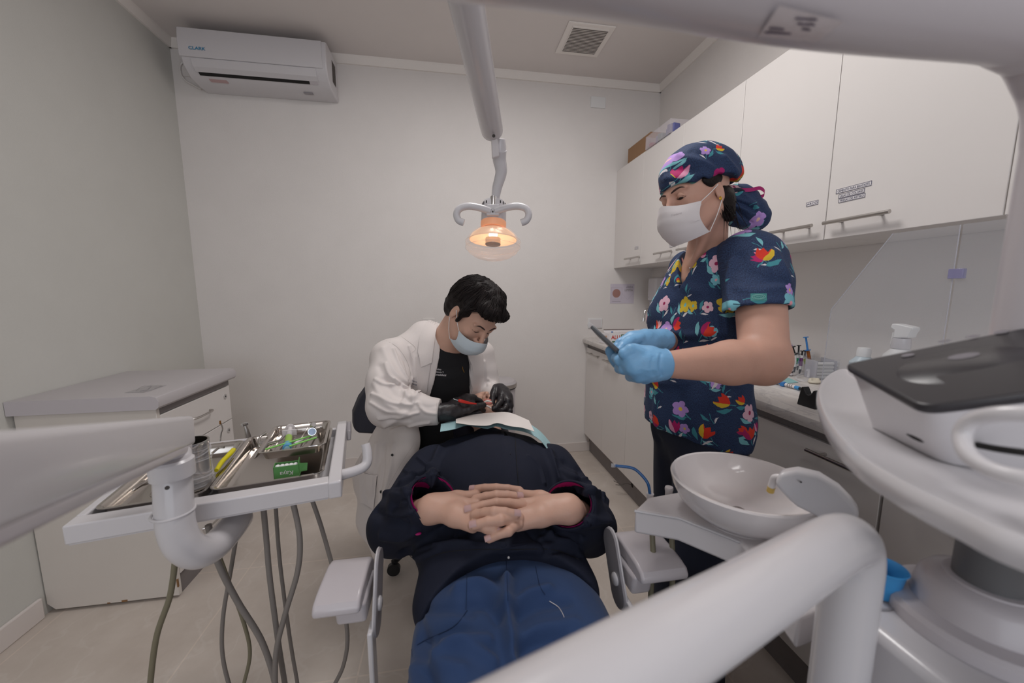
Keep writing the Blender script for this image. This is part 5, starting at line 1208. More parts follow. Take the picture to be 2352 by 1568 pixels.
# coat
co_f = Form()
co_f.ell(TC-n_d*.002, (.188, .128, .228), (s_, n_d, u_), k=.03)
co_f.ell(TC+Vector((-.06, .09, -.25)), (.175, .135, .19), k=.07)
co_f.chain([shl, shl.lerp(elb, .5), elb], [.070, .069, .064], k=.035); co_f.chain([elb, elb.lerp(wrs, .5), wrs+(wrs-elb).normalized()*.02], [.066, .056, .041], k=.02)
co_f.chain([shr, elr], [.072, .062], k=.035); co_f.chain([elr, elr.lerp(wrr, .62)], [.058, .043], k=.02)
co_f.chain([at(965, 775, 1.52), neckb+Vector((0, .02, -.02)), at(1060, 790, 1.60)], [.045, .055, .045], k=.03)
co_f.cone(at(922, 806, 1.48), at(978, 766, 1.53), .050, .050, k=.04); co_f.cone(at(898, 824, 1.46), at(935, 806, 1.49), .055, .050, k=.04)
# skirt of the coat on the left of the patient
co_f.chain([at(905, 1010, 1.56), at(868, 1085, 1.50), at(866, 1190, 1.44), at(880, 1260, 1.40)], [.09, .082, .060, .04], k=.05)
co_f.chain([at(935, 1010, 1.50), at(905, 1090, 1.42), at(890, 1170, 1.38)], [.06, .045, .04], k=.04)
# open front: wedge cut down to the shirt
pts_l = [at(x, y, 1.50) for x, y in ((1003, 720), (998, 790), (985, 850), (976, 925), (965, 1000), (950, 1100))]
pts_r = [at(x, y, 1.56) for x, y in ((1035, 720), (1062, 790), (1072, 850), (1082, 925), (1092, 1000), (1100, 1100))]
bl_ = np.array([(_np(p)-_np(TC))@_np(u_) for p in pts_l]); al_ = np.array([(_np(p)-_np(TC))@_np(s_) for p in pts_l]); br_ = np.array([(_np(p)-_np(TC))@_np(u_) for p in pts_r]); ar_ = np.array([(_np(p)-_np(TC))@_np(s_) for p in pts_r])
ol, orr = np.argsort(bl_), np.argsort(br_)
def openf(P):
    q = P-_np(TC); b = q@_np(u_); a = q@_np(s_); d = q@_np(n_d); L_ = np.interp(b, bl_[ol], al_[ol]); R_ = np.interp(b, br_[orr], ar_[orr])
    return np.maximum(np.maximum(L_-a, a-R_), np.maximum(-d+.02, d-.16))
co_f.fn('s', openf, .006)
co_f.cut(wrs+(wrs-elb).normalized()*-.004, (wrs-elb)) if 0 else None
def cutend(p, n, rad):
    p, n = _np(p), _np(Vector(n).normalized())
    def g(P):
        q = P-p; a = q@n; lat = np.sqrt(np.maximum((q*q).sum(-1)-a*a, 0)); return np.where((lat < rad) & (a > -.05), a, -1.)
    return g
wcut = at(1010, 946, 1.33); co_f.fn('i', cutend(wcut, wrs-elb, .075)); co_f.fn('i', cutend(at(1131, 893, 1.60), wrr-elr, .06)) if 0 else None
FZ = lambda pts, z, w, h: (pts, w, h)
cfo = [FZ([(880, 800), (905, 850), (935, 880)], 1.38, .012, -.007), FZ([(870, 840), (900, 900), (930, 915)], 1.32, .012, .008), FZ([(925, 900), (945, 915), (960, 905)], 1.29, .008, -.012), FZ([(860, 880), (885, 925), (920, 945)], 1.28, .010, -.007),
       FZ([(850, 930), (890, 960), (940, 965)], 1.27, .010, .006), FZ([(870, 985), (910, 965), (930, 950)], 1.28, .010, -.008), FZ([(905, 790), (930, 830), (940, 870)], 1.38, .010, .006), FZ([(960, 820), (955, 870), (940, 905)], 1.42, .008, -.006),
       FZ([(960, 930), (985, 935), (1005, 930)], 1.28, .008, .003), FZ([(880, 870), (915, 880), (950, 890)], 1.33, .009, .007), FZ([(945, 870), (940, 890), (925, 925)], 1.36, .007, -.010), FZ([(865, 1020), (862, 1070), (855, 1130)], 1.45, .010, -.010),
       FZ([(885, 1020), (878, 1090), (870, 1150)], 1.44, .008, .008), FZ([(905, 1020), (895, 1080), (880, 1140)], 1.42, .007, -.006), FZ([(848, 1050), (835, 1090), (845, 1150)], 1.46, .010, .008)]
cfo += [FZ(q, 0, .0055, -.0085) for q in ([(855, 905), (900, 925), (945, 930)], [(850, 925), (890, 945), (935, 948)], [(870, 962), (920, 957), (960, 948)], [(925, 885), (945, 905), (950, 925)], [(905, 870), (935, 890), (955, 905)], [(905, 800), (915, 830), (935, 870)], [(885, 835), (895, 862), (915, 880)], [(940, 795), (948, 830), (950, 865)], [(900, 988), (940, 978), (985, 970)], [(1112, 830), (1116, 860), (1122, 885)], [(1120, 870), (1130, 880), (1140, 880)], [(960, 925), (975, 945), (1000, 950)], [(862, 870), (880, 880), (905, 882)])]
coat = Skin(co_f, .0042, [(a, b, c*.8) for a, b, c in cfo], noise=.0028, nscale=(26, 26, 26), it=1, nseed=5); coat.obj('coat', 'coat', den)
# collar and lapels
lap = [(1008, 728), (990, 760), (978, 800), (966, 842), (985, 862), (978, 925)]
mk('lapel', drape([coat], [(1006, 728), (998, 780), (990, 830), (984, 870), (980, 900)], [(982, 752), (972, 790), (960, 838), (957, 870), (960, 900)], 26, 8, .002, .003, fn=lambda u, v: .010*v*(1-v)+.004*(1-v)), 'coat', den)
mk('collar', drape([coat], [(1010, 722), (1004, 750), (998, 785), (992, 832)], [(978, 745), (965, 780), (962, 815), (968, 842)], 18, 6, .006, .003, fn=lambda u, v: .010*v*(1-v)+.004), 'coat', den)
mk('lapel', drape([coat], [(1066, 815), (1074, 850), (1080, 890), (1084, 928)], [(1108, 813), (1112, 850), (1110, 890), (1106, 925)], 18, 8, .003, .003, fn=lambda u, v: .008*v*(1-v)), 'coat', den)
thr = mat('coat_stitching', (196, 188, 184), .9)
for q in ([(966, 845), (962, 870), (963, 898)], [(905, 762), (935, 782), (955, 800), (942, 812)], [(875, 778), (910, 795), (935, 830), (945, 870)], [(1003, 925), (1002, 950), (1003, 972)], [(1100, 818), (1104, 860), (1101, 920)], [(950, 1020), (915, 1075), (880, 1140)]):
    mk('stitching', seam(coat, q, .0005, .0035 if q[0][0] in (966, 1100) else .0005), thr, den)
mk('pocket_edge', seam(coat, [(824, 1077), (840, 1086), (868, 1092)], .003, .0015), 'coat', den); mk('pocket_edge', seam(coat, [(824, 1077), (832, 1050), (850, 1030)], .0022, .001), 'coat', den)
mk('pocket', drape(coat, [(824, 1078), (845, 1088), (868, 1092)], [(826, 1150), (842, 1160), (860, 1170)], 10, 8, .004, .003, fn=lambda u, v: .006*math.sin(PI*u)), 'coat', den)
for x, y in ((901, 1045), (876, 1129)): mk('button', lathe([(0, -.001), (.0048, -.001), (.0052, .001), (.003, .0025), (0, .002)], coat.hit(x, y, .001), cvec(-.2, .2, 1), 16), 'black', den)
tag(mk('dark_phone', obox(at(861, 1082, 1.43), cvec(.3, 1, 0), cvec(1, -.3, 0), cvec(0, 0, 1), .016, .010, .004), 'black', bevel=.002), 'dark clip-like object poking out of the pocket of the white coat', 'object')
for i, tx in enumerate(('Ortodoncia', 'Maxilofacial')): stitched(tx, coat, 945, 875+i*6.8, .28, 5.4, 'ink', den, sq=.50, off=.0012)
for i, (tx, sq) in enumerate((('Especialista', .95), ('Ortodoncia Y', .95), ('Dentomaxilofacial', .72))): stitched(tx, shirt, 991, 848+i*6.4, .08, 5.2 if i < 2 else 6.4, 'plast2', den, sq=sq, off=.0012, bold=.01)
mk('gold_print', [seam(shirt, [(1062, 842), (1063, 848), (1066, 855)], .0008, .001), ball(shirt.hit(1071, 847, .0), .004, 8, (1, .5, 1.2))][0], mat('gold_thread', (170, 120, 20), .6), den)
# ---- hair
f = Form(); ax_h = (Fd, Ld, Ud)
f.ell(PD(-.018, 0, .048), (.108, .086, .088), ax_h, k=.02); f.ell(PD(-.058, 0, -.005), (.062, .080, .085), ax_h, k=.03)
f.ell(PD(.060, -.016, .092), (.045, .056, .030), ax_h, k=.02); f.ell(PD(.074, .026, .086), (.030, .038, .022), ax_h, k=.015); f.ell(PD(.02, .0, .118), (.05, .05, .025), ax_h, k=.02)
for q in (-1, 1): f.cone(PD(.030, .074*q, .04), PD(.028, .077*q, -.012), .014, .008, k=.012)
f.fn('s', lambda P: np.maximum(np.maximum(-(P-_np(PD(.045, 0, 0)))@_np(Fd), (P-_np(PD(0, 0, .060)))@_np(Ud)), -.5), .01)
for q in (-1, 1): f.ell(PD(.004, .088*q, -.012), (.022, .016, .034), ax_h, k=.008, sub=True)
f.cut(PD(-.04, 0, -.075), (-Ud-Fd*.2), .01)
hv = Skin(f, .0032, noise=.0032, nscale=(60, 60, 60), it=1, nseed=2)
hair_obj = hv.obj('hair', 'hair', den)
rr_ = random.Random(4); lk = []
for i in range(800):
    a = rr_.uniform(-2.9, 2.9); e = rr_.uniform(.05, 1.35)
    cr_ = PD(-.045, 0, .12); d0 = (Fd*math.cos(a)+Ld*math.sin(a)); 
    q0 = PD(-.02, 0, .04)+(Ud*math.sin(e)+d0*math.cos(e))*.13
    p, n, _, _ = hv.bvh.find_nearest(q0)
    if p is None: continue
    flow = (d0*.7-Ud*.75+Ld*rr_.uniform(-.35, .35)).normalized(); P = []; 
    for k in range(7):
        p2, n2, _, _ = hv.bvh.find_nearest(p+flow*(.011*k)); 
        if n2.dot(p2-PD(-.02, 0, .03)) < 0: n2 = -n2
        P.append(p2+n2*(.0008+.0016*math.sin(k*.9+i)))
    lk.append(tube(P, [.0004, .0015, .0017, .0013, .0002], 5))
mk('hair_locks', lk, 'hair', den)
for q, (a, b) in enumerate((((1062, 638), (1100, 640)), ((1070, 641), (1112, 652)))):
    mk('stray_lock', tube(spline([hv.hit(1062, 650, 0), at(1066, 636, 1.34), at(1085, 633+4*q, 1.34), at(1105, 642, 1.34), hv.hit(1112, 655, 0)], 5), .0009, 5), 'hair', den)
# ---- face details
def fdet(name, pts, r, m, sk, par, off=.0): return mk(name, tube([sk.hit(x, y, off) for x, y in pts], r, 8), m, par)
def face(sk, par, P, brow_r=.0030):
    for q in (-1, 1):
        c = []
        for a, d in ((.011, .024), (.022, .028), (.036, .030), (.050, .025)):
            s0 = P(.15, a*q, d); h, n, i, t = sk.bvh.ray_cast(s0, (P(0, a*q, d-.0)-s0).normalized()); c.append((h or P(.09, a*q, d)))
        mk('eyebrow', tube(spline(c, 4), [.0018, .0030, .0024, .0006], 8), 'brow', par)
        c = []
        for a, d in ((.018, .004), (.025, .0005), (.033, -.0005), (.044, .003)):
            s0 = P(.15, a*q, d); h, n, i, t = sk.bvh.ray_cast(s0, (P(0, a*q, d)-s0).normalized()); c.append((h or P(.09, a*q, d)))
        mk('lash_line', tube(spline(c, 4), [.0006, .0015, .0016, .0008], 8), 'brow', par)
face(bodyd, den, PD)
# ---- mask: a pleated sheet over nose, mouth and chin
def mask(P, m, par, nm='face_mask', w=.068, top=-.026, bot=-.108, ear=(.0, .080, -.01), s=1., bulge=0):
    rows = []; NU, NV = 25, 17
    for j in range(NV):
        v = j/(NV-1); row = []
        for i in range(NU):
            u = -1+2*i/(NU-1); hgt = top*(1-v)+bot*v
            nose = math.exp(-(u/.35)**2)
            z = hgt+(.014*nose*(1-v))-.0*u*u+(.012*u*u*v if v > .5 else 0)-(1-v)*.006*abs(u)
            fw = .132-.060*abs(u)**2.0-.034*(max(0, v-.35)/.65)**2-.016*(max(0, .35-v)/.35)**1.5*(1-nose*.6)+bulge
            lat = w*math.sin(u*1.25)/math.sin(1.25)*(1-.18*v*v)
            fw += (.0018*((v*4.2) % 1.)-.0008)*(1-abs(u)**5) if .12 < v < .9 else 0
            row.append(P(fw*s, lat*s, z*s))
        rows.append(row)
    V_, F_ = sheet(rows); n = len(V_); V2 = [tuple(Vector(p)-(Vector(p)-P(0, 0, -.05)).normalized()*.0015) for p in V_]
    e = [i for i in range(NU)]+[r_*NU+NU-1 for r_ in range(1, NV)]+[(NV-1)*NU+i for i in range(NU-2, -1, -1)]+[r_*NU for r_ in range(NV-2, 0, -1)]
    o = mk(nm, (V_+V2, F_+[tuple(n+i for i in g[::-1]) for g in F_]+[(e[i], e[(i+1) % len(e)], n+e[(i+1) % len(e)], n+e[i]) for i in range(len(e))]), m, par)
    for v_ in (.035, .08): 
        k = [rows[int(round(v_*(NV-1)))][i]+(rows[0][i]-P(0, 0, -.05)).normalized()*.0006-(rows[0][i]-rows[-1][i])*(v_ if v_ < .05 else .06) for i in range(NU)]
        mk('mask_seam', tube(k, .0006, 5), thr, o)
    for q, ii in ((-1, 0), (1, NU-1)):
        e0 = P(ear[0], ear[1]*q*s, ear[2]+.018); e1 = P(ear[0]-.004, ear[1]*q*s, ear[2]-.022)
        mk('ear_loop', tube(spline([rows[0][ii], rows[0][ii].lerp(e0, .5)+(P(0, .004*q, 0)-P(0, 0, 0)), e0], 5), .0011, 6), 'white', o); mk('ear_loop', tube(spline([rows[-1][ii], rows[-1][ii].lerp(e1, .5)+(P(0, .004*q, 0)-P(0, 0, 0)), e1], 5), .0011, 6), 'white', o)
    return rows
mask(PD, 'maskb', den)
# ---- gloves
def finger(f, P, r, k=.004):
    for i in range(len(P)-1): f.cone(P[i], P[i+1], r*(1.06-.07*i), r*(1.0-.07*i), k=k)
def A_(*p): return [at(*q) for q in p]
f = Form()
f.chain(A_((1006, 947, 1.335), (1030, 945, 1.345), (1050, 941, 1.36)), [.0335, .031, .032], k=.01)
for p in (((1045, 925, 1.37), (1070, 915, 1.40), (1088, 914, 1.42)), ((1045, 935, 1.36), (1070, 930, 1.385), (1085, 930, 1.40)), ((1040, 948, 1.355), (1065, 950, 1.375), (1080, 950, 1.39)), ((1035, 955, 1.35), (1060, 962, 1.365), (1072, 962, 1.375))):
    f.chain(A_(*p), [.018, .0165, .0135], k=.014)
finger(f, A_((1086, 913, 1.42), (1101, 921, 1.44), (1111, 931, 1.455)), .0115)
finger(f, A_((1050, 945, 1.34), (1078, 940, 1.355), (1096, 933, 1.39), (1110, 930, 1.42)), .0135)
finger(f, A_((1084, 931, 1.40), (1100, 936, 1.42), (1110, 942, 1.44)), .0115)
finger(f, A_((1080, 950, 1.39), (1098, 948, 1.40), (1104, 952, 1.405)), .0110); finger(f, A_((1072, 962, 1.375), (1090, 962, 1.385), (1098, 962, 1.38)), .010)
Skin(f, .0026, noise=.0007, nscale=(90, 90, 90), it=1).obj('glove', 'glove_blk', den)
f = Form()
f.chain(A_((1143, 899, 1.585), (1150, 905, 1.56), (1158, 915, 1.53)), [.031, .033, .034], k=.012)
for p in (((1140, 893, 1.57), (1134, 905, 1.53)), ((1150, 892, 1.56), (1152, 908, 1.51)), ((1160, 900, 1.55), (1166, 920, 1.50)), ((1165, 912, 1.54), (1171, 932, 1.50))):
    f.chain(A_(*p), [.021, .016], k=.012)
finger(f, A_((1136, 895, 1.54), (1131, 912, 1.51), (1130, 928, 1.49)), .0125)
finger(f, A_((1153, 905, 1.52), (1149, 922, 1.48), (1140, 934, 1.465), (1130, 939, 1.47)), .0125)
finger(f, A_((1166, 920, 1.51), (1160, 938, 1.48), (1147, 944, 1.475)), .0120); finger(f, A_((1171, 928, 1.51), (1171, 944, 1.49), (1160, 950, 1.48)), .0115)
finger(f, A_((1160, 940, 1.50), (1148, 944, 1.475), (1134, 938, 1.46)), .0125)
Skin(f, .0026, noise=.0007, nscale=(90, 90, 90), it=1).obj('glove', 'glove_blk', den)
tl_ = thing('dental_tool', 'red-handled dental instrument with steel tip held in the black glove', 'instrument', at(1075, 921, 1.38))
mk('red_handle', tube(spline(A_((1053, 919, 1.335), (1060, 921, 1.335), (1078, 925, 1.345), (1094, 927, 1.36)), 5), [.0045, .0062, .0055, .0035, .0022], 16), mat('red_rubber', (205, 44, 34), .35), tl_)
mk('steel_tip', tube(spline(A_((1053, 919, 1.335), (1045, 917, 1.333), (1041, 915, 1.332)), 4), [.0022, .0016, .0016, .002], 8), 'chrome', tl_)
tag(mk('white_ligature', tube(spline(A_((1112, 930, 1.45), (1120, 932, 1.445), (1128, 937, 1.45)), 4), .0022, 8), 'white'), 'short white cotton roll held between the gloves in the patient mouth', 'cotton roll')
# ---- stool and bin
st = thing('stool', 'dark navy padded backrest stool behind the man in the white coat', 'stool', (-.14, 1.8, 0))
bk = [at(x, y, 1.66) for x, y in ((848, 888), (826, 918), (812, 952), (812, 985), (822, 996), (870, 999), (960, 985), (960, 880))]
mk('backrest', prism(bk, n_d*-.05+Vector((0, .0, 0))), 'navyleather', st, bevel=.018, seg=4)
mk('seat', lathe([(0, .40), (.17, .40), (.19, .42), (.19, .45), (.17, .47), (0, .475)], (-.12, 1.80, 0), n=40), 'navyleather', st)
mk('gas_column', cyl((-.12, 1.8, .08), (-.12, 1.8, .40), .025), 'chrome', st)
for k in range(5):
    a = 2*PI*k/5+.3; mk('foot', [tube([(-.12, 1.8, .09), (-.12+.24*math.cos(a), 1.8+.24*math.sin(a), .06)], [.02, .014], 10), cyl((-.12+.24*math.cos(a), 1.8+.24*math.sin(a)-.01, .028), (-.12+.24*math.cos(a), 1.8+.24*math.sin(a)+.01, .028), .028)], 'black', st)
bn = thing('pedal_bin', 'round light grey pedal bin with a steel-rimmed lid against the back wall', 'bin', (.335, 2.52, 0))
bx, by = .325, 2.50
mk('body', lathe([(.105, 0), (.108, .01), (.115, .62), (.112, .625)], (bx, by, 0), n=48), 'grayplast', bn)
mk('lid', lathe([(.123, .628), (.123, .640), (.110, .655), (.07, .662), (0, .664)], (bx, by, 0), n=48), 'greylam', bn); mk('rim', lathe([(.119, .612), (.125, .614), (.125, .638), (.119, .640)], (bx, by, 0), n=48), 'steel', bn); mk('rubber_ring', lathe([(.119, .604), (.121, .606), (.121, .613), (.119, .614)], (bx, by, 0), n=48), 'black', bn)
# ================================================================== STANDING WOMAN
asn = thing('person', 'standing person in a navy floral tunic and floral cap with white mask and blue gloves', 'person', (.77, 1.04, 0))
hC = at(1598, 454, 1.07)
Fa = cvec(-.91, -.28, .31); La = cvec(.33, .0, .94); La = (La-Fa*La.dot(Fa)).normalized(); Ua = Fa.cross(La).normalized()
FT, LT = Vector((-.97, -.24, 0)).normalized(), Vector((.24, -.97, 0)).normalized(); UT = Vector((0, 0, 1))
f = Form(); PA = head_form(f, hC, Fa, Ua, La, .96)
CT = Vector((.775, 1.055, 1.17))
shA, elA, wrA = at(1740, 600, 1.00), at(1752, 830, .88), at(1532, 837, .82)
nk = Vector((.775, 1.06, 1.335))
f.chain([hC-Ua*.05-Fa*.035, nk+Vector((0, 0, .02)), nk-Vector((0, 0, .05))], [.050, .054, .085], k=.025)
f.ell(CT+FT*-.01, (.085, .13, .20), (FT, LT, UT), k=.03); f.cone(CT+Vector((0, 0, .12)), shA, .06, .055, k=.03)
f.ell((.775, 1.05, .96), (.085, .12, .15), (FT, LT, UT), k=.03)
f.chain([shA, elA+Vector((0, 0, .02))], [.059, .051], k=.02); f.ell(elA+Vector((.004, 0, -.004)), (.050, .048, .049), k=.03)
f.chain([elA, elA.lerp(wrA, .35), wrA], [.050, .0475, .0285], k=.02)
shB = Vector((.81, 1.205, 1.325)); elB = Vector((.80, 1.235, 1.07)); wrB = at(1512, 783, .99)
f.chain([shB, elB, wrB], [.05, .045, .026], k=.02)
f.chain([(.775, .99, .85), (.745, .95, .48), (.745, .95, .1)], [.06, .055, .04], k=.03); f.chain([(.78, 1.10, .85), (.785, 1.13, .48), (.785, 1.13, .1)], [.06, .055, .04], k=.03)
# neck tendons and collar bone
f.chain([PA(-.01, .045, -.06), nk+FT*.07+LT*.01-Vector((0, 0, .01))], [.012, .009], k=.02)
bodya = Skin(f, .0036, [([(1470+300, 815), (1640, 800), (1700, 790)], .02, -.002)] if 0 else [], it=2); bodya.obj('body', 'skin_a', asn)
face(bodya, asn, PA)
eyp = []
# open, lowered eye
for q in (1,):
    s0 = PA(.15, .031, .006); h, n, i, t = bodya.bvh.ray_cast(s0, (PA(0, .031, .006)-s0).normalized())
    if h is not None:
        mk('eye_lid', ball(h-Fa*.0052+Ua*.0034, .0096, 12), 'skin_a', asn); mk('eye', ball(h-Fa*.0042-Ua*.0022, .0072, 10, (1, 1, .75)), mat('dark_eye', (40, 28, 26), .15), asn)
        mk('eyelid', tube(spline([h+La*.014-Ua*.0015+Fa*-.004, h+La*.006+Ua*.004, h-La*.004+Ua*.005, h-La*.013-Ua*.001], 5), [.001, .0026, .0028, .001], 8), 'skin_b', asn)
# ---- tunic
f = Form()
f.ell(CT, (.122, .172, .215), (FT, LT, UT), k=.03)
for q in (-1, 1): f.ell(CT+FT*.044+LT*.078*q+Vector((0, 0, -.005)), (.072, .078, .078), (FT, LT, UT), k=.05)
f.ell((.752, 1.045, .965), (.130, .160, .18), (FT, LT, UT), k=.06)
f.ell((.766, 1.045, .84), (.135, .172, .15), (FT, LT, UT), k=.06)
f.cone(CT+Vector((0, 0, .13)), shA+Vector((-.01, .02, .005)), .075, .068, k=.04); f.cone(CT+Vector((0, 0, .13)), shB, .075, .062, k=.04)
f.cone(nk+Vector((.03, 0, -.005))-LT*.06, nk+Vector((.03, 0, -.005))+LT*.06, .052, .052, k=.03)
f.cone(nk+Vector((.03, -.01, -.01)), nk+Vector((.04, 0, -.03)), .068, .08, k=.03)
f.fn('i', lambda P: (.822+.04*((P-_np((.78, 1.04, 0)))@_np(FT))/.14*-1-.0)-P[..., 2] if 0 else (.803+.03*((P[..., 0]-.78)/-.15)-P[..., 2]))
# v neck
vb = CT+FT*.14+Vector((0, 0, .118)); vt = nk+FT*.02+Vector((0, 0, .06))
sv = _np(LT); uvn = (vt-vb); uvl = uvn.length; uvd = _np(uvn.normalized()); nvv = np.cross(sv, uvd)
def vneck(P):
    q = P-_np(vb); a = np.abs(q@sv); b = q@uvd; d = np.abs(q@nvv)-.075
    return np.maximum(np.maximum((a-np.clip(b, 0, .2)*.50)*.88, -b), d)
f.fn('s', vneck, .004)
f.chain([nk+Vector((0, 0, .10)), nk+Vector((0, 0, .0))], [.062, .058], k=.006, sub=True)
tf = [([(1500, 760), (1520, 757), (1560, 765)], .010, -.008), ([(1500, 775), (1560, 785), (1640, 790)], .012, .006), ([(1530, 720), (1560, 700), (1600, 690)], .016, .004), ([(1660, 640), (1662, 700), (1668, 760)], .010, -.012), ([(1640, 660), (1645, 720), (1650, 770)], .012, .006),
      ([(1580, 770), (1640, 765), (1690, 780)], .012, -.006), ([(1560, 800), (1620, 800), (1680, 800)], .010, .006), ([(1510, 900), (1505, 950), (1515, 1000)], .014, -.005), ([(1560, 900), (1565, 960), (1580, 1020)], .016, .005), ([(1640, 890), (1650, 960), (1655, 1030)], .016, -.006),
      ([(1690, 900), (1700, 960), (1708, 1030)], .014, .006), ([(1490, 870), (1530, 880), (1580, 876)], .012, -.005), ([(1545, 640), (1570, 660), (1610, 668)], .014, -.004), ([(1650, 560), (1640, 600), (1655, 640)], .012, .005)]
tun = Skin(f, .004, [(a, b, c*1.1) for a, b, c in tf], noise=.0024, nscale=(20, 20, 20), it=2, nseed=8)
tun.obj('tunic', 'print', asn, uv=cyl_uv(CT, (-LT-FT*.9).normalized()*-1, (FT-LT*.9).normalized(), .165))
f = Form()
slv = at(1738, 705, .945)
f.chain([shA+Vector((-.012, .025, .01)), shA.lerp(slv, .5)+Vector((.0, 0, 0)), slv+(slv-shA).normalized()*.03], [.074, .074, .077], k=.02)
f.ell(shA+Vector((.0, .0, .0)), (.072, .066, .062), k=.03)
sd = (slv-shA).normalized()
f.cut(at(1748, 710, .93), cvec(-.01, -1, .12))
f.chain([slv-sd*.05, slv+sd*.08], [.066, .070], k=0, sub=True)
sf = [([(1680, 600), (1675, 650), (1682, 705)], .010, -.008), ([(1700, 590), (1720, 620), (1770, 640)], .014, .005), ([(1780, 580), (1800, 620), (1812, 650)], .012, -.008), ([(1770, 600), (1790, 640), (1815, 655)], .010, .006), ([(1690, 660), (1740, 668), (1800, 655)], .012, -.004), ([(1695, 620), (1740, 645), (1790, 648)], .012, .004)]
slk = Skin(f, .0038, sf, noise=.0018, nscale=(22, 22, 22), it=2, nseed=4)
slk.obj('sleeve', 'print', asn, uv=cyl_uv(slv+Vector((.37, .21, .3)), (-LT-FT*.5).normalized()*-1, (FT-LT*.5).normalized(), .09) if 0 else (lambda V: np.stack([((V-_np(slv))@_np(_r))*1.08+.37, ((V-_np(slv))@_np(_u))+.83], 1)))
mk('sleeve_hem', seam(slk, [(1684, 698), (1740, 700), (1812, 697)], .0009), mat('hem_thread', (24, 34, 60), .9), asn)
teal = mat('teal_brand_patch', (62, 132, 130), .7); tealp = mat('pale_teal_thread', (150, 200, 196), .7)
def patch(sk, x0, y0, w, h, ang, par):
    ca, sa = math.cos(ang), math.sin(ang); T_ = lambda a, b: (x0+a*ca-b*sa, y0+a*sa+b*ca)
    p = mk('patch', drape(sk, [T_(0, 0), T_(w/2, 0), T_(w, 0)], [T_(0, h), T_(w/2, h), T_(w, h)], 10, 6, .0010, .0015), teal, par)
    for rx, ry in ((.40, .34), (.30, .24)):
        mk('emblem', tube([sk.hit(*T_(w*(.5+rx*math.cos(a)), h*(.5+ry*math.sin(a))), .0017) for a in np.linspace(0, 2*PI, 24)[:-1]], .0004, 5, closed=True), tealp, p)
    mk('emblem', tube([sk.hit(*T_(w*(.3+.4*k/8), h*(.5+.06*math.sin(k*2.4))), .0017) for k in range(9)], .0005, 5), tealp, p)
patch(slk, 1724, 674, 37, 17, -.01, asn)
# ---- trousers and shoes
f = Form(); f.ell((.768, 1.045, .83), (.122, .158, .13), (FT, LT, UT), k=.03)
f.chain([(.755, .975, .77), (.735, .945, .46), (.745, .945, .07)], [.098, .085, .08], k=.03); f.chain([(.765, 1.105, .77), (.785, 1.13, .46), (.79, 1.13, .07)], [.098, .085, .08], k=.03)
Skin(f, .006, [([(1480, 980), (1490, 1060), (1500, 1140)], .02, -.006), ([(1510, 1010), (1520, 1080), (1525, 1130)], .02, .008)], noise=.003, nscale=(14, 14, 6)).obj('trousers', 'navypants', asn)
f = Form(); f.ell((.70, .94, .05), (.13, .048, .05)); f.ell((.74, 1.13, .05), (.13, .048, .05)); f.fn('i', lambda P: -P[..., 2]); Skin(f, .006).obj('shoes', 'white', asn)
# ---- cap with tied bun
f = Form(); ax_a = (Fa, La, Ua)
f.ell(PA(-.022, 0, .050), (.113, .093, .098), ax_a, k=.02); f.ell(PA(-.055, 0, .03), (.080, .085, .088), ax_a, k=.03)
f.cut(PA(.09, 0, .040), (-Ua+Fa*.10).normalized(), .006)
capf = [([(1560, 355), (1600, 370), (1650, 395)], .010, -.006), ([(1545, 385), (1590, 392), (1640, 420)], .009, .006), ([(1590, 350), (1640, 370), (1680, 410)], .012, .005), ([(1530, 410), (1580, 410), (1620, 430)], .010, -.005), ([(1665, 360), (1688, 390), (1695, 430)], .008, -.006), ([(1600, 400), (1625, 405), (1660, 425)], .007, -.007), ([(1615, 380), (1650, 400), (1675, 425)], .007, .006)]
cap = Skin(f, .0034, capf, noise=.0030, nscale=(30, 30, 30), it=2, nseed=6)
cap.obj('cap', 'print', asn, uv=lambda V: np.stack([((V-_np(hC))@_np(_r))*1.15-.31+.2*((V-_np(hC))@_np(_f)), ((V-_np(hC))@_np(_u))*1.1+.42], 1))
mk('cap_band', tube(spline([cap.hit(x, y, .0005) for x, y in ((1513, 444), (1540, 441), (1570, 441), (1600, 443), (1625, 441), (1645, 436))], 5), .0026, 8), 'print', asn)
patch(cap, 1574, 417, 27, 16, .04, asn)
f = Form(); bc_ = at(1707, 478, 1.13)
f.ell(bc_, (.065, .057, .049), (cvec(.85, -.5, 0), cvec(.5, .85, 0), cvec(0, 0, 1)), k=.02); f.ell(at(1690, 462, 1.12), (.050, .040, .034), (cvec(.9, -.35, 0), cvec(.35, .9, 0), cvec(0, 0, 1)), k=.03); f.cone(at(1660, 447, 1.10), at(1690, 460, 1.11), .022, .03, k=.03)
f.ell(at(1738, 500, 1.13), (.032, .036, .034), k=.03)
bun = Skin(f, .0034, [([(1660, 450), (1690, 455), (1730, 470)], .006, -.006), ([(1662, 465), (1700, 475), (1735, 495)], .006, -.006), ([(1670, 480), (1700, 492), (1725, 512)], .006, .005), ([(1700, 440), (1725, 460), (1745, 490)], .006, -.005), ([(1665, 458), (1700, 466), (1730, 482)], .005, .005)], noise=.0035, nscale=(45, 45, 45), it=2)
bun.obj('cap_bun', 'print', asn, uv=lambda V: np.stack([((V-_np(hC))@_np(_r))*1.2+.53, ((V-_np(hC))@_np(_u))*1.2+.1], 1))
mk('cap_ties', tube(spline([at(1662, 448, 1.07), at(1680, 438, 1.06), at(1700, 436, 1.07), at(1712, 442, 1.08)], 5), [.004, .006, .005, .002], 8), 'navypants', asn)
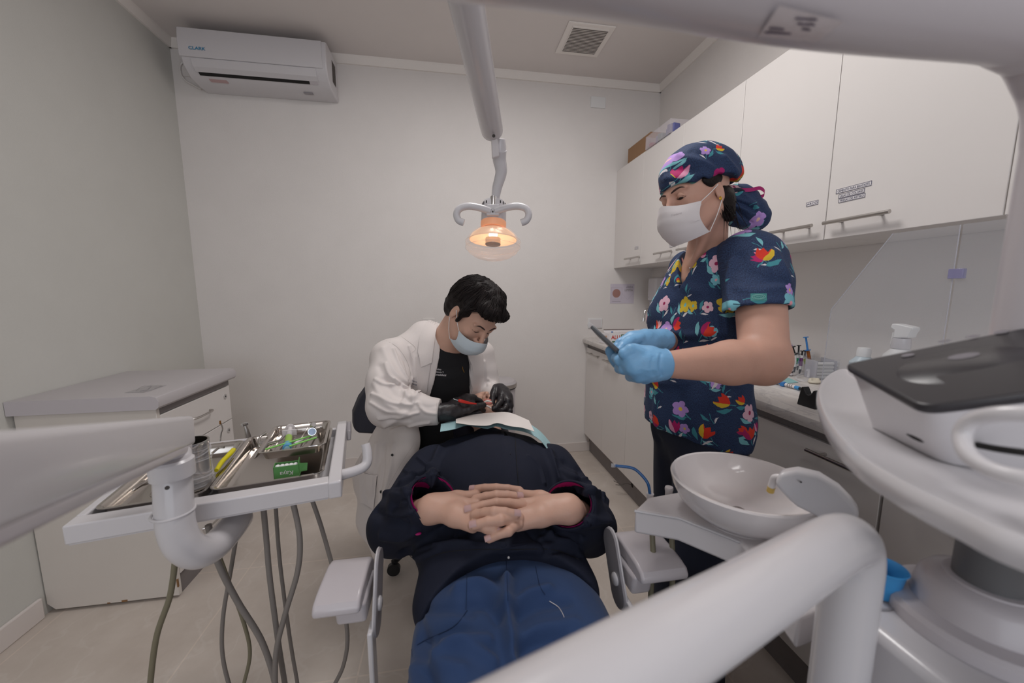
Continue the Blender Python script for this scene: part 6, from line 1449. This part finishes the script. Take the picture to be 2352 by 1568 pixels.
rb = [at(x, y, z) for x, y, z in ((1698, 436, 1.08), (1722, 436, 1.07), (1745, 432, 1.07), (1756, 440, 1.08), (1752, 450, 1.09), (1735, 451, 1.09), (1714, 445, 1.09))]
sp_ = spline(rb, 6); mk('ribbon', sheet([[p+cvec(0, 1, .2)*.005, p-cvec(0, 1, .2)*.005] for p in sp_]), 'magenta', asn)
# hair strands at the nape
f = Form(); f.ell(PA(-.045, 0, -.03), (.060, .070, .062), ax_a, k=.02); f.cone(PA(-.03, .055, -.02), PA(-.055, .05, -.085), .022, .010, k=.02); f.ell(PA(.005, .070, .028), (.034, .012, .022), ax_a, k=.01)
f.ell(PA(.0, .088, -.012), (.020, .016, .022), ax_a, k=.01, sub=True)
Skin(f, .0035, noise=.002, nscale=(60, 60, 60)).obj('hair', 'hair', asn)
rr_ = random.Random(9); ls = []
for i in range(26):
    a = PA(rr_.uniform(-.06, .0), rr_.uniform(.052, .068), rr_.uniform(-.05, -.02)); L_ = rr_.uniform(.04, .10); d = (-Ua+Fa*rr_.uniform(-.35, .25)+La*.1).normalized()
    ls.append(tube([a, a+d*L_*.5+La*.006, a+d*L_+La*rr_.uniform(-.004, .008)], [.0012, .0009, .0003], 5))
mk('loose_strands', ls, 'hair', asn)
mk('earring', [lathe([(0, .002), (.0028, .0018), (.0055, 0), (.005, -.001), (0, -.001)], PA(.004, .083, -.030), La, 8)], 'gold', asn)
mk('necklace', seam(bodya, [(1690, 520), (1660, 560), (1625, 600), (1598, 622)], .0006, .0008), 'gold', asn); mk('pendant', ball(bodya.hit(1586, 616, .002), .003, 6), 'chrome', asn)
# ---- mask
mrows = mask(PA, 'maskw', asn, w=.073, top=-.018, bot=-.121, s=1.0, bulge=.004)
d_ = (mrows[3][20]-mrows[3][13]).normalized()
c = bpy.data.curves.new('t', 'FONT'); c.body = 'Cranberry'; ob = bpy.data.objects.new('t', c); COL.objects.link(ob); bpy.context.view_layer.update(); me = bpy.data.meshes.new_from_object(ob.evaluated_get(bpy.context.evaluated_depsgraph_get())); bpy.data.objects.remove(ob)
mb = BVHTree.FromPolygons(*(lambda VF: ([tuple(v) for v in VF[0]], VF[1]))(sheet(mrows))); V = []
for p in me.vertices:
    a, b = 1541+p.co.x*6.2*.95, 497-p.co.y*6.2-p.co.x*1.5; d0 = Vector(_f+_r*(a-1176)/FPX-_u*(b-784)/FPX).normalized(); h, n, i, t = mb.ray_cast(Vector(CP), d0); V.append(tuple((h if h is not None else mrows[4][16])-d0*.0012))
mk('lettering', (V, [tuple(p.vertices) for p in me.polygons]), mat('faint_grey_print', (188, 182, 184), .8), asn, smooth=False); bpy.data.meshes.remove(me)
# ---- gloves and phone
G_ = lambda *p: [at(*q) for q in p]
f = Form()
f.chain(G_((1528, 836, .818), (1505, 838, .815), (1470, 836, .815)), [.0325, .033, .034], k=.012)
for p in (((1490, 815, .82), (1455, 808, .825), (1432, 815, .835)), ((1485, 830, .80), (1448, 826, .805), (1424, 828, .825)), ((1485, 845, .80), (1455, 845, .80), (1434, 848, .82)), ((1485, 856, .81), (1468, 860, .81), (1456, 864, .825))):
    f.chain(G_(*p), [.021, .0165, .0112], k=.009)
finger(f, G_((1470, 812, .80), (1448, 803, .80), (1432, 812, .80)), .0125)
finger(f, G_((1424, 828, .825), (1416, 822, .85), (1428, 810, .87)), .0115); finger(f, G_((1434, 848, .82), (1424, 846, .85), (1432, 830, .875)), .0115); finger(f, G_((1456, 864, .825), (1448, 864, .85), (1450, 850, .875)), .0110)
f.ell(at(1487, 866, .83), (.012, .010, .012), k=.008)
f.cut(at(1529, 836, .818), (wrA-elA)*-1); lg = Skin(f, .0024, [([(1512, 815), (1508, 838), (1512, 862)], .003, -.0016), ([(1518, 812), (1515, 838), (1519, 862)], .003, .002), ([(1500, 820), (1495, 840), (1500, 860)], .003, .0012), ([(1470, 845), (1490, 850), (1505, 848)], .003, -.001)], noise=.0006, nscale=(90, 90, 90), it=1); lg.obj('glove', 'glove_blu', asn)
mk('glove_cuff', tube([at(1528, 836, .818)+((cvec(0, 1, 0)*math.cos(a)+cvec(.1, 0, 1)*math.sin(a))*.0315) for a in np.linspace(0, 2*PI, 30)[:-1]], .0024, 8, closed=True), 'glove_blu', asn)
f = Form()
f.chain(G_((1524, 780, .985), (1485, 785, .955), (1460, 790, .94)), [.029, .030, .031], k=.012)
f.chain(G_((1480, 775, .94), (1450, 778, .93), (1425, 786, .92)), [.018, .015, .012], k=.012)
finger(f, G_((1468, 778, .92), (1446, 784, .90), (1430, 796, .88), (1423, 806, .87)), .0135)
for p in (((1450, 795, .93), (1420, 800, .92), (1402, 806, .90)), ((1455, 808, .93), (1425, 818, .92), (1408, 822, .90)), ((1460, 818, .93), (1432, 830, .92), (1416, 834, .90))):
    finger(f, G_(*p), .0135, .008)
Skin(f, .0026, noise=.0007, nscale=(90, 90, 90), it=1).obj('glove', 'glove_blu', asn)
mk('glove_fingertip', ball(at(1482, 873, .85), .011, 8, (1.3, 1, .8)), 'glove_blu', asn)
ph = thing('phone', 'black phone in clear plastic wrap held edge-on in the blue gloves', 'phone', at(1394, 783, .88))
pa_, pb_ = at(1367, 759, .90), at(1424, 812, .86); pd_ = (pb_-pa_).normalized(); pn = (pd_.cross(Vector(CP)-pa_.lerp(pb_, .5)+Vector((0, 0, .05)))).normalized(); pw = pn.cross(pd_)
mk('phone_body', obox(pa_.lerp(pb_, .5), pd_, pw, pn, (pb_-pa_).length/2+.002, .034, .0045), 'black', ph, bevel=.003)
mk('plastic_sleeve', obox(pa_.lerp(pb_, .44), pd_, pw, pn, (pb_-pa_).length/2+.008, .037,   .0058), MT['acryl'], ph, bevel=.004)
mk('camera_ring', lathe([(.006, 0), (.0055, .001), (0, .001)], pa_+pd_*.008+pn*-.0048, -pn, 16), 'grayplast2', ph)
# ================================================================== SMALL THINGS
t = thing('wall_sign', 'lilac ÁREA LIMPIA notice with a brown disc taped to the back wall', 'sign', at(1428, 674, Y=YB))
s0, s1 = at(1401, 697, Y=YB), at(1457, 652, Y=YB); yy = YB-.0015
mk('sheet', box(s0.x, s1.x, yy, YB-.0005, s0.z, s1.z), mat('lilac_paper', (208, 200, 212), .6), t, smooth=False)
c = at(1416, 673.5, Y=yy); mk('brown_disc', lathe([(.0325, 0), (0, .0003)], (c.x, yy, c.z), (0, -1, 0), 32), mat('brown_pink_ink', (168, 126, 118), .7), t)
fr = mat('thin_grey_print', (176, 168, 180), .7); h_ = .043
mk('frame_line', tube([(c.x-h_, yy-.0004, c.z-h_), (c.x+h_, yy-.0004, c.z-h_), (c.x+h_, yy-.0004, c.z+h_), (c.x-h_, yy-.0004, c.z+h_)], .0006, 4, closed=True), fr, t)
lettering('ÁREA', (s1.x-.066, yy, s1.z-.032), (1, 0, 0), (0, 0, 1), .024, mat('grey_print_ink', (128, 122, 134), .7), t, sq=.95); lettering('LIMPIA', (s1.x-.078, yy, s1.z-.054), (1, 0, 0), (0, 0, 1), .024, MT['hose'], t, sq=.95)
mk('small_print', box(s0.x+.015, s0.x+.085, yy-.0004, yy, s0.z+.014, s0.z+.019), fr, t, smooth=False)
mk('decor_line', tube([(s1.x-.1, yy-.0003, s1.z-.07), (s1.x-.05, yy-.0003, s0.z+.03), (s1.x-.01, yy-.0003, s0.z+.075)], .0005, 4), fr, t)
# soap dispenser
q = at(1487, 660, X=1.445); y1 = q.y
t = thing('soap_dispenser', 'white soap dispenser on the right wall above the tap in the corner', 'dispenser', (1.5, y1-.06, 1.22))
z1, z0 = at(1488, 638, X=1.445).z, at(1488, 690, X=1.445).z
mk('cover', box(1.445, 1.5455, y1-.11, y1, z0, z1), 'plast', t, bevel=.014, seg=4); mk('lower_window', box(1.46, 1.5455, y1-.105, y1-.005, z0-.05, z0+.002), mat('smoky_plastic', (176, 172, 182), .2), t, bevel=.006)
mk('mark', box(1.4445, 1.445, y1-.03, y1-.02, z0+.02, z0+.03), fr, t, smooth=False)
# tap
b0 = at(1497, 786, Z=.902); dz_ = (b0-Vector(CP)).dot(Vector(_f))
t = thing('tap', 'chrome gooseneck tap in the corner of the worktop', 'tap', b0)
tp = [Vector((b0.x, b0.y, .902)), at(1496, 762, dz_), at(1496, 735, dz_), at(1494, 718, dz_), at(1488, 711, dz_), at(1481, 716, dz_), at(1478, 727, dz_), at(1477, 736, dz_)]
mk('spout', tube(spline(tp, 8), [.0125, .0125, .0115, .0105, .0105, .0115], 16), 'chrome', t); mk('aerator', cyl(at(1477.5, 731, dz_), at(1476.5, 738, dz_), .0145), 'chrome', t); mk('base', lathe([(.024, 0), (.024, .008), (.014, .016), (0, .016)], (b0.x, b0.y, .902), n=24), 'chrome', t)
# cling film box
L0, L1 = at(1396, 781, 2.56), at(1491, 779, 2.60); L0.z = L1.z = .9015; xd = (L1-L0).normalized(); yd = Vector((-xd.y, xd.x, 0)); Lw = (L1-L0).length
t = thing('film_box', 'white ALUPLAST 300 cling film box on the worktop by the wall', 'box', L0)
hh = .066
mk('carton', obox(L0.lerp(L1, .5)+yd*.035+Vector((0, 0, hh/2)), xd, yd, (0, 0, 1), Lw/2, .035, hh/2), 'paper', t, bevel=.001, smooth=False)
def fr_(a0, a1, z0, z1, m, n, e=.0006): return mk(n, obox(L0+xd*(a0+a1)/2+Vector((0, 0, (z0+z1)/2))-yd*e, xd, yd, (0, 0, 1), (a1-a0)/2, .0004, (z1-z0)/2), m, t, smooth=False)
red, gr_, ye = mat('box_red', (196, 44, 40), .5), mat('box_green', (46, 98, 62), .5), mat('box_yellow', (214, 190, 36), .5)
fr_(.018, .098, .022, .058, 'white', 'red_word_panel'); fr_(.092, .190, .022, .058, gr_, 'green_word_panel', .0008); fr_(.196, Lw-.004, .016, .066, ye, 'yellow_panel'); fr_(.03, .07, .005, .013, gr_, 'small_strip')
lettering('ALU', L0+xd*.024-yd*.0012+Vector((0, 0, .027)), xd, (0, 0, 1), .036, red, t, sq=.92, bold=.03); lettering('PLAST', L0+xd*.096-yd*.0016+Vector((0, 0, .027)), xd, (0, 0, 1), .036, 'white', t, sq=.80, bold=.03)
lettering('300', L0+xd*.203-yd*.0012+Vector((0, 0, .031)), xd, (0, 0, 1), .038, red, t, sq=.95, bold=.03); lettering('Film plástico adherente', L0+xd*.095-yd*.0012+Vector((0, 0, .008)), xd, (0, 0, 1), .013, 'inkblack', t, sq=.75)
mk('open_flap', prism([L0+yd*.07+Vector((0, 0, hh)), L0+xd*(Lw-.03)+yd*.07+Vector((0, 0, hh)), L0+xd*(Lw-.03)+yd*.08+Vector((0, 0, hh+.016)), L0+xd*-.0+yd*.08+Vector((0, 0, hh+.016))], yd*.001), 'paper', t, smooth=False)
tag(mk('brown_strip', obox(L0+xd*.11+yd*.078+Vector((0, 0, hh+.0185)), xd, yd, (0, 0, 1), .11, .003, .0016), mat('brown_plastic', (92, 66, 56), .5), smooth=False), 'thin brown strip lying along the top of the cling film box', 'strip')
tag(mk('loose_blue_cap', ball(L0+xd*.045+yd*.04+Vector((0, 0, hh+.005)), .006, 8, (1.2, 1, .7)), mat('bright_blue', (50, 110, 180), .4)), 'tiny blue plastic cap lying on top of the cling film box', 'bead')  # a small loose blue cap
t = thing('small_carton', 'small cream carton with red print at the left end of the cling film box', 'box', L0-xd*.03)
mk('carton', obox(L0-xd*.021+yd*.02+Vector((0, 0, .032)), (xd+yd*.25), (yd-xd*.25), (0, 0, 1), .015, .03, .032), 'paper', t, smooth=False); mk('print', obox(L0-xd*.021-yd*.0115+Vector((0, 0, .042)), (xd+yd*.25), (yd-xd*.25), (0, 0, 1), .011, .0004, .010), mat('faded_orange', (206, 160, 120), .6), t, smooth=False)
# acrylic screens
XA = 1.2; e1, e2, e3 = at(2048, 552, X=XA), at(1908, 710, X=XA), at(1884, 880, X=XA); sm_ = at(2190, 640, X=XA).y
t = thing('acrylic_screen', 'clear acrylic screen with a cut corner standing on the worktop', 'screen', (XA, e2.y, .9))
pgn = [(XA, e3.y, .902), (XA, e2.y, e2.z), (XA, e1.y, 1.405), (XA, sm_+.003, 1.405), (XA, sm_+.003, .902)]
mk('panel', prism(pgn, (.004, 0, 0)), 'acryl', t, smooth=False); mk('panel_edge', tube([Vector(p)+Vector((.002, 0, 0)) for p in pgn[:3]], .0012, 6), 'acryledge', t); mk('panel_edge', tube([Vector(p)+Vector((.002, 0, 0)) for p in pgn[3:]], .0012, 6), 'acryledge', t)
t2 = thing('acrylic_screen', 'second clear acrylic screen joined by a lilac clip at the far right', 'screen', (XA, sm_-.2, .9))
mk('panel', box(XA, XA+.004, sm_-.38, sm_-.003, .902, 1.405), 'acryl', t2, smooth=False)
c0 = at(2175, 640, X=XA-.004); c1 = at(2213, 616, X=XA-.004); mk('joining_clip', box(XA-.004, XA+.008, min(c0.y, c1.y), max(c0.y, c1.y), c0.z, c1.z), clear('lilac_clip', (150, 148, 190), .1, .35), t2, bevel=.001)
def W_(px, py): return at(px, py, Z=.901)
# spray bottle and capped bottle
def wz(px, py, X): return at(px, py, X=X)
SX = 1.33
c = wz(2068, 800, SX); t = thing('spray_bottle', 'white trigger spray bottle behind the acrylic screen', 'spray bottle', (c.x, c.y, .901))
mk('bottle', lathe([(0, 0), (.040, 0), (.043, .006), (.043, wz(2060, 840, SX).z-.901), (.036, wz(2060, 815, SX).z-.901), (.019, c.z-.901), (.019, c.z-.901+.004)], (c.x, c.y, .901), n=32), 'white', t)
r1 = wz(2068, 776, SX); mk('collar', lathe([(.0215, 0), (.0225, .004), (.0205, r1.z-c.z)], (c.x, c.y, c.z), n=28), 'plast', t)
hp3 = [(2049, 776), (2053, 758), (2044, 752), (2048, 743), (2062, 744), (2094, 751), (2097, 755), (2088, 768), (2086, 776)]
mk('trigger_head', prism([wz(a, b, SX-.015) for a, b in hp3], (.03, 0, 0)), 'white', t, bevel=.003); mk('trigger', tube(spline([wz(2055, 764, SX), wz(2051, 778, SX), wz(2047, 790, SX)], 4), [.005, .004, .0025], 10), 'white', t)
c = wz(1983, 818, SX); t = thing('capped_bottle', 'pale blue bottle with a round white cap behind the acrylic screen', 'bottle', (c.x, c.y, .901))
mk('bottle', lathe([(0, 0), (.034, 0), (.034, c.z-.901-.02), (.017, c.z-.901)], (c.x, c.y, .901), n=28), mat('pale_blue_plastic', (190, 206, 214), .3), t); mk('cap', lathe([(.018, 0), (.0185, .018), (.016, wz(1983, 798, SX).z-c.z), (0, wz(1983, 798, SX).z-c.z)], c, n=28), 'white', t)
# organiser with syringes
t = thing('syringe_rack', 'clear acrylic rack of syringes on the worktop against the wall', 'rack', W_(1850, 862))
rk = W_(1850, 858); mk('rack_plate', obox(rk+Vector((.03, .02, .045)), cvec(1, 0, 0), cvec(0, 0, 1), (0, 0, 1), .08, .002, .045), 'acryl', t, smooth=False); mk('rack_shelf', obox(rk+Vector((.02, 0, .072)), cvec(1, 0, 0), (0, 1, 0), (0, 0, 1), .085, .03, .0015), 'acryl', t, smooth=False); mk('rack_plate', obox(rk+Vector((-.01, -.03, .030)), cvec(1, 0, 0), cvec(0, 0, 1), (0, 0, 1), .08, .002, .03), 'acryl', t, smooth=False)
bk_, am, gn, pu, bl2, ylw = MT['black'], mat('amber_plastic', (150, 84, 30), .3), mat('green_label', (40, 140, 96), .5), mat('purple_label', (120, 60, 120), .5), mat('syringe_blue', (60, 130, 200), .35), mat('lime_yellow', (170, 190, 60), .5)
def syr(lab, pts, z, r, cols, cap_r=1.5):
    """pts: (px,py) of top, shoulder, label start, label end, tip"""
    P = [at(a, b, z) for a, b in pts]; s = thing('syringe', lab, 'syringe', P[-1], 'syringes in the clear rack')
    mk('plunger', [cyl(P[0], P[1], r*.6)], cols[0], s); mk('thumb_rest', cyl(P[0], P[0]+(P[0]-P[1]).normalized()*.003, r*cap_r), cols[0], s); mk('flange', cyl(P[1], P[1]+(P[2]-P[1]).normalized()*.003, r*1.8), cols[1], s)
    mk('barrel', cyl(P[1], P[3], r), cols[2], s); mk('label_band', cyl(P[2], P[2].lerp(P[3], .7), r*1.06), cols[3], s); mk('tip', cyl(P[3], P[4], r*.85, r2=r*.45), cols[4], s)
syr('leftmost rack syringe with black plunger and green band', [(1821, 797), (1826, 812), (1831, 822), (1826, 842), (1824, 855)], 1.60, .0055, (bk_, bk_, 'white', gn, bk_), 2)
syr('black rack syringe just behind the green-banded one', [(1835, 794), (1834, 812), (1834, 822), (1832, 840), (1831, 850)], 1.66, .0055, (bk_, bk_, 'white', bl2, bk_))
syr('short rack syringe with white and purple label', [(1843, 807), (1842, 816), (1841, 822), (1838, 848), (1836, 858)], 1.60, .0055, (bk_, 'film', 'white', pu, bk_))
syr('rack syringe with lime yellow label', [(1850, 806), (1848, 818), (1848, 824), (1852, 840), (1855, 850)], 1.66, .0055, (bk_, 'film', 'film', ylw, bl2))
syr('tall blue rack syringe with blue plunger and amber barrel', [(1851, 775), (1855, 803), (1858, 820), (1863, 842), (1866, 855)], 1.60, .006, (bl2, bl2, am, am, bk_), 1.6)
syr('lone black syringe right of the others in the rack', [(1882, 789), (1886, 809), (1886, 814), (1887, 820), (1888, 830)], 1.70, .0045, (bk_, bk_, 'film', gn, bk_), 2)
syr('translucent white syringe behind the blue one', [(1842, 781), (1845, 800), (1847, 812), (1849, 830), (1850, 845)], 1.70, .006, ('plast2', 'plast2', 'film', 'film', bl2))
b = W_(1814, 862); t = thing('small_bottle', 'tiny white bottle with black cap beside the elbow of the standing woman', 'bottle', b)
mk('bottle', lathe([(0, 0), (.0105, 0), (.0105, .002)], b, n=20), 'black', t); mk('label', lathe([(.0107, .002), (.0107, .028), (.008, .031), (0, .031)], b, n=20), 'paper', t); mk('cap', lathe([(.0085, .031), (.009, .042), (.006, .046), (.005, .056), (0, .057)], b, n=20), 'black', t); mk('print', lathe([(.0109, .012), (.0109, .020)], b, n=20, cap=False), 'postgrey', t)
b = W_(1832, 848); t = thing('medicine_carton', 'white carton with a purple stripe behind the syringe rack', 'box', b)
mk('carton', obox(b+Vector((.03, .06, .055)), cvec(1, 0, 0), cvec(0, 0, 1), (0, 0, 1), .045, .02, .055), 'paper', t, smooth=False); mk('purple_stripe', obox(b+Vector((.03, .06, .095))-cvec(0, 0, -1)*.0208, cvec(1, 0, 0), cvec(0, 0, 1), (0, 0, 1), .045, .0006, .006), mat('purple_ink', (150, 120, 190), .6), t, smooth=False)
for k, z in enumerate((.03, .045, .06, .075)): mk('text_line', obox(b+Vector((.03, .06, z))-cvec(0, 0, -1)*.0208, cvec(1, 0, 0), cvec(0, 0, 1), (0, 0, 1), .028-.004*k, .0005, .0014), 'hose', t, smooth=False)
# cotton dispenser
for (xa, ya, dx, lab) in ((1896, 872, .038, 'clear box of white cotton rolls beside the syringe rack'), (1930, 868, .036, 'clear box of white cotton rolls behind the console tray, right of the other')):
    b = W_(xa, ya); ux = cvec(1, 0, 0); ux = Vector((ux.x, ux.y, 0)).normalized(); uy = Vector((-ux.y, ux.x, 0))
    t = thing('cotton_box', lab, 'cotton box', b); H_ = .075
    for nm, c_, hx, hy, hz in (('side', b-ux*dx+uy*.03, .0015, .03, H_/2), ('side', b+ux*dx+uy*.03, .0015, .03, H_/2), ('front_panel', b, dx, .0015, H_/2), ('back_panel', b+uy*.06, dx, .0015, H_/2)): mk(nm, obox(c_+Vector((0, 0, H_/2)), ux, uy, (0, 0, 1), hx, hy, hz), 'acryledge' if nm == 'side' else 'acryl', t, smooth=False)
    for k in range(5):
        r0 = b+uy*(.012)+Vector((0, 0, .008+.0135*k)); tag(mk('cotton_roll', [cyl(r0-ux*(dx-.004), r0+ux*(dx-.004), .0062, 12)], 'white'), ['lowest', 'second lowest', 'middle', 'second highest', 'top'][k]+' cotton roll in the '+('left' if xa < 1900 else 'right')+' clear box', 'cotton roll', 'cotton rolls in the clear boxes')
# retractors, cast, sheet
b = W_(1850, 872)
tag(mk('cheek_retractor', [tube(spline([W_(1828, 872)+Vector((0, 0, .006)), W_(1835, 866)+Vector((0, 0, .010)), W_(1862, 862)+Vector((0, 0, .012)), W_(1872, 870)+Vector((0, 0, .008)), W_(1850, 877)+Vector((0, 0, .005))], 6, closed=True), .0040, 8, closed=True), tube(spline([W_(1855, 872)+Vector((0, 0, .008)), at(1858, 850, 1.52), at(1853, 852, 1.52), W_(1860, 868)+Vector((0, 0, .01)), at(1866, 853, 1.53)], 6), .004, 8)], 'film'), 'clear plastic cheek retractor lying in front of the syringe rack', 'retractor')
b = W_(1873, 880); f = Form()
for k in range(7): a = -1.2+k*.4; f.ell(b+Vector((.018*math.sin(a), .016*math.cos(a), .010)), (.0055, .0055, .009), k=.003)
f.ell(b+Vector((0, .004, .005)), (.024, .018, .006), k=.004); o = Skin(f, .002, it=1).obj('dental_cast', mat('cream_plaster', (222, 214, 196), .7), None); tag(o, 'small cream plaster dental cast beside the acrylic screen', 'dental cast')
tag(mk('paper_napkin', prism([W_(1722, 884), W_(1732, 872), W_(1800, 866), W_(1812, 868), W_(1834, 878), W_(1790, 882)], (0, 0, .001)), mat('aqua_paper', (150, 196, 198), .7), smooth=False), 'pale aqua paper napkin on the worktop behind the hip of the standing woman', 'napkin')
s = thing('laid_syringe', 'blue and white syringe lying on the worktop with a black tip', 'syringe', W_(1800, 888))
P = [W_(x, y)+Vector((0, 0, .008)) for x, y in ((1754, 876), (1792, 885), (1804, 888), (1827, 894), (1836, 897), (1845, 899))]
mk('plunger', cyl(P[0], P[1], .0045), bl2, s); mk('thumb_rest', cyl(P[0]-(P[1]-P[0]).normalized()*.004, P[0], .0085), bl2, s); mk('flange', obox(P[1].lerp(P[2], .5), P[2]-P[1], (0, 0, 1), (P[2]-P[1]).cross(Vector((0, 0, 1))), .007, .008, .008), bl2, s, bevel=.002)
mk('barrel', cyl(P[2], P[3], .0062), 'paper', s); mk('blue_band', cyl(P[3], P[4], .0064), mat('blue_band_label', (70, 150, 210), .5), s); mk('black_tip', [cyl(P[4], P[5], .0055)], 'black', s)
for k in (.25, .45, .65): mk('text_line', cyl(P[2].lerp(P[3], k), P[2].lerp(P[3], k+.08), .0064), 'hose', s)
b0_, b1_ = W_(1830, 927), W_(1871, 940); u = (b1_-b0_); ul = u.length; ud = u.normalized(); ht = .058
pr_ = [(0, 0), (ul*.14, ht*.86), (ul*.18, ht*.98), (ul*.26, ht), (ul*.34, ht*.86), (ul*.46, ht*.66), (ul*.60, ht*.62), (ul*.72, ht*.70), (ul*.82, ht*.92), (ul*.90, ht*.97), (ul*.98, ht*.90), (ul, 0)]
tag(mk('instrument_rest', prism([b0_+ud*a+Vector((0, 0, h)) for a, h in pr_], Vector((-ud.y, ud.x, 0))*.022), 'black', bevel=.0015), 'black saddle-shaped instrument rest near the front edge of the worktop', 'rest')
for o in list(bpy.data.objects):
    if '_o' in o: del o['_o']
